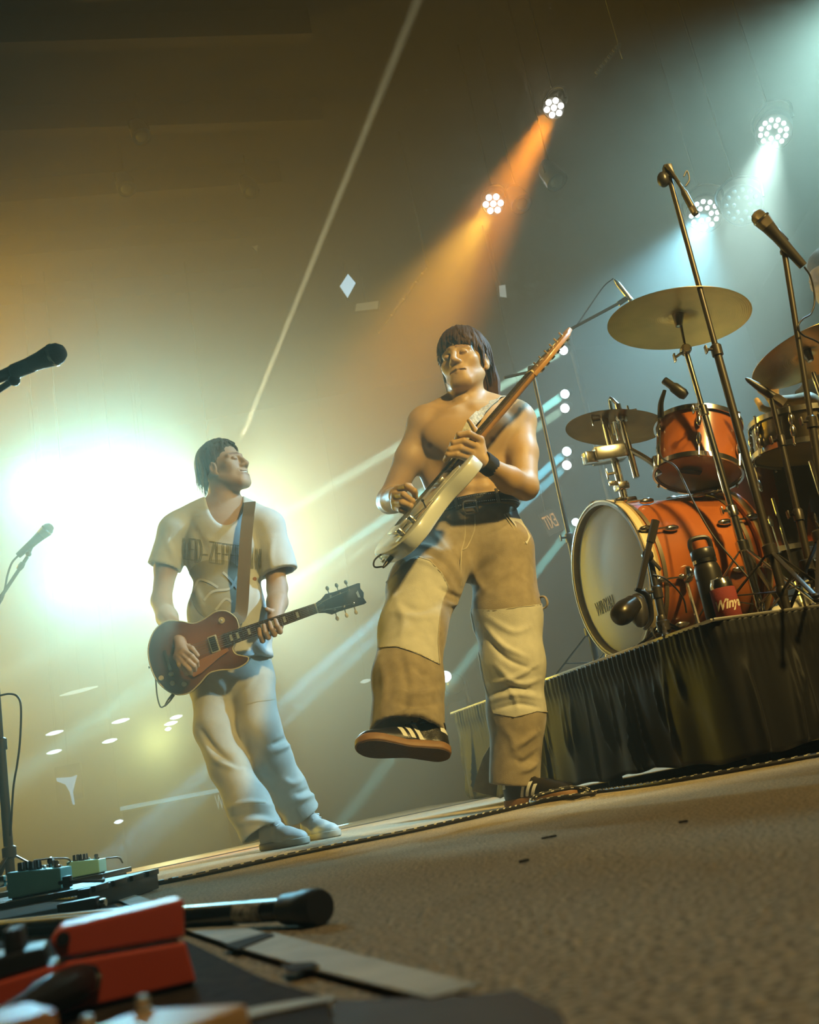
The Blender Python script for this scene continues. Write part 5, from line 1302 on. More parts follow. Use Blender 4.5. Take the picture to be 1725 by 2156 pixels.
# right crash
rcc = at(1700, 747, 3.35); cymbal('crash_cymbal', 'dark crash cymbal cut by the right edge of the picture', rcc, V(-.12, .16, 1), .205, CY2)
rtop = rcc - V(0, 0, .07); stand('cymbal_stand', 'chrome cymbal stand at the right edge holding the dark crash', V(rtop.x + .03, rtop.y, ZR), rtop, [(0, .0145), (.45, .012), (.8, .009)], .24, .26, CHROME, 3, .2)
stand('snare_stand', 'chrome basket stand carrying the snare drum', V(sn_c.x + .02, sn_c.y + .03, ZR), sn_c - V(0, 0.012, .095), [(0, .0135), (.5, .011)], .24, .22, CHROME, 3, 1.3)

# ================================================================ microphones
MICB = mat('mic_black', (0.03, 0.026, 0.022), 0.4); GRILLE = mat('mic_grille', (0.17, 0.14, 0.10), 0.35, 0.9, bump=0.9, bscale=900)
STANDB = mat('stand_black', (0.05, 0.042, 0.032), 0.38, 0.5)
def vocal_mic(name, label, head, tail, r=.026, group=None, gm=GRILLE, bm=MICB):
    h_, t_ = Vector(head), Vector(tail); d = (t_ - h_).normalized(); L = (t_ - h_).length; t = thing(name, t_, label, 'microphone', group)
    mb = MB(); mb.lathe([(0, -r * .05), (r * .6, r * .1), (r * .93, r * .55), (r, r * 1.05), (r * .97, r * 1.5), (r * .84, r * 2.3)], h_, d, 20); mb.build('grille', gm, t, 60)
    mb = MB(); mb.lathe([(r * 1.0, r * 1.0), (r * 1.05, r * 1.05), (r * 1.05, r * 1.25), (r * .95, r * 1.3)], h_, d, 20, cap=False); mb.build('grille_ring', DARKCHROME, t)
    mb = MB(); mb.lathe([(r * .84, r * 2.25), (r * .80, r * 2.5), (r * .66, r * 4), (r * .52, L - .012), (r * .50, L), (0, L)], h_, d, 20); mb.build('handle', bm, t, 60)
    return t
def mic_clip(par, p, d, up_):
    p = Vector(p); d = Vector(d).normalized(); mb = MB(); mb.lathe([(.0165, -.028), (.019, -.026), (.019, .026), (.0165, .028)], p, d, 14); mb.tube([p, p + Vector(up_)], .009, 8); mb.ball(p + Vector(up_), .015, 10); mb.build('mic_clip', BLACKPL, par, 60)
def cable(name, label, pts, r=.0032, m=None, n=8):
    c = catmull(pts, n); mb = MB(); mb.tube(c, r, 7); o = mb.build(name, m or RUBBER, None, 60, loc=c[0]); return tag(o, label, 'cable')
# tall boom stand between camera and kit, with its small microphone hanging at the top
f0 = V(at(1652, 1262, 3.02).x, 3.02, ZR); t0 = at(1404, 352, 3.02); t0.x = t0.x; t0 = V(*t0)
bs = stand('boom_stand', 'tall dark boom stand crossing in front of the big crash cymbal', f0, t0, [(0, .0135), (.56, .0095)], .26, .20, STANDB, 3, .5)
mb = MB(); mb.ball(at(1397, 378, 3.02), .026, 12, (.8, .8, 1.1)); mb.box(at(1408, 362, 3.02), (.03, .03, .05), None, .006); mb.build('boom_clutch', BLACKPL, bs)
mb = MB(); mb.tube([at(1404, 348, 3.0), at(1436, 395, 3.0), at(1462, 446, 3.0)], .0065, 8); mb.build('boom', STANDB, bs)
mb = MB(); mb.tube(catmull([at(1440, 372, 3.0), at(1447, 360, 3.0), at(1452, 378, 3.0), at(1444, 392, 3.0)], 5), .0028, 6); mb.build('cable_loop', RUBBER, bs)
t_ = thing('microphone', at(1440, 400, 2.99), 'slim condenser microphone hung from the tall boom stand', 'microphone'); mb = MB(); mb.lathe([(.010, 0), (.0115, .01), (.0115, .09), (.008, .10), (.004, .13)], at(1466, 452, 2.99), at(1432, 388, 2.99) - at(1466, 452, 2.99), 12); mb.build('handle', MICB, t_); mb = MB(); mb.lathe([(.0122, .006), (.0122, .03)], at(1466, 452, 2.99), at(1432, 388, 2.99) - at(1466, 452, 2.99), 12); mb.build('grille', GRILLE, t_)
# drummer's vocal microphone
vm = vocal_mic('microphone', 'ball-headed vocal microphone at the right edge above the crash', at(1590, 446, 2.95), at(1692, 560, 3.0), .0275)
vt = at(1652, 530, 3.0); vf = V(vt.x + .16, vt.y + .05, ZR)
vs = stand('boom_stand', 'thin dark stand holding the ball-headed vocal microphone', V(at(1760, 1240, 3.05).x, 3.05, ZR), vt, [(0, .0125), (.5, .0095)], .24, .22, STANDB, 3, 2.0)
mic_clip(vs, at(1640, 500, 2.98), at(1692, 560, 3.0) - at(1590, 446, 2.95), vt - at(1640, 500, 2.98))
cable('microphone_cable', 'cable looping from the drummer vocal microphone round its stand', [at(1694, 562, 3.0), at(1708, 585, 3.02), at(1716, 630, 3.04), at(1708, 660, 3.03), at(1690, 672, 2.98), at(1680, 690, 2.97), at(1692, 706, 3.0), at(1725, 722, 3.05), at(1760, 760, 3.1)], .0030)
# pencil microphone and stand left of the crash
of = V(at(1256, 1392, 4.15).x, 4.15, ZR); ot = at(1122, 782, 4.15)
os_ = stand('boom_stand', 'dark boom stand rising behind the pale guitar neck', of, ot, [(0, .0135), (.44, .0095)], .24, .20, STANDB, 3, .7)
mb = MB(); mb.tube([at(1062, 795, 4.15), ot, at(1200, 694, 4.15), at(1312, 634, 4.15)], .0075, 8); mb.box(ot, (.04, .04, .05), None, .01); mb.build('boom', STANDB, os_)
mb = MB(); mb.tube([at(1302, 640, 4.15), at(1320, 628, 4.15)], .012, 8); mb.build('mic_clip', BLACKPL, os_)
t_ = thing('microphone', at(1316, 615, 4.14), 'pencil microphone pointing down at the big crash cymbal', 'microphone'); mb = MB(); dd = at(1338, 643, 4.14) - at(1294, 588, 4.14); mb.lathe([(.004, 0), (.0105, .02), (.0115, .03), (.0115, dd.length * .8)], at(1294, 588, 4.14), dd, 12); mb.build('handle', DARKCHROME, t_); mb = MB(); mb.lathe([(.012, dd.length * .8), (.012, dd.length)], at(1294, 588, 4.14), dd, 12); mb.build('grille', GRILLE, t_)
cable('microphone_cable', 'thin cable slung from the pencil microphone to its boom', [at(1292, 586, 4.14), at(1270, 605, 4.16), at(1235, 655, 4.16), at(1205, 695, 4.15), at(1150, 740, 4.16)], .0028)
# tom clip microphone
tm = thing('microphone', at(1420, 815, 3.32), 'small black clip-on microphone on the rack tom rim', 'microphone')
mb = MB(); mb.tube(catmull([at(1392, 880, 3.34), at(1392, 850, 3.33), at(1400, 822, 3.32)], 5), [.020, .016, .011], 8, sx=.6); mb.build('clip', BLACKPL, tm)
mb = MB(); mb.lathe([(.012, 0), (.014, .004), (.014, .035), (.019, .045), (.020, .085), (.014, .098), (0, .099)], at(1398, 800, 3.31), at(1442, 832, 3.30) - at(1398, 800, 3.31), 14); mb.build('body', MICB, tm)
cable('microphone_cable', 'cable dropping from the tom microphone past the bass drum', [at(1390, 905, 3.34), at(1392, 960, 3.30), at(1425, 985, 3.22), at(1460, 1055, 3.13), at(1500, 1125, 3.10), at(1545, 1180, 3.08), at(1575, 1215, 3.06)], .0032)
# snare microphone on a short stand
sm_ = thing('microphone', at(1610, 825, 3.22), 'black snare microphone pointing down at the snare drum', 'microphone'); dd = at(1652, 850, 3.2) - at(1570, 796, 3.2)
mb = MB(); mb.lathe([(.003, 0), (.008, .012), (.012, .045), (.0135, .07), (.0135, dd.length * .72)], at(1570, 796, 3.2), dd, 14); mb.build('handle', MICB, sm_); mb = MB(); mb.lathe([(.0145, dd.length * .72), (.017, dd.length * .8), (.017, dd.length), (0, dd.length + .004)], at(1570, 796, 3.2), dd, 14); mb.build('grille', GRILLE, sm_)
ss = stand('short_boom_stand', 'short black stand holding the snare microphone', V(at(1712, 1235, 3.2).x, 3.2, ZR), at(1625, 840, 3.2), [(0, .0125), (.45, .0105), (.8, .0085)], .2, .16, STANDB, 3, 1.0)
# kick drum microphone
km = thing('microphone', at(1340, 1275, 3.12), 'fat black kick drum microphone in front of the pale head', 'microphone')
dd = at(1365, 1245, 3.15) - at(1300, 1302, 3.05)
mb = MB(); mb.lathe([(0, 0), (.020, .002), (.030, .012), (.036, .03), (.037, .055), (.031, .085), (.030, .10)], at(1298, 1303, 3.06), dd, 20); mb.build('grille', mat('kick_mic_grille', (.05, .042, .03), .3, .7), km, 60)
mb = MB(); mb.ball(at(1345, 1285, 3.13), .05, 14, (.62, .62, 1.15), frame(V(.12, .2, 1))); mb.build('body', MICB, km)
mb = MB(); mb.tube(catmull([at(1338, 1240, 3.13), at(1362, 1255, 3.14), at(1370, 1300, 3.15), at(1358, 1325, 3.15)], 6), [.01, .016, .016, .01], 8, sx=.5); mb.build('yoke', BLACKPL, km)
kf = V(at(1398, 1345, 3.2).x, 3.16, ZR)
ks = stand('short_boom_stand', 'short black stand of the kick drum microphone', kf, at(1366, 1160, 3.16), [(0, .013), (.55, .010)], .12, .05, STANDB, 3, .3)
mb = MB(); mb.tube([at(1379, 1098, 3.12), at(1346, 1240, 3.12)], .010, 8); mb.tube([at(1381, 1096, 3.12), at(1370, 1142, 3.12)], .0135, 8); mb.build('boom', STANDB, ks)
mb = MB(); mb.ball(at(1364, 1170, 3.14), .020, 10); mb.tube([at(1364, 1170, 3.14), at(1392, 1200, 3.14)], .006, 6); mb.build('boom_clutch', BLACKPL, ks)
cable('microphone_cable', 'cable running from the kick microphone over the riser', [at(1372, 1320, 3.15), at(1385, 1345, 3.15), V(kf.x + .06, 3.18, ZR + .012), V(kf.x + .2, 3.3, ZR + .012)], .003)
cable('microphone_cable', 'loose black cable hanging beside the kick microphone stand', [at(1375, 1210, 3.15), at(1400, 1218, 3.15), at(1425, 1240, 3.18), at(1440, 1262, 3.2), at(1446, 1290, 3.22)], .003)

# ================================================================ bottle and can on the riser edge
STEELB = mat('black_steel', (0.03, 0.026, 0.02), 0.35, 0.4)
bo = V(at(1516, 1300, 3.02).x, 3.02, ZR + .010)
bt = thing('water_bottle', bo, 'black insulated bottle with loop handle lid on the riser edge', 'bottle')
mb = MB(); mb.lathe([(.0, 0), (.038, 0), (.040, .004), (.040, .165), (.036, .18), (.031, .188)], bo, (0, 0, 1), 28); mb.build('body', STEELB, bt, 40)
mb = MB(); mb.lathe([(.0315, .186), (.0365, .188), (.0365, .199), (.0315, .201)], bo, (0, 0, 1), 28); mb.build('steel_ring', CHROME, bt)
mb = MB(); mb.lathe([(.035, .200), (.037, .204), (.037, .226), (.033, .232), (0, .233)], bo, (0, 0, 1), 28); lid = mb.build('lid', BLACKPL, bt)
mb = MB(); mb.tube(catmull([bo + V(-.030, 0, .228), bo + V(-.031, 0, .250), bo + V(-.024, 0, .266), bo + V(0, 0, .270), bo + V(.024, 0, .266), bo + V(.031, 0, .250), bo + V(.030, 0, .228)], 4), .0075, 8); mb.build('handle', BLACKPL, lid)
co_ = V(at(1536, 1292, 2.93).x, 2.935, ZR + .010)
cn = thing('drink_can', co_, 'drink can in a dark red sleeve reading Winyah', 'can')
mb = MB(); mb.lathe([(0, 0), (.034, 0), (.037, .004), (.037, .088), (.0355, .090)], co_, (0, 0, 1), 32); slv = mb.build('sleeve', mat('red_foam', (.22, .028, .020), .85, bump=.2, bscale=300), cn, 40)
mb = MB(); mb.lathe([(.033, .08), (.033, .100), (.031, .107), (.0265, .117), (.0275, .120), (.0255, .121), (.024, .117), (0, .117)], co_, (0, 0, 1), 32); mb.build('can', CHROME, cn, 40)
vs, fs_ = text_mesh('Winyah', .034, (1, 1.15), 0, .0011, .35); mb = MB(); a0 = math.atan2(CAM.y - co_.y, CAM.x - co_.x) + .38
mb.add([co_ + V(math.cos(a0 + v[0] / .0378) * .0378, math.sin(a0 + v[0] / .0378) * .0378, .040 + v[1] + v[0] * .08) for v in vs], fs_); mb.build('lettering', mat('cream_ink', (.70, .58, .40), .8), slv, 0)
# ---------------------------------------------------------------- drummer, mostly out of the picture to the right
D3 = 3.85
def p3(x, y, o=0.0): return at(x, y, D3 + o)
T = lambda *a: tuple(p3(*a))
b3 = V(p3(1760, 1000).x, 4.0, ZR)
per3 = thing('person', b3, 'drummer half hidden behind the cymbals at the right edge', 'person')
S = Shape(); hc = p3(1752, 582, .05); fw = V(-.95, -.3, 0).normalized(); up = V(0, 0, 1); lf = fw.cross(up)
H3 = Matrix(((lf.x, fw.x, up.x, hc.x), (lf.y, fw.y, up.y, hc.y), (lf.z, fw.z, up.z, hc.z), (0, 0, 0, 1)))
hp3 = head_shape(S, H3, 0, 1.0)
S.cone(T(1785, 690, .08), hp3(0, -.01, -.05), .068, .058, .03); S.cone(T(1785, 690, .0), T(1795, 690, .2), .06, .06, .04); S.ell(T(1800, 775, .1), (.15, .2, .2), None, .04); S.ell(T(1815, 930, .1), (.14, .18, .2), None, .05)
S.cone(T(1790, 740, .0), T(1772, 760, -.12), .07, .06, .04)
S.chain([T(1770, 760, -.14), T(1775, 830, -.2), T(1770, 885, -.25)], [.055, .05, .042], .03); S.chain([T(1770, 890, -.25), T(1700, 852, -.27), T(1640, 850, -.25)], [.046, .044, .030], .02)
for i, (x, y) in enumerate(((1596, 812), (1604, 800), (1616, 794), (1628, 796))):
    hand_chain(S, [p3(1622 + i * 4, 838, -.24), p3(x + 6, y + 10, -.27), p3(x, y, -.26), p3(x + 5, y - 14, -.24)], .012, .009); S.cone(T(1642, 862, -.25), T(1622 + i * 4, 838, -.24), .02, .013, .012)
hand_chain(S, [p3(1630, 868, -.26), p3(1605, 860, -.28), p3(1594, 842, -.27)], .014, .010)
pts = [p3(1580, 1000), p3(1900, 1000), p3(1900, 500), p3(1580, 500)]
lo = np.array([min(q[i] for q in pts) - .02 for i in range(3)]); hi = np.array([max(q[i] for q in pts) + .02 for i in range(3)]); lo[1] = D3 - .34; hi[1] = D3 + .34
P, Q = S.mesh(lo, hi, .009, [(*bx(p3(1622, 835, -.25), (.08, .07, .09)), .0038)], 1); body3 = skin_obj('body', P, Q, SKIN1, per3, [])
mb = MB(); mb.ball(hp3(0, -.02, .055), 1.0, 18, (.088, .108, .088), H3.to_3x3()); mb.build('hair', HAIR1, body3)
S = Shape(); S.cone(T(1788, 702, -.02), T(1796, 702, .22), .07, .07, .05); S.ell(T(1798, 775, .1), (.17, .23, .21), None, .05); S.ell(T(1815, 940, .1), (.17, .21, .22), None, .05); S.cone(T(1790, 740, .0), T(1745, 800, -.14), .085, .085, .04); S.cone(T(1770, 790, -.12), T(1690, 830, -.10), .07, .03, .04); S.field(fold_noise(.004, 77, 1))
P, Q = S.run(lo, hi, .009, 1); link_mesh('shirt', P, Q, mat('charcoal_shirt', (.035, .032, .028), .9), per3, True)
S = Shape(); S.cone(T(1800, 1020, .08), T(1672, 985, -.06), .10, .088, .04); S.chain([T(1672, 985, -.06), T(1655, 1100, -.04), T(1668, 1190, -.04)], [.088, .072, .060], .03)
S.cone(T(1820, 1020, .2), T(1700, 990, .3), .10, .085, .04); S.chain([T(1700, 990, .3), T(1720, 1180, .3)], [.08, .06], .03); S.field(fold_noise(.004, 78, 1.2))
pts = [p3(1540, 1260), p3(1900, 1260), p3(1900, 900), p3(1540, 900)]
lo = np.array([min(q[i] for q in pts) - .02 for i in range(3)]); hi = np.array([max(q[i] for q in pts) + .02 for i in range(3)]); lo[1] = D3 - .25; hi[1] = D3 + .48; lo[2] = ZR + .05
P, Q = S.run(lo, hi, .009, 1); link_mesh('trousers', P, Q, BLACKCLOTH, per3, True)
h3 = V(p3(1672, 1215, -.04).x, p3(1672, 1215, -.04).y, ZR + .035)
SH3 = dict(sole=BLACKPL, tread=RUBBER, upper=mat('cream_shoe', (.62, .57, .42), .6), lace=BLACKPL, stripe=WHITE_L)
up3 = shoe(per3, 'shoe', h3 + V(.10, .04, 0), V(-1, -.42, .12), (0, 0, 1), .28, SH3, 'plain', 1)
ck = [(-.03, .004), (-.008, -.012), (.0, -.013), (.035, .010), (.004, -.003), (-.006, -.004), (-.022, .010)]
cq_ = h3 + V(.03, -.065, .055); mb = MB(); mb.prism(ck[::-1], Matrix.Translation(cq_) @ Matrix.Rotation(math.radians(90), 4, 'X') @ Matrix.Rotation(math.radians(-22), 4, 'Y'), .004); mb.build('side_mark', BLACKPL, up3)
# kick pedal under the shoe
kp = thing('kick_pedal', h3 - V(0, 0, .033), 'chrome kick drum pedal under the pale shoe', 'pedal')
dv = V(-1, -.42, 0).normalized(); mb = MB(); mb.box(h3 + dv * .04 + V(0, 0, -.018), (.30, .085, .012), frame((0, 0, 1), dv + V(0, 0, .0)), .003); mb.build('footboard', DARKCHROME, kp)
mb = MB(); mb.box(h3 + dv * .05 + V(0, 0, -.030), (.34, .10, .006), frame((0, 0, 1), dv), .001); mb.build('base_plate', STANDB, kp)
for s in (-1, 1):
    e = h3 + dv * .20 + dv.cross(V(0, 0, 1)) * s * .05; mb = MB(); mb.tube([e + V(0, 0, -.03), e + V(0, 0, .16)], .009, 8); mb.build('post', CHROME, kp)
e = h3 + dv * .20; mb = MB(); mb.tube([e + V(0, 0, .15) - dv.cross(V(0, 0, 1)) * .06, e + V(0, 0, .15) + dv.cross(V(0, 0, 1)) * .06], .007, 8); mb.build('axle', CHROME, kp)
mb = MB(); mb.tube([e + V(0, 0, .15), e + dv * .05 + V(0, 0, .27)], .005, 6); mb.ball(e + dv * .05 + V(0, 0, .28), .022, 10, (1.2, 1, 1)); mb.build('beater', BLACKCLOTH, kp)
# drum stool
st = thing('drum_stool', V(b3.x + .12, b3.y + .05, ZR), 'round black drum stool behind the kit', 'stool')
sc_ = p3(1815, 1065, .12); mb = MB(); mb.lathe([(0, -.05), (.15, -.05), (.17, -.03), (.17, .0), (.15, .012), (0, .014)], sc_ - V(0, 0, .03), (0, 0, 1), 28); mb.build('seat', BLACKLEATHER, st)
mb = MB(); mb.tube([sc_ - V(0, 0, .06), V(sc_.x, sc_.y, ZR + .1)], .013, 8); mb.build('post', CHROME, st)
for k_ in range(3):
    a = .5 + 2.1 * k_; mb = MB(); mb.tube([V(sc_.x, sc_.y, ZR + .18), V(sc_.x + .22 * math.cos(a), sc_.y + .22 * math.sin(a), ZR + .012)], .009, 8); mb.build('leg', CHROME, st)
# ================================================================ things lying on the stage
GAFF = mat('pale_cloth_tape', (0.52, 0.47, 0.33), 0.75, noise=0.35, nscale=18, bump=0.2, bscale=120)
DARKTAPE = mat('dark_tape', (0.05, 0.040, 0.026), 0.9, spec=0.1)
MATM = mat('rubber_mat', (0.050, 0.036, 0.022), 0.95, noise=0.5, nscale=60, bump=0.5, bscale=250, spec=0.08)
BROWNT = mat('brown_tape', (0.11, 0.080, 0.045), 0.8, noise=0.3, nscale=10, spec=0.15)
RED = mat('orange_red_enamel', (0.66, 0.085, 0.030), 0.4)
MINT = mat('mint_enamel', (0.30, 0.82, 0.80), 0.4)
TANP = mat('tan_enamel', (0.52, 0.30, 0.11), 0.45)
def flat(px_pts, z, th):
    P_ = [ground(x, y, z) for x, y in px_pts]; n = len(P_); mb = MB()
    mb.add([(p.x, p.y, z) for p in P_] + [(p.x, p.y, z - th) for p in P_], [tuple(range(n)), tuple(range(2 * n - 1, n - 1, -1))] + [(i, (i + 1) % n, (i + 1) % n + n, i + n) for i in range(n)]); return mb, P_
mb, P_ = flat([(-250, 1925), (200, 1884), (400, 1985), (555, 2060), (690, 2100), (720, 2260), (300, 2500), (-400, 2500)], .004, .0035)
tag(mb.build('floor_mat', MATM, None, 0, loc=P_[0]), 'dark rubber mat under the red pedal', 'mat')
for i, (pg, lb) in enumerate((([(196, 1872), (232, 1866), (400, 1922), (330, 1930)], 'far piece of pale cloth tape beside the mint pedals'), ([(330, 1931), (401, 1923), (560, 1964), (498, 1992), (405, 1962)], 'short piece of pale cloth tape right of the lying stand'),
                          ([(500, 1994), (575, 1963), (720, 2000), (880, 2040), (1010, 2072), (905, 2100), (760, 2064), (640, 2034)], 'long piece of pale cloth tape across the carpet'))):
    mb, P_ = flat(pg, .0055, .0015); tag(mb.build('tape_strip', GAFF, None, 0, loc=P_[0]), lb, 'tape', 'pale tape along the mat')
for pg, lb in (([(470, 1988), (560, 1963), (578, 1968), (500, 1998)], 'dark tape crossing the pale strip near the lying stand'), ([(590, 2030), (660, 2024), (672, 2033), (610, 2046)], 'small dark tape scrap on the pale strip')):
    mb, P_ = flat(pg, .0068, .0012); tag(mb.build('tape_strip', DARKTAPE, None, 0, loc=P_[0]), lb, 'tape')
mb, P_ = flat([(700, 2105), (905, 2100), (1090, 2085), (1180, 2130), (1230, 2230), (700, 2230)], .0045, .003); tag(mb.build('tape_strip', BROWNT, None, 0, loc=P_[0]), 'smooth brown tape patch at the bottom edge', 'tape')
mb, P_ = flat([(380, 2150), (560, 2115), (700, 2094), (704, 2103), (560, 2132), (400, 2175)], .0058, .0012); tag(mb.build('tape_strip', GAFF, None, 0, loc=P_[0]), 'narrow pale tape edge at the bottom of the picture', 'tape')
# debris
for x, y in ((1165, 1765), (1150, 1768), (1105, 1818), (1440, 1735)):
    p = ground(x, y); mb = MB(); mb.box(p + V(0, 0, .003), (.012, .006, .003), frame((0, 0, 1), (1, .5 * (x % 3), 0)), .001); tag(mb.build('carpet_scrap', DARKTAPE, None, 40, loc=p), {1165: 'larger dark scrap of fluff in the middle of the carpet', 1150: 'dark scrap of fluff touching the larger one', 1105: 'tiny dark scrap nearest the bottom edge of the carpet', 1440: 'lone dark scrap of fluff right of the others on the carpet'}[x], 'debris', 'dark scraps on the carpet')
# flecked cable with its loop
path = [(-60, 1898), (40, 1893), (120, 1900), (200, 1893), (300, 1872), (420, 1848), (640, 1800), (870, 1754), (1040, 1716), (1120, 1697), (1180, 1684)]
pts = [ground(x, y) + V(0, 0, .007) for x, y in path]
c0_ = ground(1176, 1690); pts2 = [c0_ + V(.05, -.05, .008), c0_ + V(.10, .02, .018), c0_ + V(.05, .08, .034), c0_ + V(-.05, .06, .030), c0_ + V(-.08, -.01, .014), c0_ + V(-.02, -.06, .016), c0_ + V(.10, -.07, .010)]
pts3 = [RB + ru * .55 - rv * .16 + V(0, 0, .007), RB + ru * .15 - rv * .13 + V(0, 0, .007), RB + rv * .25 - ru * .14 + V(0, 0, .007), RB + rv * .9 - ru * .12 + V(0, 0, .007), RB + rv * 1.6 - ru * .16 + V(0, 0, .007)]
allc = catmull(pts + pts2 + pts3, 10)
fc = thing('stage_cable', pts[3], 'long flecked black cable snaking across the carpet with one loop', 'cable')
mb = MB(); mb.tube(allc, .0062, 8); mb.build('sheath', RUBBER, fc, 60)
L = [0]
for a, b in zip(allc, allc[1:]): L.append(L[-1] + (b - a).length)
mb = MB(); s_ = 0
while s_ < L[-1] - .03:
    def pos(u):
        i = max(0, min(len(L) - 2, int(np.searchsorted(L, u)) - 1)); return allc[i].lerp(allc[i + 1], (u - L[i]) / max(L[i + 1] - L[i], 1e-9))
    for ang in (2.2, 3.4, 4.6):
        a, b = pos(s_ + ang * .004), pos(s_ + ang * .004 + .008); d = (b - a).normalized(); sd = d.cross(V(0, 0, 1)).normalized(); up_ = sd.cross(d)
        r1_ = sd * math.cos(ang) * .0058 - up_ * math.sin(ang) * .0058; mb.box((a + b) / 2 + (r1_ if r1_.z > -.002 else -r1_) , (.009, .0028, .0028), frame(up_, d))
    s_ += .034
o = mb.build('flecks', mat('cable_fleck', (.75, .72, .60), .7), fc); o['kind'] = 'stuff'

# ---- compact stompbox in orange-red, seen from its side
pb_ = ground(415, 2078, .004); xa = V(-1, .0, 0)      # the pedal runs to the left from its near right corner
dirx = V(-.94, -.34, 0).normalized(); wid = V(-dirx.y, dirx.x, 0); wid = wid if wid.y > 0 else -wid
def stomp(name, label, p, dx, wd, L_, W_, H_, m):
    """p = bottom corner, dx = along the side facing us, wd = across; wedge box with treadle, knobs, jack"""
    t = thing(name, p, label, 'effect pedal'); s = L_ / .128
    def X(a, b, c): return p + dx * a * s + wd * b * W_ + V(0, 0, c * H_ / .058)
    def slab(prof, b0, b1):
        mb = MB(); n = len(prof); mb.add([X(a, b0, c) for a, c in prof] + [X(a, b1, c) for a, c in prof], [tuple(range(n)), tuple(range(2 * n - 1, n - 1, -1))] + [(i, (i + 1) % n, (i + 1) % n + n, i + n) for i in range(n)]); return mb
    def bev(o, w_=.0018):
        md = o.modifiers.new('bevel', 'BEVEL'); md.width = w_; md.segments = 2; md.limit_method = 'ANGLE'; return o
    bev(slab([(0, .003), (.128, .003), (.128, .030), (.080, .034), (.004, .030)], 0, 1).build('body', m, t, 0))
    bev(slab([(.004, .033), (.082, .037), (.086, .050), (.080, .056), (.002, .058)], .02, .98).build('treadle', m, t, 0))
    bev(slab([(.088, .034), (.128, .031), (.127, .046), (.090, .046)], .04, .96).build('knob_panel', BLACKPL, t, 0))
    for b in (.2, .5, .8):
        mb = MB(); mb.lathe([(.006, 0), (.0062, .002), (.0055, .013), (.005, .014)], X(.108, b, .046), (0, 0, 1), 12); kn = mb.build('knob', BLACKPL, t); mb = MB(); mb.box(X(.112, b, .055), (.0015, .0015, .012)); mb.build('pointer', WHITE_L, kn)
    mb = MB(); mb.lathe([(.0045, -.002), (.0045, .004), (0, .004)], X(.078, 0, .049), -wd, 10); mb.build('hinge_pin', BLACKPL, t)
    bev(slab([(.002, 0), (.126, 0), (.126, .004), (.002, .004)], .02, .98).build('rubber_base', RUBBER, t, 0))
    return t, X
red, RXf = stomp('effect_pedal', 'orange-red stompbox in the left foreground with a plug in its side', pb_, dirx, wid, .132, .072, .056, RED)
jk = RXf(.066, 0, .021)
jt = thing('jack_plug', jk, 'fat black jack plug pushed into the red pedal', 'plug')
d_ = (-wid * 1.0 + dirx * .62 + V(0, 0, -.04)).normalized()
mb = MB(); mb.lathe([(.0055, -.006), (.0055, .004), (.0105, .005), (.0115, .012), (.0115, .05), (.009, .058), (.0062, .085), (.0045, .10)], jk, d_, 16); mb.build('barrel', BLACKPL, jt)
mb = MB(); mb.lathe([(.0095, 0), (.0095, .005), (.006, .006)], jk, -wid, 8); mb.build('jack_nut', CHROME, jt)
mb = MB(); mb.tube(catmull([jk + d_ * .095, jk + d_ * .13, jk + d_ * .16 + dirx * .04, jk + dirx * .28 - wid * .10 + V(0, 0, -.012)], 6), .0040, 8); mb.build('lead', RUBBER, jt)
# tan pedal, only its corner in the picture
tp = thing('effect_pedal', ground(330, 2260, .004), 'tan pedal cut off by the bottom edge of the picture', 'effect pedal')
o_ = at(300, 2122, .50); zt_ = o_.z; dx = (at(110, 2160, .46) - o_); dx.z = 0; dx.normalize(); wy = V(-dx.y, dx.x, 0); wy = -wy if wy.y > 0 else wy
mb = MB(); mb.box(o_ + dx * .055 + wy * .035 - V(0, 0, (zt_ - .006) / 2), (.11, .07, zt_ - .006), frame((0, 0, 1), dx), .004); mb.build('body', TANP, tp)
kq = o_ + dx * .014 + wy * .018; mb = MB(); mb.lathe([(.0042, -.002), (.0042, .002), (.0030, .003), (.0030, .007), (.002, .008)], kq, (0, 0, 1), 14); mb.build('knob', CHROME, tp)
kq = o_ + dx * .045 + wy * .02; mb = MB(); mb.lathe([(.0042, -.002), (.0042, .002), (.0030, .003), (.0030, .007), (.002, .008)], kq, (0, 0, 1), 14); mb.build('knob', CHROME, tp)
tp2 = thing('effect_pedal', at(30, 2150, .46), 'orange-brown pedal corner below the fat black plug', 'effect pedal'); o2_ = at(62, 2128, .44)
mb = MB(); mb.box(V(o2_.x - .02, o2_.y + .0, o2_.z / 2 + .002), (.05, .05, o2_.z - .004), frame((0, 0, 1), (1, .7, 0)), .004); mb.build('body', mat('amber_enamel', (.40, .20, .08), .45), tp2)

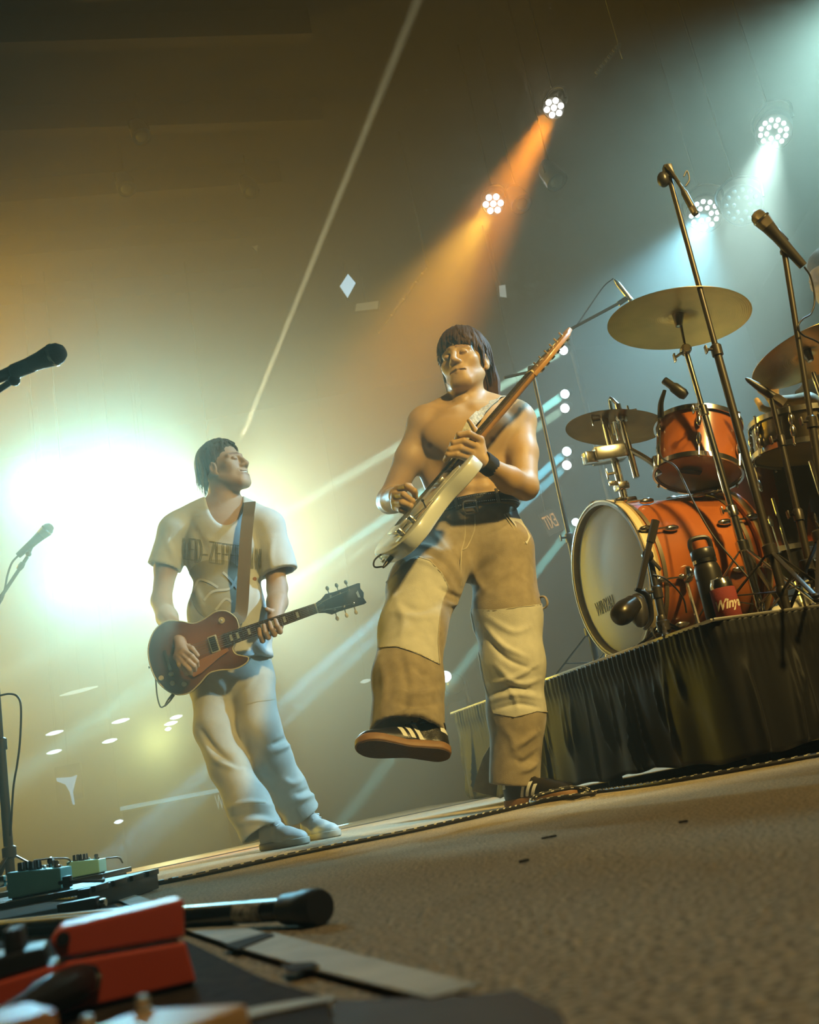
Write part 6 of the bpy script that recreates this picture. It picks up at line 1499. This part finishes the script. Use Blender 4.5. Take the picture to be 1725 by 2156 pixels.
# ---- pedalboard with two mint pedals, further back on the left
bz = .046
b0 = at(225, 1900, 2.02); pbd = thing('pedalboard', V(-1.05, 2.2, 0), 'low black pedalboard carrying the mint pedals', 'pedalboard')
pbx0, pbx1, pby0, pby1 = -1.45, at(205, 1880, 2.0).x, 1.98, 2.42
for i in range(4):
    yy = pby0 + .05 + i * (pby1 - pby0 - .10) / 3; mb = MB(); mb.box(((pbx0 + pbx1) / 2, yy, bz - .006), (pbx1 - pbx0, .075, .012), None, .002); mb.build('rail', STANDB, pbd)
for xx in (pbx0 + .02, pbx1 - .02):
    mb = MB(); mb.box((xx, (pby0 + pby1) / 2, bz / 2), (.025, pby1 - pby0, bz - .004), None, .003); mb.build('side', STANDB, pbd)
def mini(name, label, xpx0, xpx1, ybase, Y, m, hgt, zb):
    a = at(xpx0, ybase, Y); b = at(xpx1, ybase, Y); L_ = (b - a).length; t = thing(name, V((a.x + b.x) / 2, Y + .03, zb), label, 'effect pedal')
    x0, x1 = a.x, b.x; mb = MB(); y0, y1 = Y, Y + .062
    pr = [(x0, zb), (x1, zb), (x1, zb + hgt * .80), (x0, zb + hgt)]
    mb.add([(x, y0, z) for x, z in pr] + [(x, y1, z) for x, z in pr], [(0, 1, 2, 3), (7, 6, 5, 4), (0, 4, 5, 1), (1, 5, 6, 2), (2, 6, 7, 3), (3, 7, 4, 0)])
    o = mb.build('body', m, t, 0); md = o.modifiers.new('bevel', 'BEVEL'); md.width = .0022; md.segments = 2
    for k_, u in enumerate((.22, .42)):
        for yy in (y0 + .018, y1 - .016):
            q_ = V(x0 + (x1 - x0) * u, yy, zb + hgt * (1 - .2 * u)); mb = MB(); mb.lathe([(.0075, -.002), (.0078, .002), (.0070, .016), (.0066, .017)], q_, (0, 0, 1), 14); kn = mb.build('knob', BLACKPL, t); mb = MB(); mb.box(q_ + V(.004, -.0062, .010), (.0014, .0014, .014)); mb.build('pointer', WHITE_L, kn)
    q_ = V(x0 + (x1 - x0) * .82, (y0 + y1) / 2, zb + hgt * .84); mb = MB(); mb.lathe([(.009, -.002), (.009, .004), (.006, .005), (.006, .013), (.005, .014)], q_, (0, 0, 1), 14); mb.build('footswitch', CHROME, t)
    q_ = V(x0 + (x1 - x0) * .60, (y0 + y1) / 2, zb + hgt * .88); mb = MB(); mb.ball(q_ + V(0, 0, .003), .004, 8); mb.build('indicator', CHROME, t)
    mb = MB(); mb.box(((x0 + x1) / 2, (y0 + y1) / 2, zb - .001), (x1 - x0 - .01, .05, .004)); mb.build('rubber_base', RUBBER, t)
    return t
mini('effect_pedal', 'near mint-green pedal with black knobs on the pedalboard', 15, 130, 1868, 2.08, MINT, .050, bz + .003)
b2 = bz
mini('effect_pedal', 'smaller far mint pedal behind the near one', 141, 210, 1836, 2.98, mat('mint_enamel_pale', (.40, .88, .86), .4), .046, .052)
pb2 = thing('pedalboard', V(-1.1, 3.05, 0), 'far dark pedalboard under the smaller mint pedal', 'pedalboard')
xr = at(222, 1850, 2.95).x
mb = MB(); mb.box(((-1.75 + xr) / 2, 3.06, .042), (xr + 1.75, .26, .014), None, .003); mb.build('deck', STANDB, pb2)
for xx in (-1.72, xr - .03):
    mb = MB(); mb.box((xx, 3.06, .019), (.03, .24, .034)); mb.build('foot', STANDB, pb2)
# plugs and little leads around the mint pedals
for i, (x, y, Y, lb) in enumerate(((142, 1856, 2.06, 'right-angle plug on the right side of the near mint pedal'), (4, 1856, 2.10, 'silver plug on the left side of the near mint pedal'))):
    q_ = at(x, y, Y); t = thing('patch_plug', q_, lb, 'plug'); mb = MB(); mb.box(q_ + V(0, 0, 0), (.016, .016, .022), None, .003); mb.tube([q_, q_ + V(-.02 if i == 0 else .02, .01, 0)], .004, 8); mb.build('body', BLACKPL if i == 0 else CHROME, t)
    mb = MB(); mb.tube(catmull([q_, q_ + V(.03 if i == 0 else -.03, -.01, -.004), q_ + V(.05 if i == 0 else -.06, .05, -.012), q_ + V(.03 if i == 0 else -.08, .12, -.01)], 6), .003, 7); mb.build('lead', RUBBER, t)
q_ = ground(165, 1886, .012); q_.y = 1.93; q_ = at(165, 1882, 1.9); q_.z = .016
t = thing('cable_connector', V(q_.x, q_.y, .0), 'black barrel connector lying in front of the pedalboard', 'plug'); mb = MB(); mb.box(q_, (.075, .026, .026), frame((0, 0, 1), (1, -.1, 0)), .004); mb.build('body', BLACKPL, t); mb = MB(); mb.lathe([(.008, 0), (.008, .012), (.006, .014)], q_ + V(.037, -.004, 0), (1, -.1, 0), 10); mb.build('ferrule', CHROME, t)
for i, (x0, y0, x1, y1, Y) in enumerate(((72, 1812, 142, 1808, 2.9), (75, 1826, 128, 1823, 2.5), (205, 1812, 250, 1806, 3.1))):
    tag(None or cable('patch_lead', ['thin lead running behind the near mint pedal', 'thin lead between the two mint pedals', 'coiled lead right of the far mint pedal'][i], [at(x0, y0, Y), at((x0 + x1) / 2, (y0 + y1) / 2 - 2, Y), at(x1, y1, Y + .05), at(x1 + 8, y1 + 10, Y + .1)], .0025, mat('lead_grey', (.12, .10, .06), .4)))
q_ = at(108, 1826, 2.35); t = thing('patch_plug', q_, 'bare metal plugs standing between the mint pedals', 'plug')
mb = MB(); mb.tube([V(q_.x, q_.y, .05), q_ + V(0, 0, .012)], .006, 8); mb.ball(q_ + V(0, 0, .014), .009, 8); mb.build('body', DARKCHROME, t)

# ---- microphone stand lying on the floor
e1 = ground(682, 1914, .0); e1 = at(676, 1912, .98); e1.z = .0165
e0 = at(-140, 1962, 1.95); e0.z = .0165; d = (e1 - e0).normalized()
ls = thing('lying_microphone_stand', V((e0.x + e1.x) / 2, (e0.y + e1.y) / 2, 0), 'black microphone stand lying on the floor behind the red pedal', 'stand')
mb = MB(); mb.tube([e0, e1 - d * .05], .0112, 14); mb.build('tube', mat('gloss_black_tube', (.02, .018, .016), .22, .3), ls, 60)
mb = MB(); mb.lathe([(.0135, 0), (.0145, .003), (.0150, .030), (.0165, .034), (.0168, .058), (.0150, .062), (0, .062)], e1 - d * .062, d, 20); mb.build('rubber_end', RUBBER, ls)
sd = d.cross(V(0, 0, 1)).normalized()
mb = MB(); mb.tube([e0 + sd * -.028 + V(0, 0, .0), e0 + (e1 - e0) * .62 - sd * .026 + V(0, 0, .004)], .0085, 12); mb.build('boom', DARKCHROME, ls, 60)
n_ = 10; cl = e1 - d * .150; mb = MB(); vsx = []
for j in range(2):
    for i in range(n_):
        a = -.9 + 1.7 * i / (n_ - 1); rad = -wid * 0 + (V(0, -1, 0) - d * V(0, -1, 0).dot(d)).normalized(); u2 = d.cross(rad)
        vsx.append(cl + d * (.055 * j) + (rad * math.cos(a) + u2 * math.sin(a)) * .01135)
mb.add(vsx, [(i, i + 1, n_ + i + 1, n_ + i) for i in range(n_ - 1)]); lbm = mb.build('label', mat('worn_label', (.62, .58, .46), .6, noise=.9, nscale=160, col2=(.05, .045, .035)), ls, 60)

# ---- microphones on the left
vm = vocal_mic('microphone', 'dark vocal microphone high at the left edge', at(135, 738, 2.15), at(-10, 798, 2.2), .0265, None, mat('black_grille', (.05, .04, .03), .5, .5, bump=.6, bscale=700))
ls_t = at(38, 792, 2.19); ls_f = V(at(-330, 1500, 2.3).x, 2.3, 0)
lst = stand('microphone_stand', 'mostly hidden stand of the dark vocal microphone at left', V(ls_f.x, 2.3, 0), at(-210, 960, 2.25), [(0, .013), (.6, .010)], .25, .2, STANDB, 3, .2)
mb = MB(); mb.tube([at(-210, 960, 2.25), at(20, 806, 2.19)], .008, 8); mb.build('boom', STANDB, lst); mic_clip(lst, at(48, 775, 2.18), at(135, 738, 2.15) - at(-10, 798, 2.2), at(30, 800, 2.19) - at(48, 775, 2.18))
vm2 = vocal_mic('microphone', 'haze-veiled microphone left of the player in white', at(110, 1106, 4.6), at(38, 1170, 4.6), .030)
s2t = at(62, 1170, 4.6); st2 = stand('microphone_stand', 'haze-veiled stand at the left edge holding a microphone', V(at(-70, 1800, 4.6).x, 4.6, -.0), at(-45, 1320, 4.6), [(0, .014), (.6, .010)], .28, .25, STANDB, 3, .8)
mb = MB(); mb.tube([at(-45, 1320, 4.6), at(10, 1245, 4.6), at(58, 1172, 4.6)], .009, 8); mb.lathe([(.012, -.02), (.016, 0), (.012, .02)], at(44, 1192, 4.6), s2t - at(10, 1245, 4.6), 10); mb.build('boom', STANDB, st2); mic_clip(st2, at(70, 1142, 4.6), at(110, 1106, 4.6) - at(38, 1170, 4.6), at(60, 1166, 4.6) - at(70, 1142, 4.6))
cable('microphone_cable', 'cable hanging from the haze-veiled microphone', [at(38, 1170, 4.6), at(25, 1185, 4.6), at(16, 1210, 4.6), at(10, 1240, 4.6), at(4, 1262, 4.6), at(-20, 1300, 4.6)], .005)
# straight stand at the left edge
q0, q1 = V(at(22, 1830, 3.3).x, 3.3, 0), at(-8, 1440, 3.3)
st3 = stand('microphone_stand', 'straight stand running up the left edge above the pedals', q0, V(q1.x, 3.3, q1.z), [(0, .0150), (.72, .011)], .2, .16, STANDB, 3, .3)
cable('microphone_cable', 'thin cable drooping beside the straight stand at left', [at(-2, 1465, 3.3), at(18, 1461, 3.3), at(36, 1466, 3.28), at(44, 1490, 3.27), at(42, 1560, 3.27), at(36, 1610, 3.27), at(28, 1660, 3.28), at(22, 1760, 3.29)], .0035)
# ================================================================ lamps, signs and fittings in the haze
def led_mat(name, col, s): return mat(name, (.02, .02, .02), .3, emit=col, estr=s)
LEDW = led_mat('led_warm_white', (1.0, .98, .90), 14); LEDC = led_mat('led_cool_white', (.80, 1.0, 1.0), 14)
LEDOFF = mat('led_off', (.10, .11, .10), .25); CANB = mat('lamp_housing', (.03, .026, .02), .45)
def par_can(label, p, target, R_, rings, ledm, lit=True, hang=None):
    p = Vector(p); d = (Vector(target) - p).normalized(); t = thing('par_lamp', p - d * .05, label, 'stage lamp')
    back = p - d * .17
    mb = MB(); mb.lathe([(0, -.17), (R_ * .7, -.17), (R_ * .95, -.13), (R_ * 1.08, -.02), (R_ * 1.10, .012), (R_ * 1.04, .012), (R_ * 1.02, -.004), (0, -.004)], p - d * .02, d, 28); mb.build('housing', CANB, t, 40)
    F3 = frame(d)
    for (rr, n, r1) in rings:
        for i in range(n):
            a = 2 * PI * i / n + .2; c = p - d * .012 + F3 @ V(rr * math.cos(a), rr * math.sin(a), 0)
            mb = MB(); mb.lathe([(r1, -.006), (r1, 0), (r1 * .7, r1 * .25), (0, r1 * .35)], c, d, 10); mb.build('lens', ledm, t, 60)
    y = d.cross(V(0, 0, 1)).normalized(); top = p - d * .08 + V(0, 0, R_ * 1.75)
    mb = MB(); mb.tube(catmull([p - d * .08 + y * R_ * 1.15, p - d * .08 + y * R_ * 1.15 + V(0, 0, R_ * 1.1), top, p - d * .08 - y * R_ * 1.15 + V(0, 0, R_ * 1.1), p - d * .08 - y * R_ * 1.15], 4), .008, 6); mb.build('yoke', CANB, t)
    mb = MB(); mb.tube([top, V(top.x, top.y, RZ - .02)], .006, 6); mb.build('hanger', CANB, t)
    return t
seven = [(0, 1, .0165), (.042, 6, .0165)]; eighteen = [(.042, 6, .0135), (.080, 12, .0135)]
names = ['orange-beamed lamp with seven round lenses, uppermost', 'yellow-beamed lamp with seven round lenses above the bare-chested player', 'cyan lamp with eighteen lenses at the upper right', 'blue-beamed lamp with eighteen lenses above the crash cymbal']
for i, (a, b, Y, c, d_, Y2, wt, colr, deg) in enumerate(PARS):
    k = Y / 5.2
    rg = [(r0 * (1.05 if i < 2 else .92) * k, n, r1 * (1.05 if i < 2 else .92) * k) for r0, n, r1 in (seven if i < 2 else eighteen)]
    pp = at(a, b, Y); dd = (at(c, d_, Y2) - pp).normalized()
    cam_dir = (CAM - pp).normalized(); par_can(names[i], pp - dd * .03, pp - dd * .03 + (dd * .55 + cam_dir * .75), (.062 if i < 2 else .10) * k, rg, LEDW if i < 2 else LEDC)
pp = at(1562, 432, 4.8); par_can('unlit lamp with two rings of lenses beside the blue one', pp, pp + (CAM - pp), .10, eighteen, LEDOFF)
pp = at(1100, 432, 6.6); par_can('unlit lamp right of the yellow-beamed one', pp, pp + V(.2, -.4, -.9), .075, [(0, 1, .05)], LEDOFF)
for k_, (a, b, c, d_, wt, colr) in enumerate(BEAMS):
    pp = at(a, b, 8.4); d = (at(c, d_, 7.8) - pp).normalized(); d2 = ((CAM - pp).normalized() * .8 + d * .4).normalized()
    t = thing('beam_lamp', pp, ['topmost', 'second', 'third', 'fourth', 'fifth', 'lowest'][k_] + ' small round beam lamp in the column behind the guitar neck', 'stage lamp', 'column of small beam lamps')
    r_ = .040 if k_ < 5 else .034
    mb = MB(); mb.lathe([(0, -.16), (r_ * .8, -.16), (r_ * 1.25, -.06), (r_ * 1.25, -.012), (0, -.012)], pp, d2, 18); mb.build('housing', CANB, t)
    mb = MB(); mb.lathe([(r_, -.012), (r_, -.006), (r_ * .7, .002), (0, .004)], pp - d2 * .004, d2, 20); mb.build('lens', led_mat('beam_lens_%d' % (k_ % 2), (1, 1, .95) if k_ in (0, 2) else (.75, 1, 1), 9), t)
pole = thing('lamp_pole', V(at(1206, 900, 8.55).x, 8.55, -.0), 'dark upright pole carrying the small beam lamps', 'stand'); pt = at(1196, 700, 8.55)
mb = MB(); mb.tube([V(pt.x, 8.55, -1.0), V(pt.x, 8.55, pt.z)], .025, 10); mb.build('tube', CANB, pole)
mb = MB(); mb.lathe([(0, 0), (.28, 0), (.28, .012), (.04, .02)], V(pt.x, 8.55, -1.0), (0, 0, 1), 20); mb.build('base', CANB, pole)
for hp_, lb in ((HOT_A, 'left of two dazzling blinder lamps in the white haze'), (HOT_B, 'right of two dazzling blinder lamps in the white haze'), (FILL_C, 'added fill lamp hidden behind the player in white'), (FILL_D, 'added lower fill lamp whitening the haze near the haze-veiled microphone')):
    d = (CAM + V(0, 0, .9) - hp_).normalized(); t = thing('blinder_lamp', hp_, lb, 'stage lamp'); F3 = frame(d)
    mb = MB(); mb.box(hp_ - d * .10, (.34, .34, .10), F3, .01); mb.build('housing', CANB, t)
    for sx in (-1, 1):
        for sy in (-1, 1): mb = MB(); mb.lathe([(.07, -.045), (.068, -.036), (.04, -.030), (0, -.028)], hp_ + F3 @ V(sx * .08, sy * .08, 0), d, 20); mb.build('lens', led_mat('blinder_lens', (.85, 1, .95), 1.1), t)
    mb = MB(); mb.tube([hp_ - d * .12 + V(0, 0, .17), V(hp_.x - d.x * .12, hp_.y - d.y * .12, RZ - .02)], .006, 6); mb.build('hanger', CANB, t)
# warm front lamp out of view, and the added drum fill lamp
for nm, p, tg, lb in (('f', (2.7, -0.1, 3.4), (0.25, 3.7, 0.8), 'warm front lamp above the near side of the stage'), ('f', (2.3, 0.9, 3.7), (1.15, 3.6, 1.15), 'added warm fill lamp aimed at the drums')):
    pp = Vector(p); dd = (Vector(tg) - pp).normalized(); par_can(lb, pp - dd * .05, Vector(tg), .10, eighteen, LEDW)
# lit panels and boxes on the far walls and ceiling
PANEL = mat('lit_panel', (.3, .35, .32), .4, emit=(.70, .95, .88), estr=1.1); PANEL2 = mat('dim_panel', (.3, .3, .25), .4, emit=(.6, .55, .3), estr=.18)
def panel(label, quad, Y, m, dim=.05):
    P_ = [at(x, y, Y) for x, y in quad]; cc_ = sum(P_, V(0, 0, 0)) / 4; n = (P_[1] - P_[0]).cross(P_[3] - P_[0]).normalized(); n = n if n.dot(CAM - cc_) > 0 else -n
    t = thing('light_box', cc_, label, 'light box'); mb = MB(); fr_ = [cc_ + (p - cc_) * 1.15 for p in P_]
    mb.add([p - n * .004 for p in fr_] + [p - n * dim for p in fr_], [(0, 1, 2, 3), (7, 6, 5, 4)] + [(i, (i + 1) % 4, (i + 1) % 4 + 4, i + 4) for i in range(4)]); mb.build('frame', CANB, t)
    mb = MB(); mb.add([p + n * .004 for p in P_] + [p - n * .003 for p in P_], [(0, 1, 2, 3), (7, 6, 5, 4)] + [(i, (i + 1) % 4, (i + 1) % 4 + 4, i + 4) for i in range(4)]); mb.build('face', m, t)
    mb = MB(); mb.tube([cc_ - n * dim, V(cc_.x, cc_.y + .1, RZ - .02)], .01, 6); mb.build('hanger', CANB, t)
panel('bright diamond-shaped light panel left of the bare-chested player', [(733, 577), (749, 596), (732, 627), (716, 603)], 9.5, PANEL)
panel('dim pale rectangular panel below the diamond light', [(751, 640), (797, 634), (795, 650), (748, 655)], 9.6, PANEL2)
panel('small pale upright panel above the pale guitar neck', [(1051, 602), (1064, 600), (1067, 626), (1053, 624)], 9.5, mat('pale_panel', (.4, .42, .36), .4, emit=(.8, .85, .65), estr=.45))
panel('dim diamond-shaped panel under the ceiling left of the light streak', [(530, 484), (547, 498), (540, 528), (514, 500)], 9.0, mat('very_dim_panel', (.2, .18, .1), .4, emit=(.6, .5, .2), estr=.10))
# exit sign seen from behind
ex = at(1160, 1100, 9.4); t = thing('exit_sign', ex, 'dim orange EXIT sign seen from behind between player and drums', 'sign'); xe = (at(1172, 1087, 9.4) - at(1150, 1097, 9.4)).normalized(); ye = (at(1148, 1082, 9.4) - at(1156, 1124, 9.4)).normalized()
ye = (ye - xe * ye.dot(xe)).normalized(); ze = xe.cross(ye)
mb = MB(); mb.box(ex, (.15, .24, .02), Matrix(((xe.x, ye.x, ze.x), (xe.y, ye.y, ze.y), (xe.z, ye.z, ze.z)))); mb.build('plate', mat('exit_plate', (.10, .07, .03), .4), t)
put_text('EXIT', .10, ex + ze * (.0125 if ze.dot(CAM - ex) > 0 else -.0125), -xe, ye, mat('exit_letters', (.3, .15, .05), .4, emit=(1, .45, .10), estr=.9), 'lettering', t, (.62, 2.0))
mb = MB(); mb.tube([ex + ye * .11, V(ex.x, ex.y, RZ - .02)], .008, 6); mb.build('hanger', CANB, t)
# little bar lamps low in the distance
BAR = led_mat('bar_lamp_glow', (.95, 1, .90), 2.2); BARD = led_mat('bar_lamp_dim', (.8, .9, .65), .8)
for i, (x, y, w_, lb) in enumerate(((115, 1543, .10, 'upper left'), (114, 1583, .085, 'lower left'), (254, 1518, .10, 'topmost middle'), (231, 1560, .085, 'lower middle'), (371, 1510, .07, 'upper right'), (360, 1523, .075, 'middle right'), (354, 1535, .035, 'smallest right'), (166, 1455, .22, 'large pale'), (250, 1730, .05, 'lowest'), (770, 1434, .06, 'far right'))):
    p = at(x, y, 11.2); d = (at(x + 20, y - 5, 11.2) - p).normalized(); t = thing('bar_lamp', p, lb + ' little glowing bar lamp in the distant haze', 'lamp', 'distant bar lamps')
    mb = MB(); mb.tube([p - d * w_, p - d * w_ * .4, p + d * w_ * .4, p + d * w_], [.006, .020, .020, .006], 8); mb.build('tube', BARD if i in (7, 9) else BAR, t)
    mb = MB(); mb.box(p + V(0, .05, .02), (w_ * 1.4, .05, .02)); mb.build('holder', CANB, t); mb = MB(); mb.tube([p + V(0, .05, .02), V(p.x, p.y + .05, RZ - .02)], .003, 5); mb.build('cord', CANB, t)
# bar counter, sign and glass-shaped neon
p = at(130, 1640, 11.6); t = thing('neon_sign', p, 'pale blue cocktail-glass shaped sign low at the left', 'sign'); NEON = led_mat('pale_blue_neon', (.45, .85, 1.0), .55)
def q2(x, y): return at(x, y, 11.6)
gl = [(118, 1638), (150, 1636), (160, 1632), (156, 1646), (151, 1668), (155, 1694), (153, 1694), (147, 1668), (138, 1652), (120, 1645)]
P_ = [q2(*g) for g in gl]; mb = MB(); n = len(P_); mb.add([v for v in P_] + [v + V(0, .04, 0) for v in P_], [tuple(range(n)), tuple(range(2 * n - 1, n - 1, -1))] + [(i, (i + 1) % n, (i + 1) % n + n, i + n) for i in range(n)]); mb.build('glass_shape', NEON, t)
mb = MB(); mb.box(p + V(.05, .09, -.05), (.3, .06, .4)); mb.build('backing', CANB, t); mb = MB(); mb.tube([p + V(.05, .09, .1), V(p.x + .05, p.y + .09, RZ - .02)], .003, 5); mb.build('cord', CANB, t)
a, b = at(254, 1703, 11.4), at(470, 1662, 11.4); t = thing('bar_counter', V((a.x + b.x) / 2, 11.5, -1), 'distant bar counter with a pale blue lit edge', 'counter')
mb = MB(); mb.tube([a, b], .022, 8); mb.build('lit_edge', led_mat('counter_glow', (.45, .9, .85), .40), t); mb = MB(); m_ = (a + b) / 2; mb.box(V(m_.x, 11.65, (m_.z - 1) / 2 - .02), ((b - a).length, .4, m_.z + 1 - .04)); mb.build('body', CANB, t)
t = thing('hanging_sign', at(466, 1690, 11.4), 'pale lettered sign just left of the trouser leg', 'sign'); put_text('Wi', .14, at(464, 1690, 11.35), (at(484, 1686, 11.35) - at(464, 1690, 11.35)).normalized(), (at(461, 1670, 11.35) - at(464, 1690, 11.35)).normalized(), led_mat('sign_glow', (.6, .8, .65), .45), 'lettering', t, (.6, 1.6))
mb = MB(); mb.box(at(466, 1690, 11.48), (.35, .02, .26)); mb.build('board', CANB, t); mb = MB(); mb.tube([at(466, 1690, 11.48), V(at(466, 1690, 11.48).x, 11.48, -1.0)], .02, 6); mb.build('post', CANB, t)
# round lamp glinting between the player's legs
p = at(955, 1440, 9.0); t = thing('moving_head_lamp', p, 'round glinting lamp head between the bare-chested player legs', 'stage lamp'); dd = (CAM + V(.3, 0, .1) - p).normalized()
mb = MB(); mb.ball(p, .095, 16); mb.build('head', mat('lamp_head', (.25, .22, .14), .2, .5), t); mb = MB(); mb.lathe([(.05, .070), (.05, .098), (.03, .104), (0, .106)], p + V(-.02, 0, .06), (dd + V(-.5, 0, .2)), 16); mb.build('lens', led_mat('glint', (.9, 1, .95), 3), t)
mb = MB(); mb.box(p - V(0, 0, .22), (.16, .16, .12), None, .01); mb.tube([p + V(-.11, 0, 0), p + V(-.11, 0, -.18)], .02, 8); mb.tube([p + V(.11, 0, 0), p + V(.11, 0, -.18)], .02, 8); mb.build('base', CANB, t); 
mb = MB(); mb.tube([p - V(0, 0, .28), V(p.x, p.y, -1.0)], .03, 8); mb.build('pole', CANB, t)
# ceiling joists, ducts and rigging, faint above the haze
JO = mat('joist_paint', (.07, .058, .04), .7)
def cz(x, y, z=4.5): return ground(x, y, z)
for i, (x0, y0, x1, y1) in enumerate(((-60, 105, 500, 88), (-60, 288, 520, 268), (-60, 440, 450, 402), (-60, 552, 440, 515), (-60, 655, 420, 620), (300, -10, 760, -30))):
    a, b = cz(x0, y0, RZ - .25), cz(x1, y1, RZ - .25); mb = MB(); d = (b - a); mb.box((a + b) / 2 + V(0, 0, .12), (d.length * 1.6, .10, .22), frame((0, 0, 1), d)); tag(mb.build('trim_%d' % (i + 3), JO, None, 0), 'dark ceiling joist', kind='structure')
a, b = at(798, 700, 8.8), at(900, 562, 7.6); t = thing('rigging_pipe', a, 'thin slanting rigging pipe left of the bare-chested player head', 'pipe'); mb = MB(); mb.tube([a, b], .010, 6); mb.build('tube', mat('pipe_glint', (.6, .55, .4), .25, .9), t)
mb = MB(); mb.tube([b, V(b.x, b.y, RZ - .02)], .008, 6); mb.build('hanger', CANB, t)
for u in (.1, .35, .6, .72): mb = MB(); mb.ball(a.lerp(b, u + .2), .016, 8); mb.build('clamp', CHROME, t)
c = [at(1254 + 52 * u + 4 * math.sin(u * 62), 158 - 66 * u + 4 * math.cos(u * 62), 5.0) for u in np.linspace(0, 1, 120)]
c.append(V(c[-1].x, c[-1].y, RZ - .02))
cable('coiled_cable', 'faint coiled cable hanging under the ceiling at upper right', c, .004, mat('coil_grey', (.35, .33, .26), .4), 2)
for i, (x, y, Y, lb) in enumerate(((300, 290, 6.5, 'faint unlit lamp hanging at upper left'), (530, 405, 7.5, 'faint unlit lamp below the ceiling joists'), (268, 400, 7.0, 'faint unlit lamp left of centre under a joist'), (1175, 385, 6.0, 'faint unlit lamp below the orange one'))):
    pp = at(x, y, Y); par_can(lb, pp, pp + V(.25, -.25, -.9), .07, [(0, 1, .05)], LEDOFF)
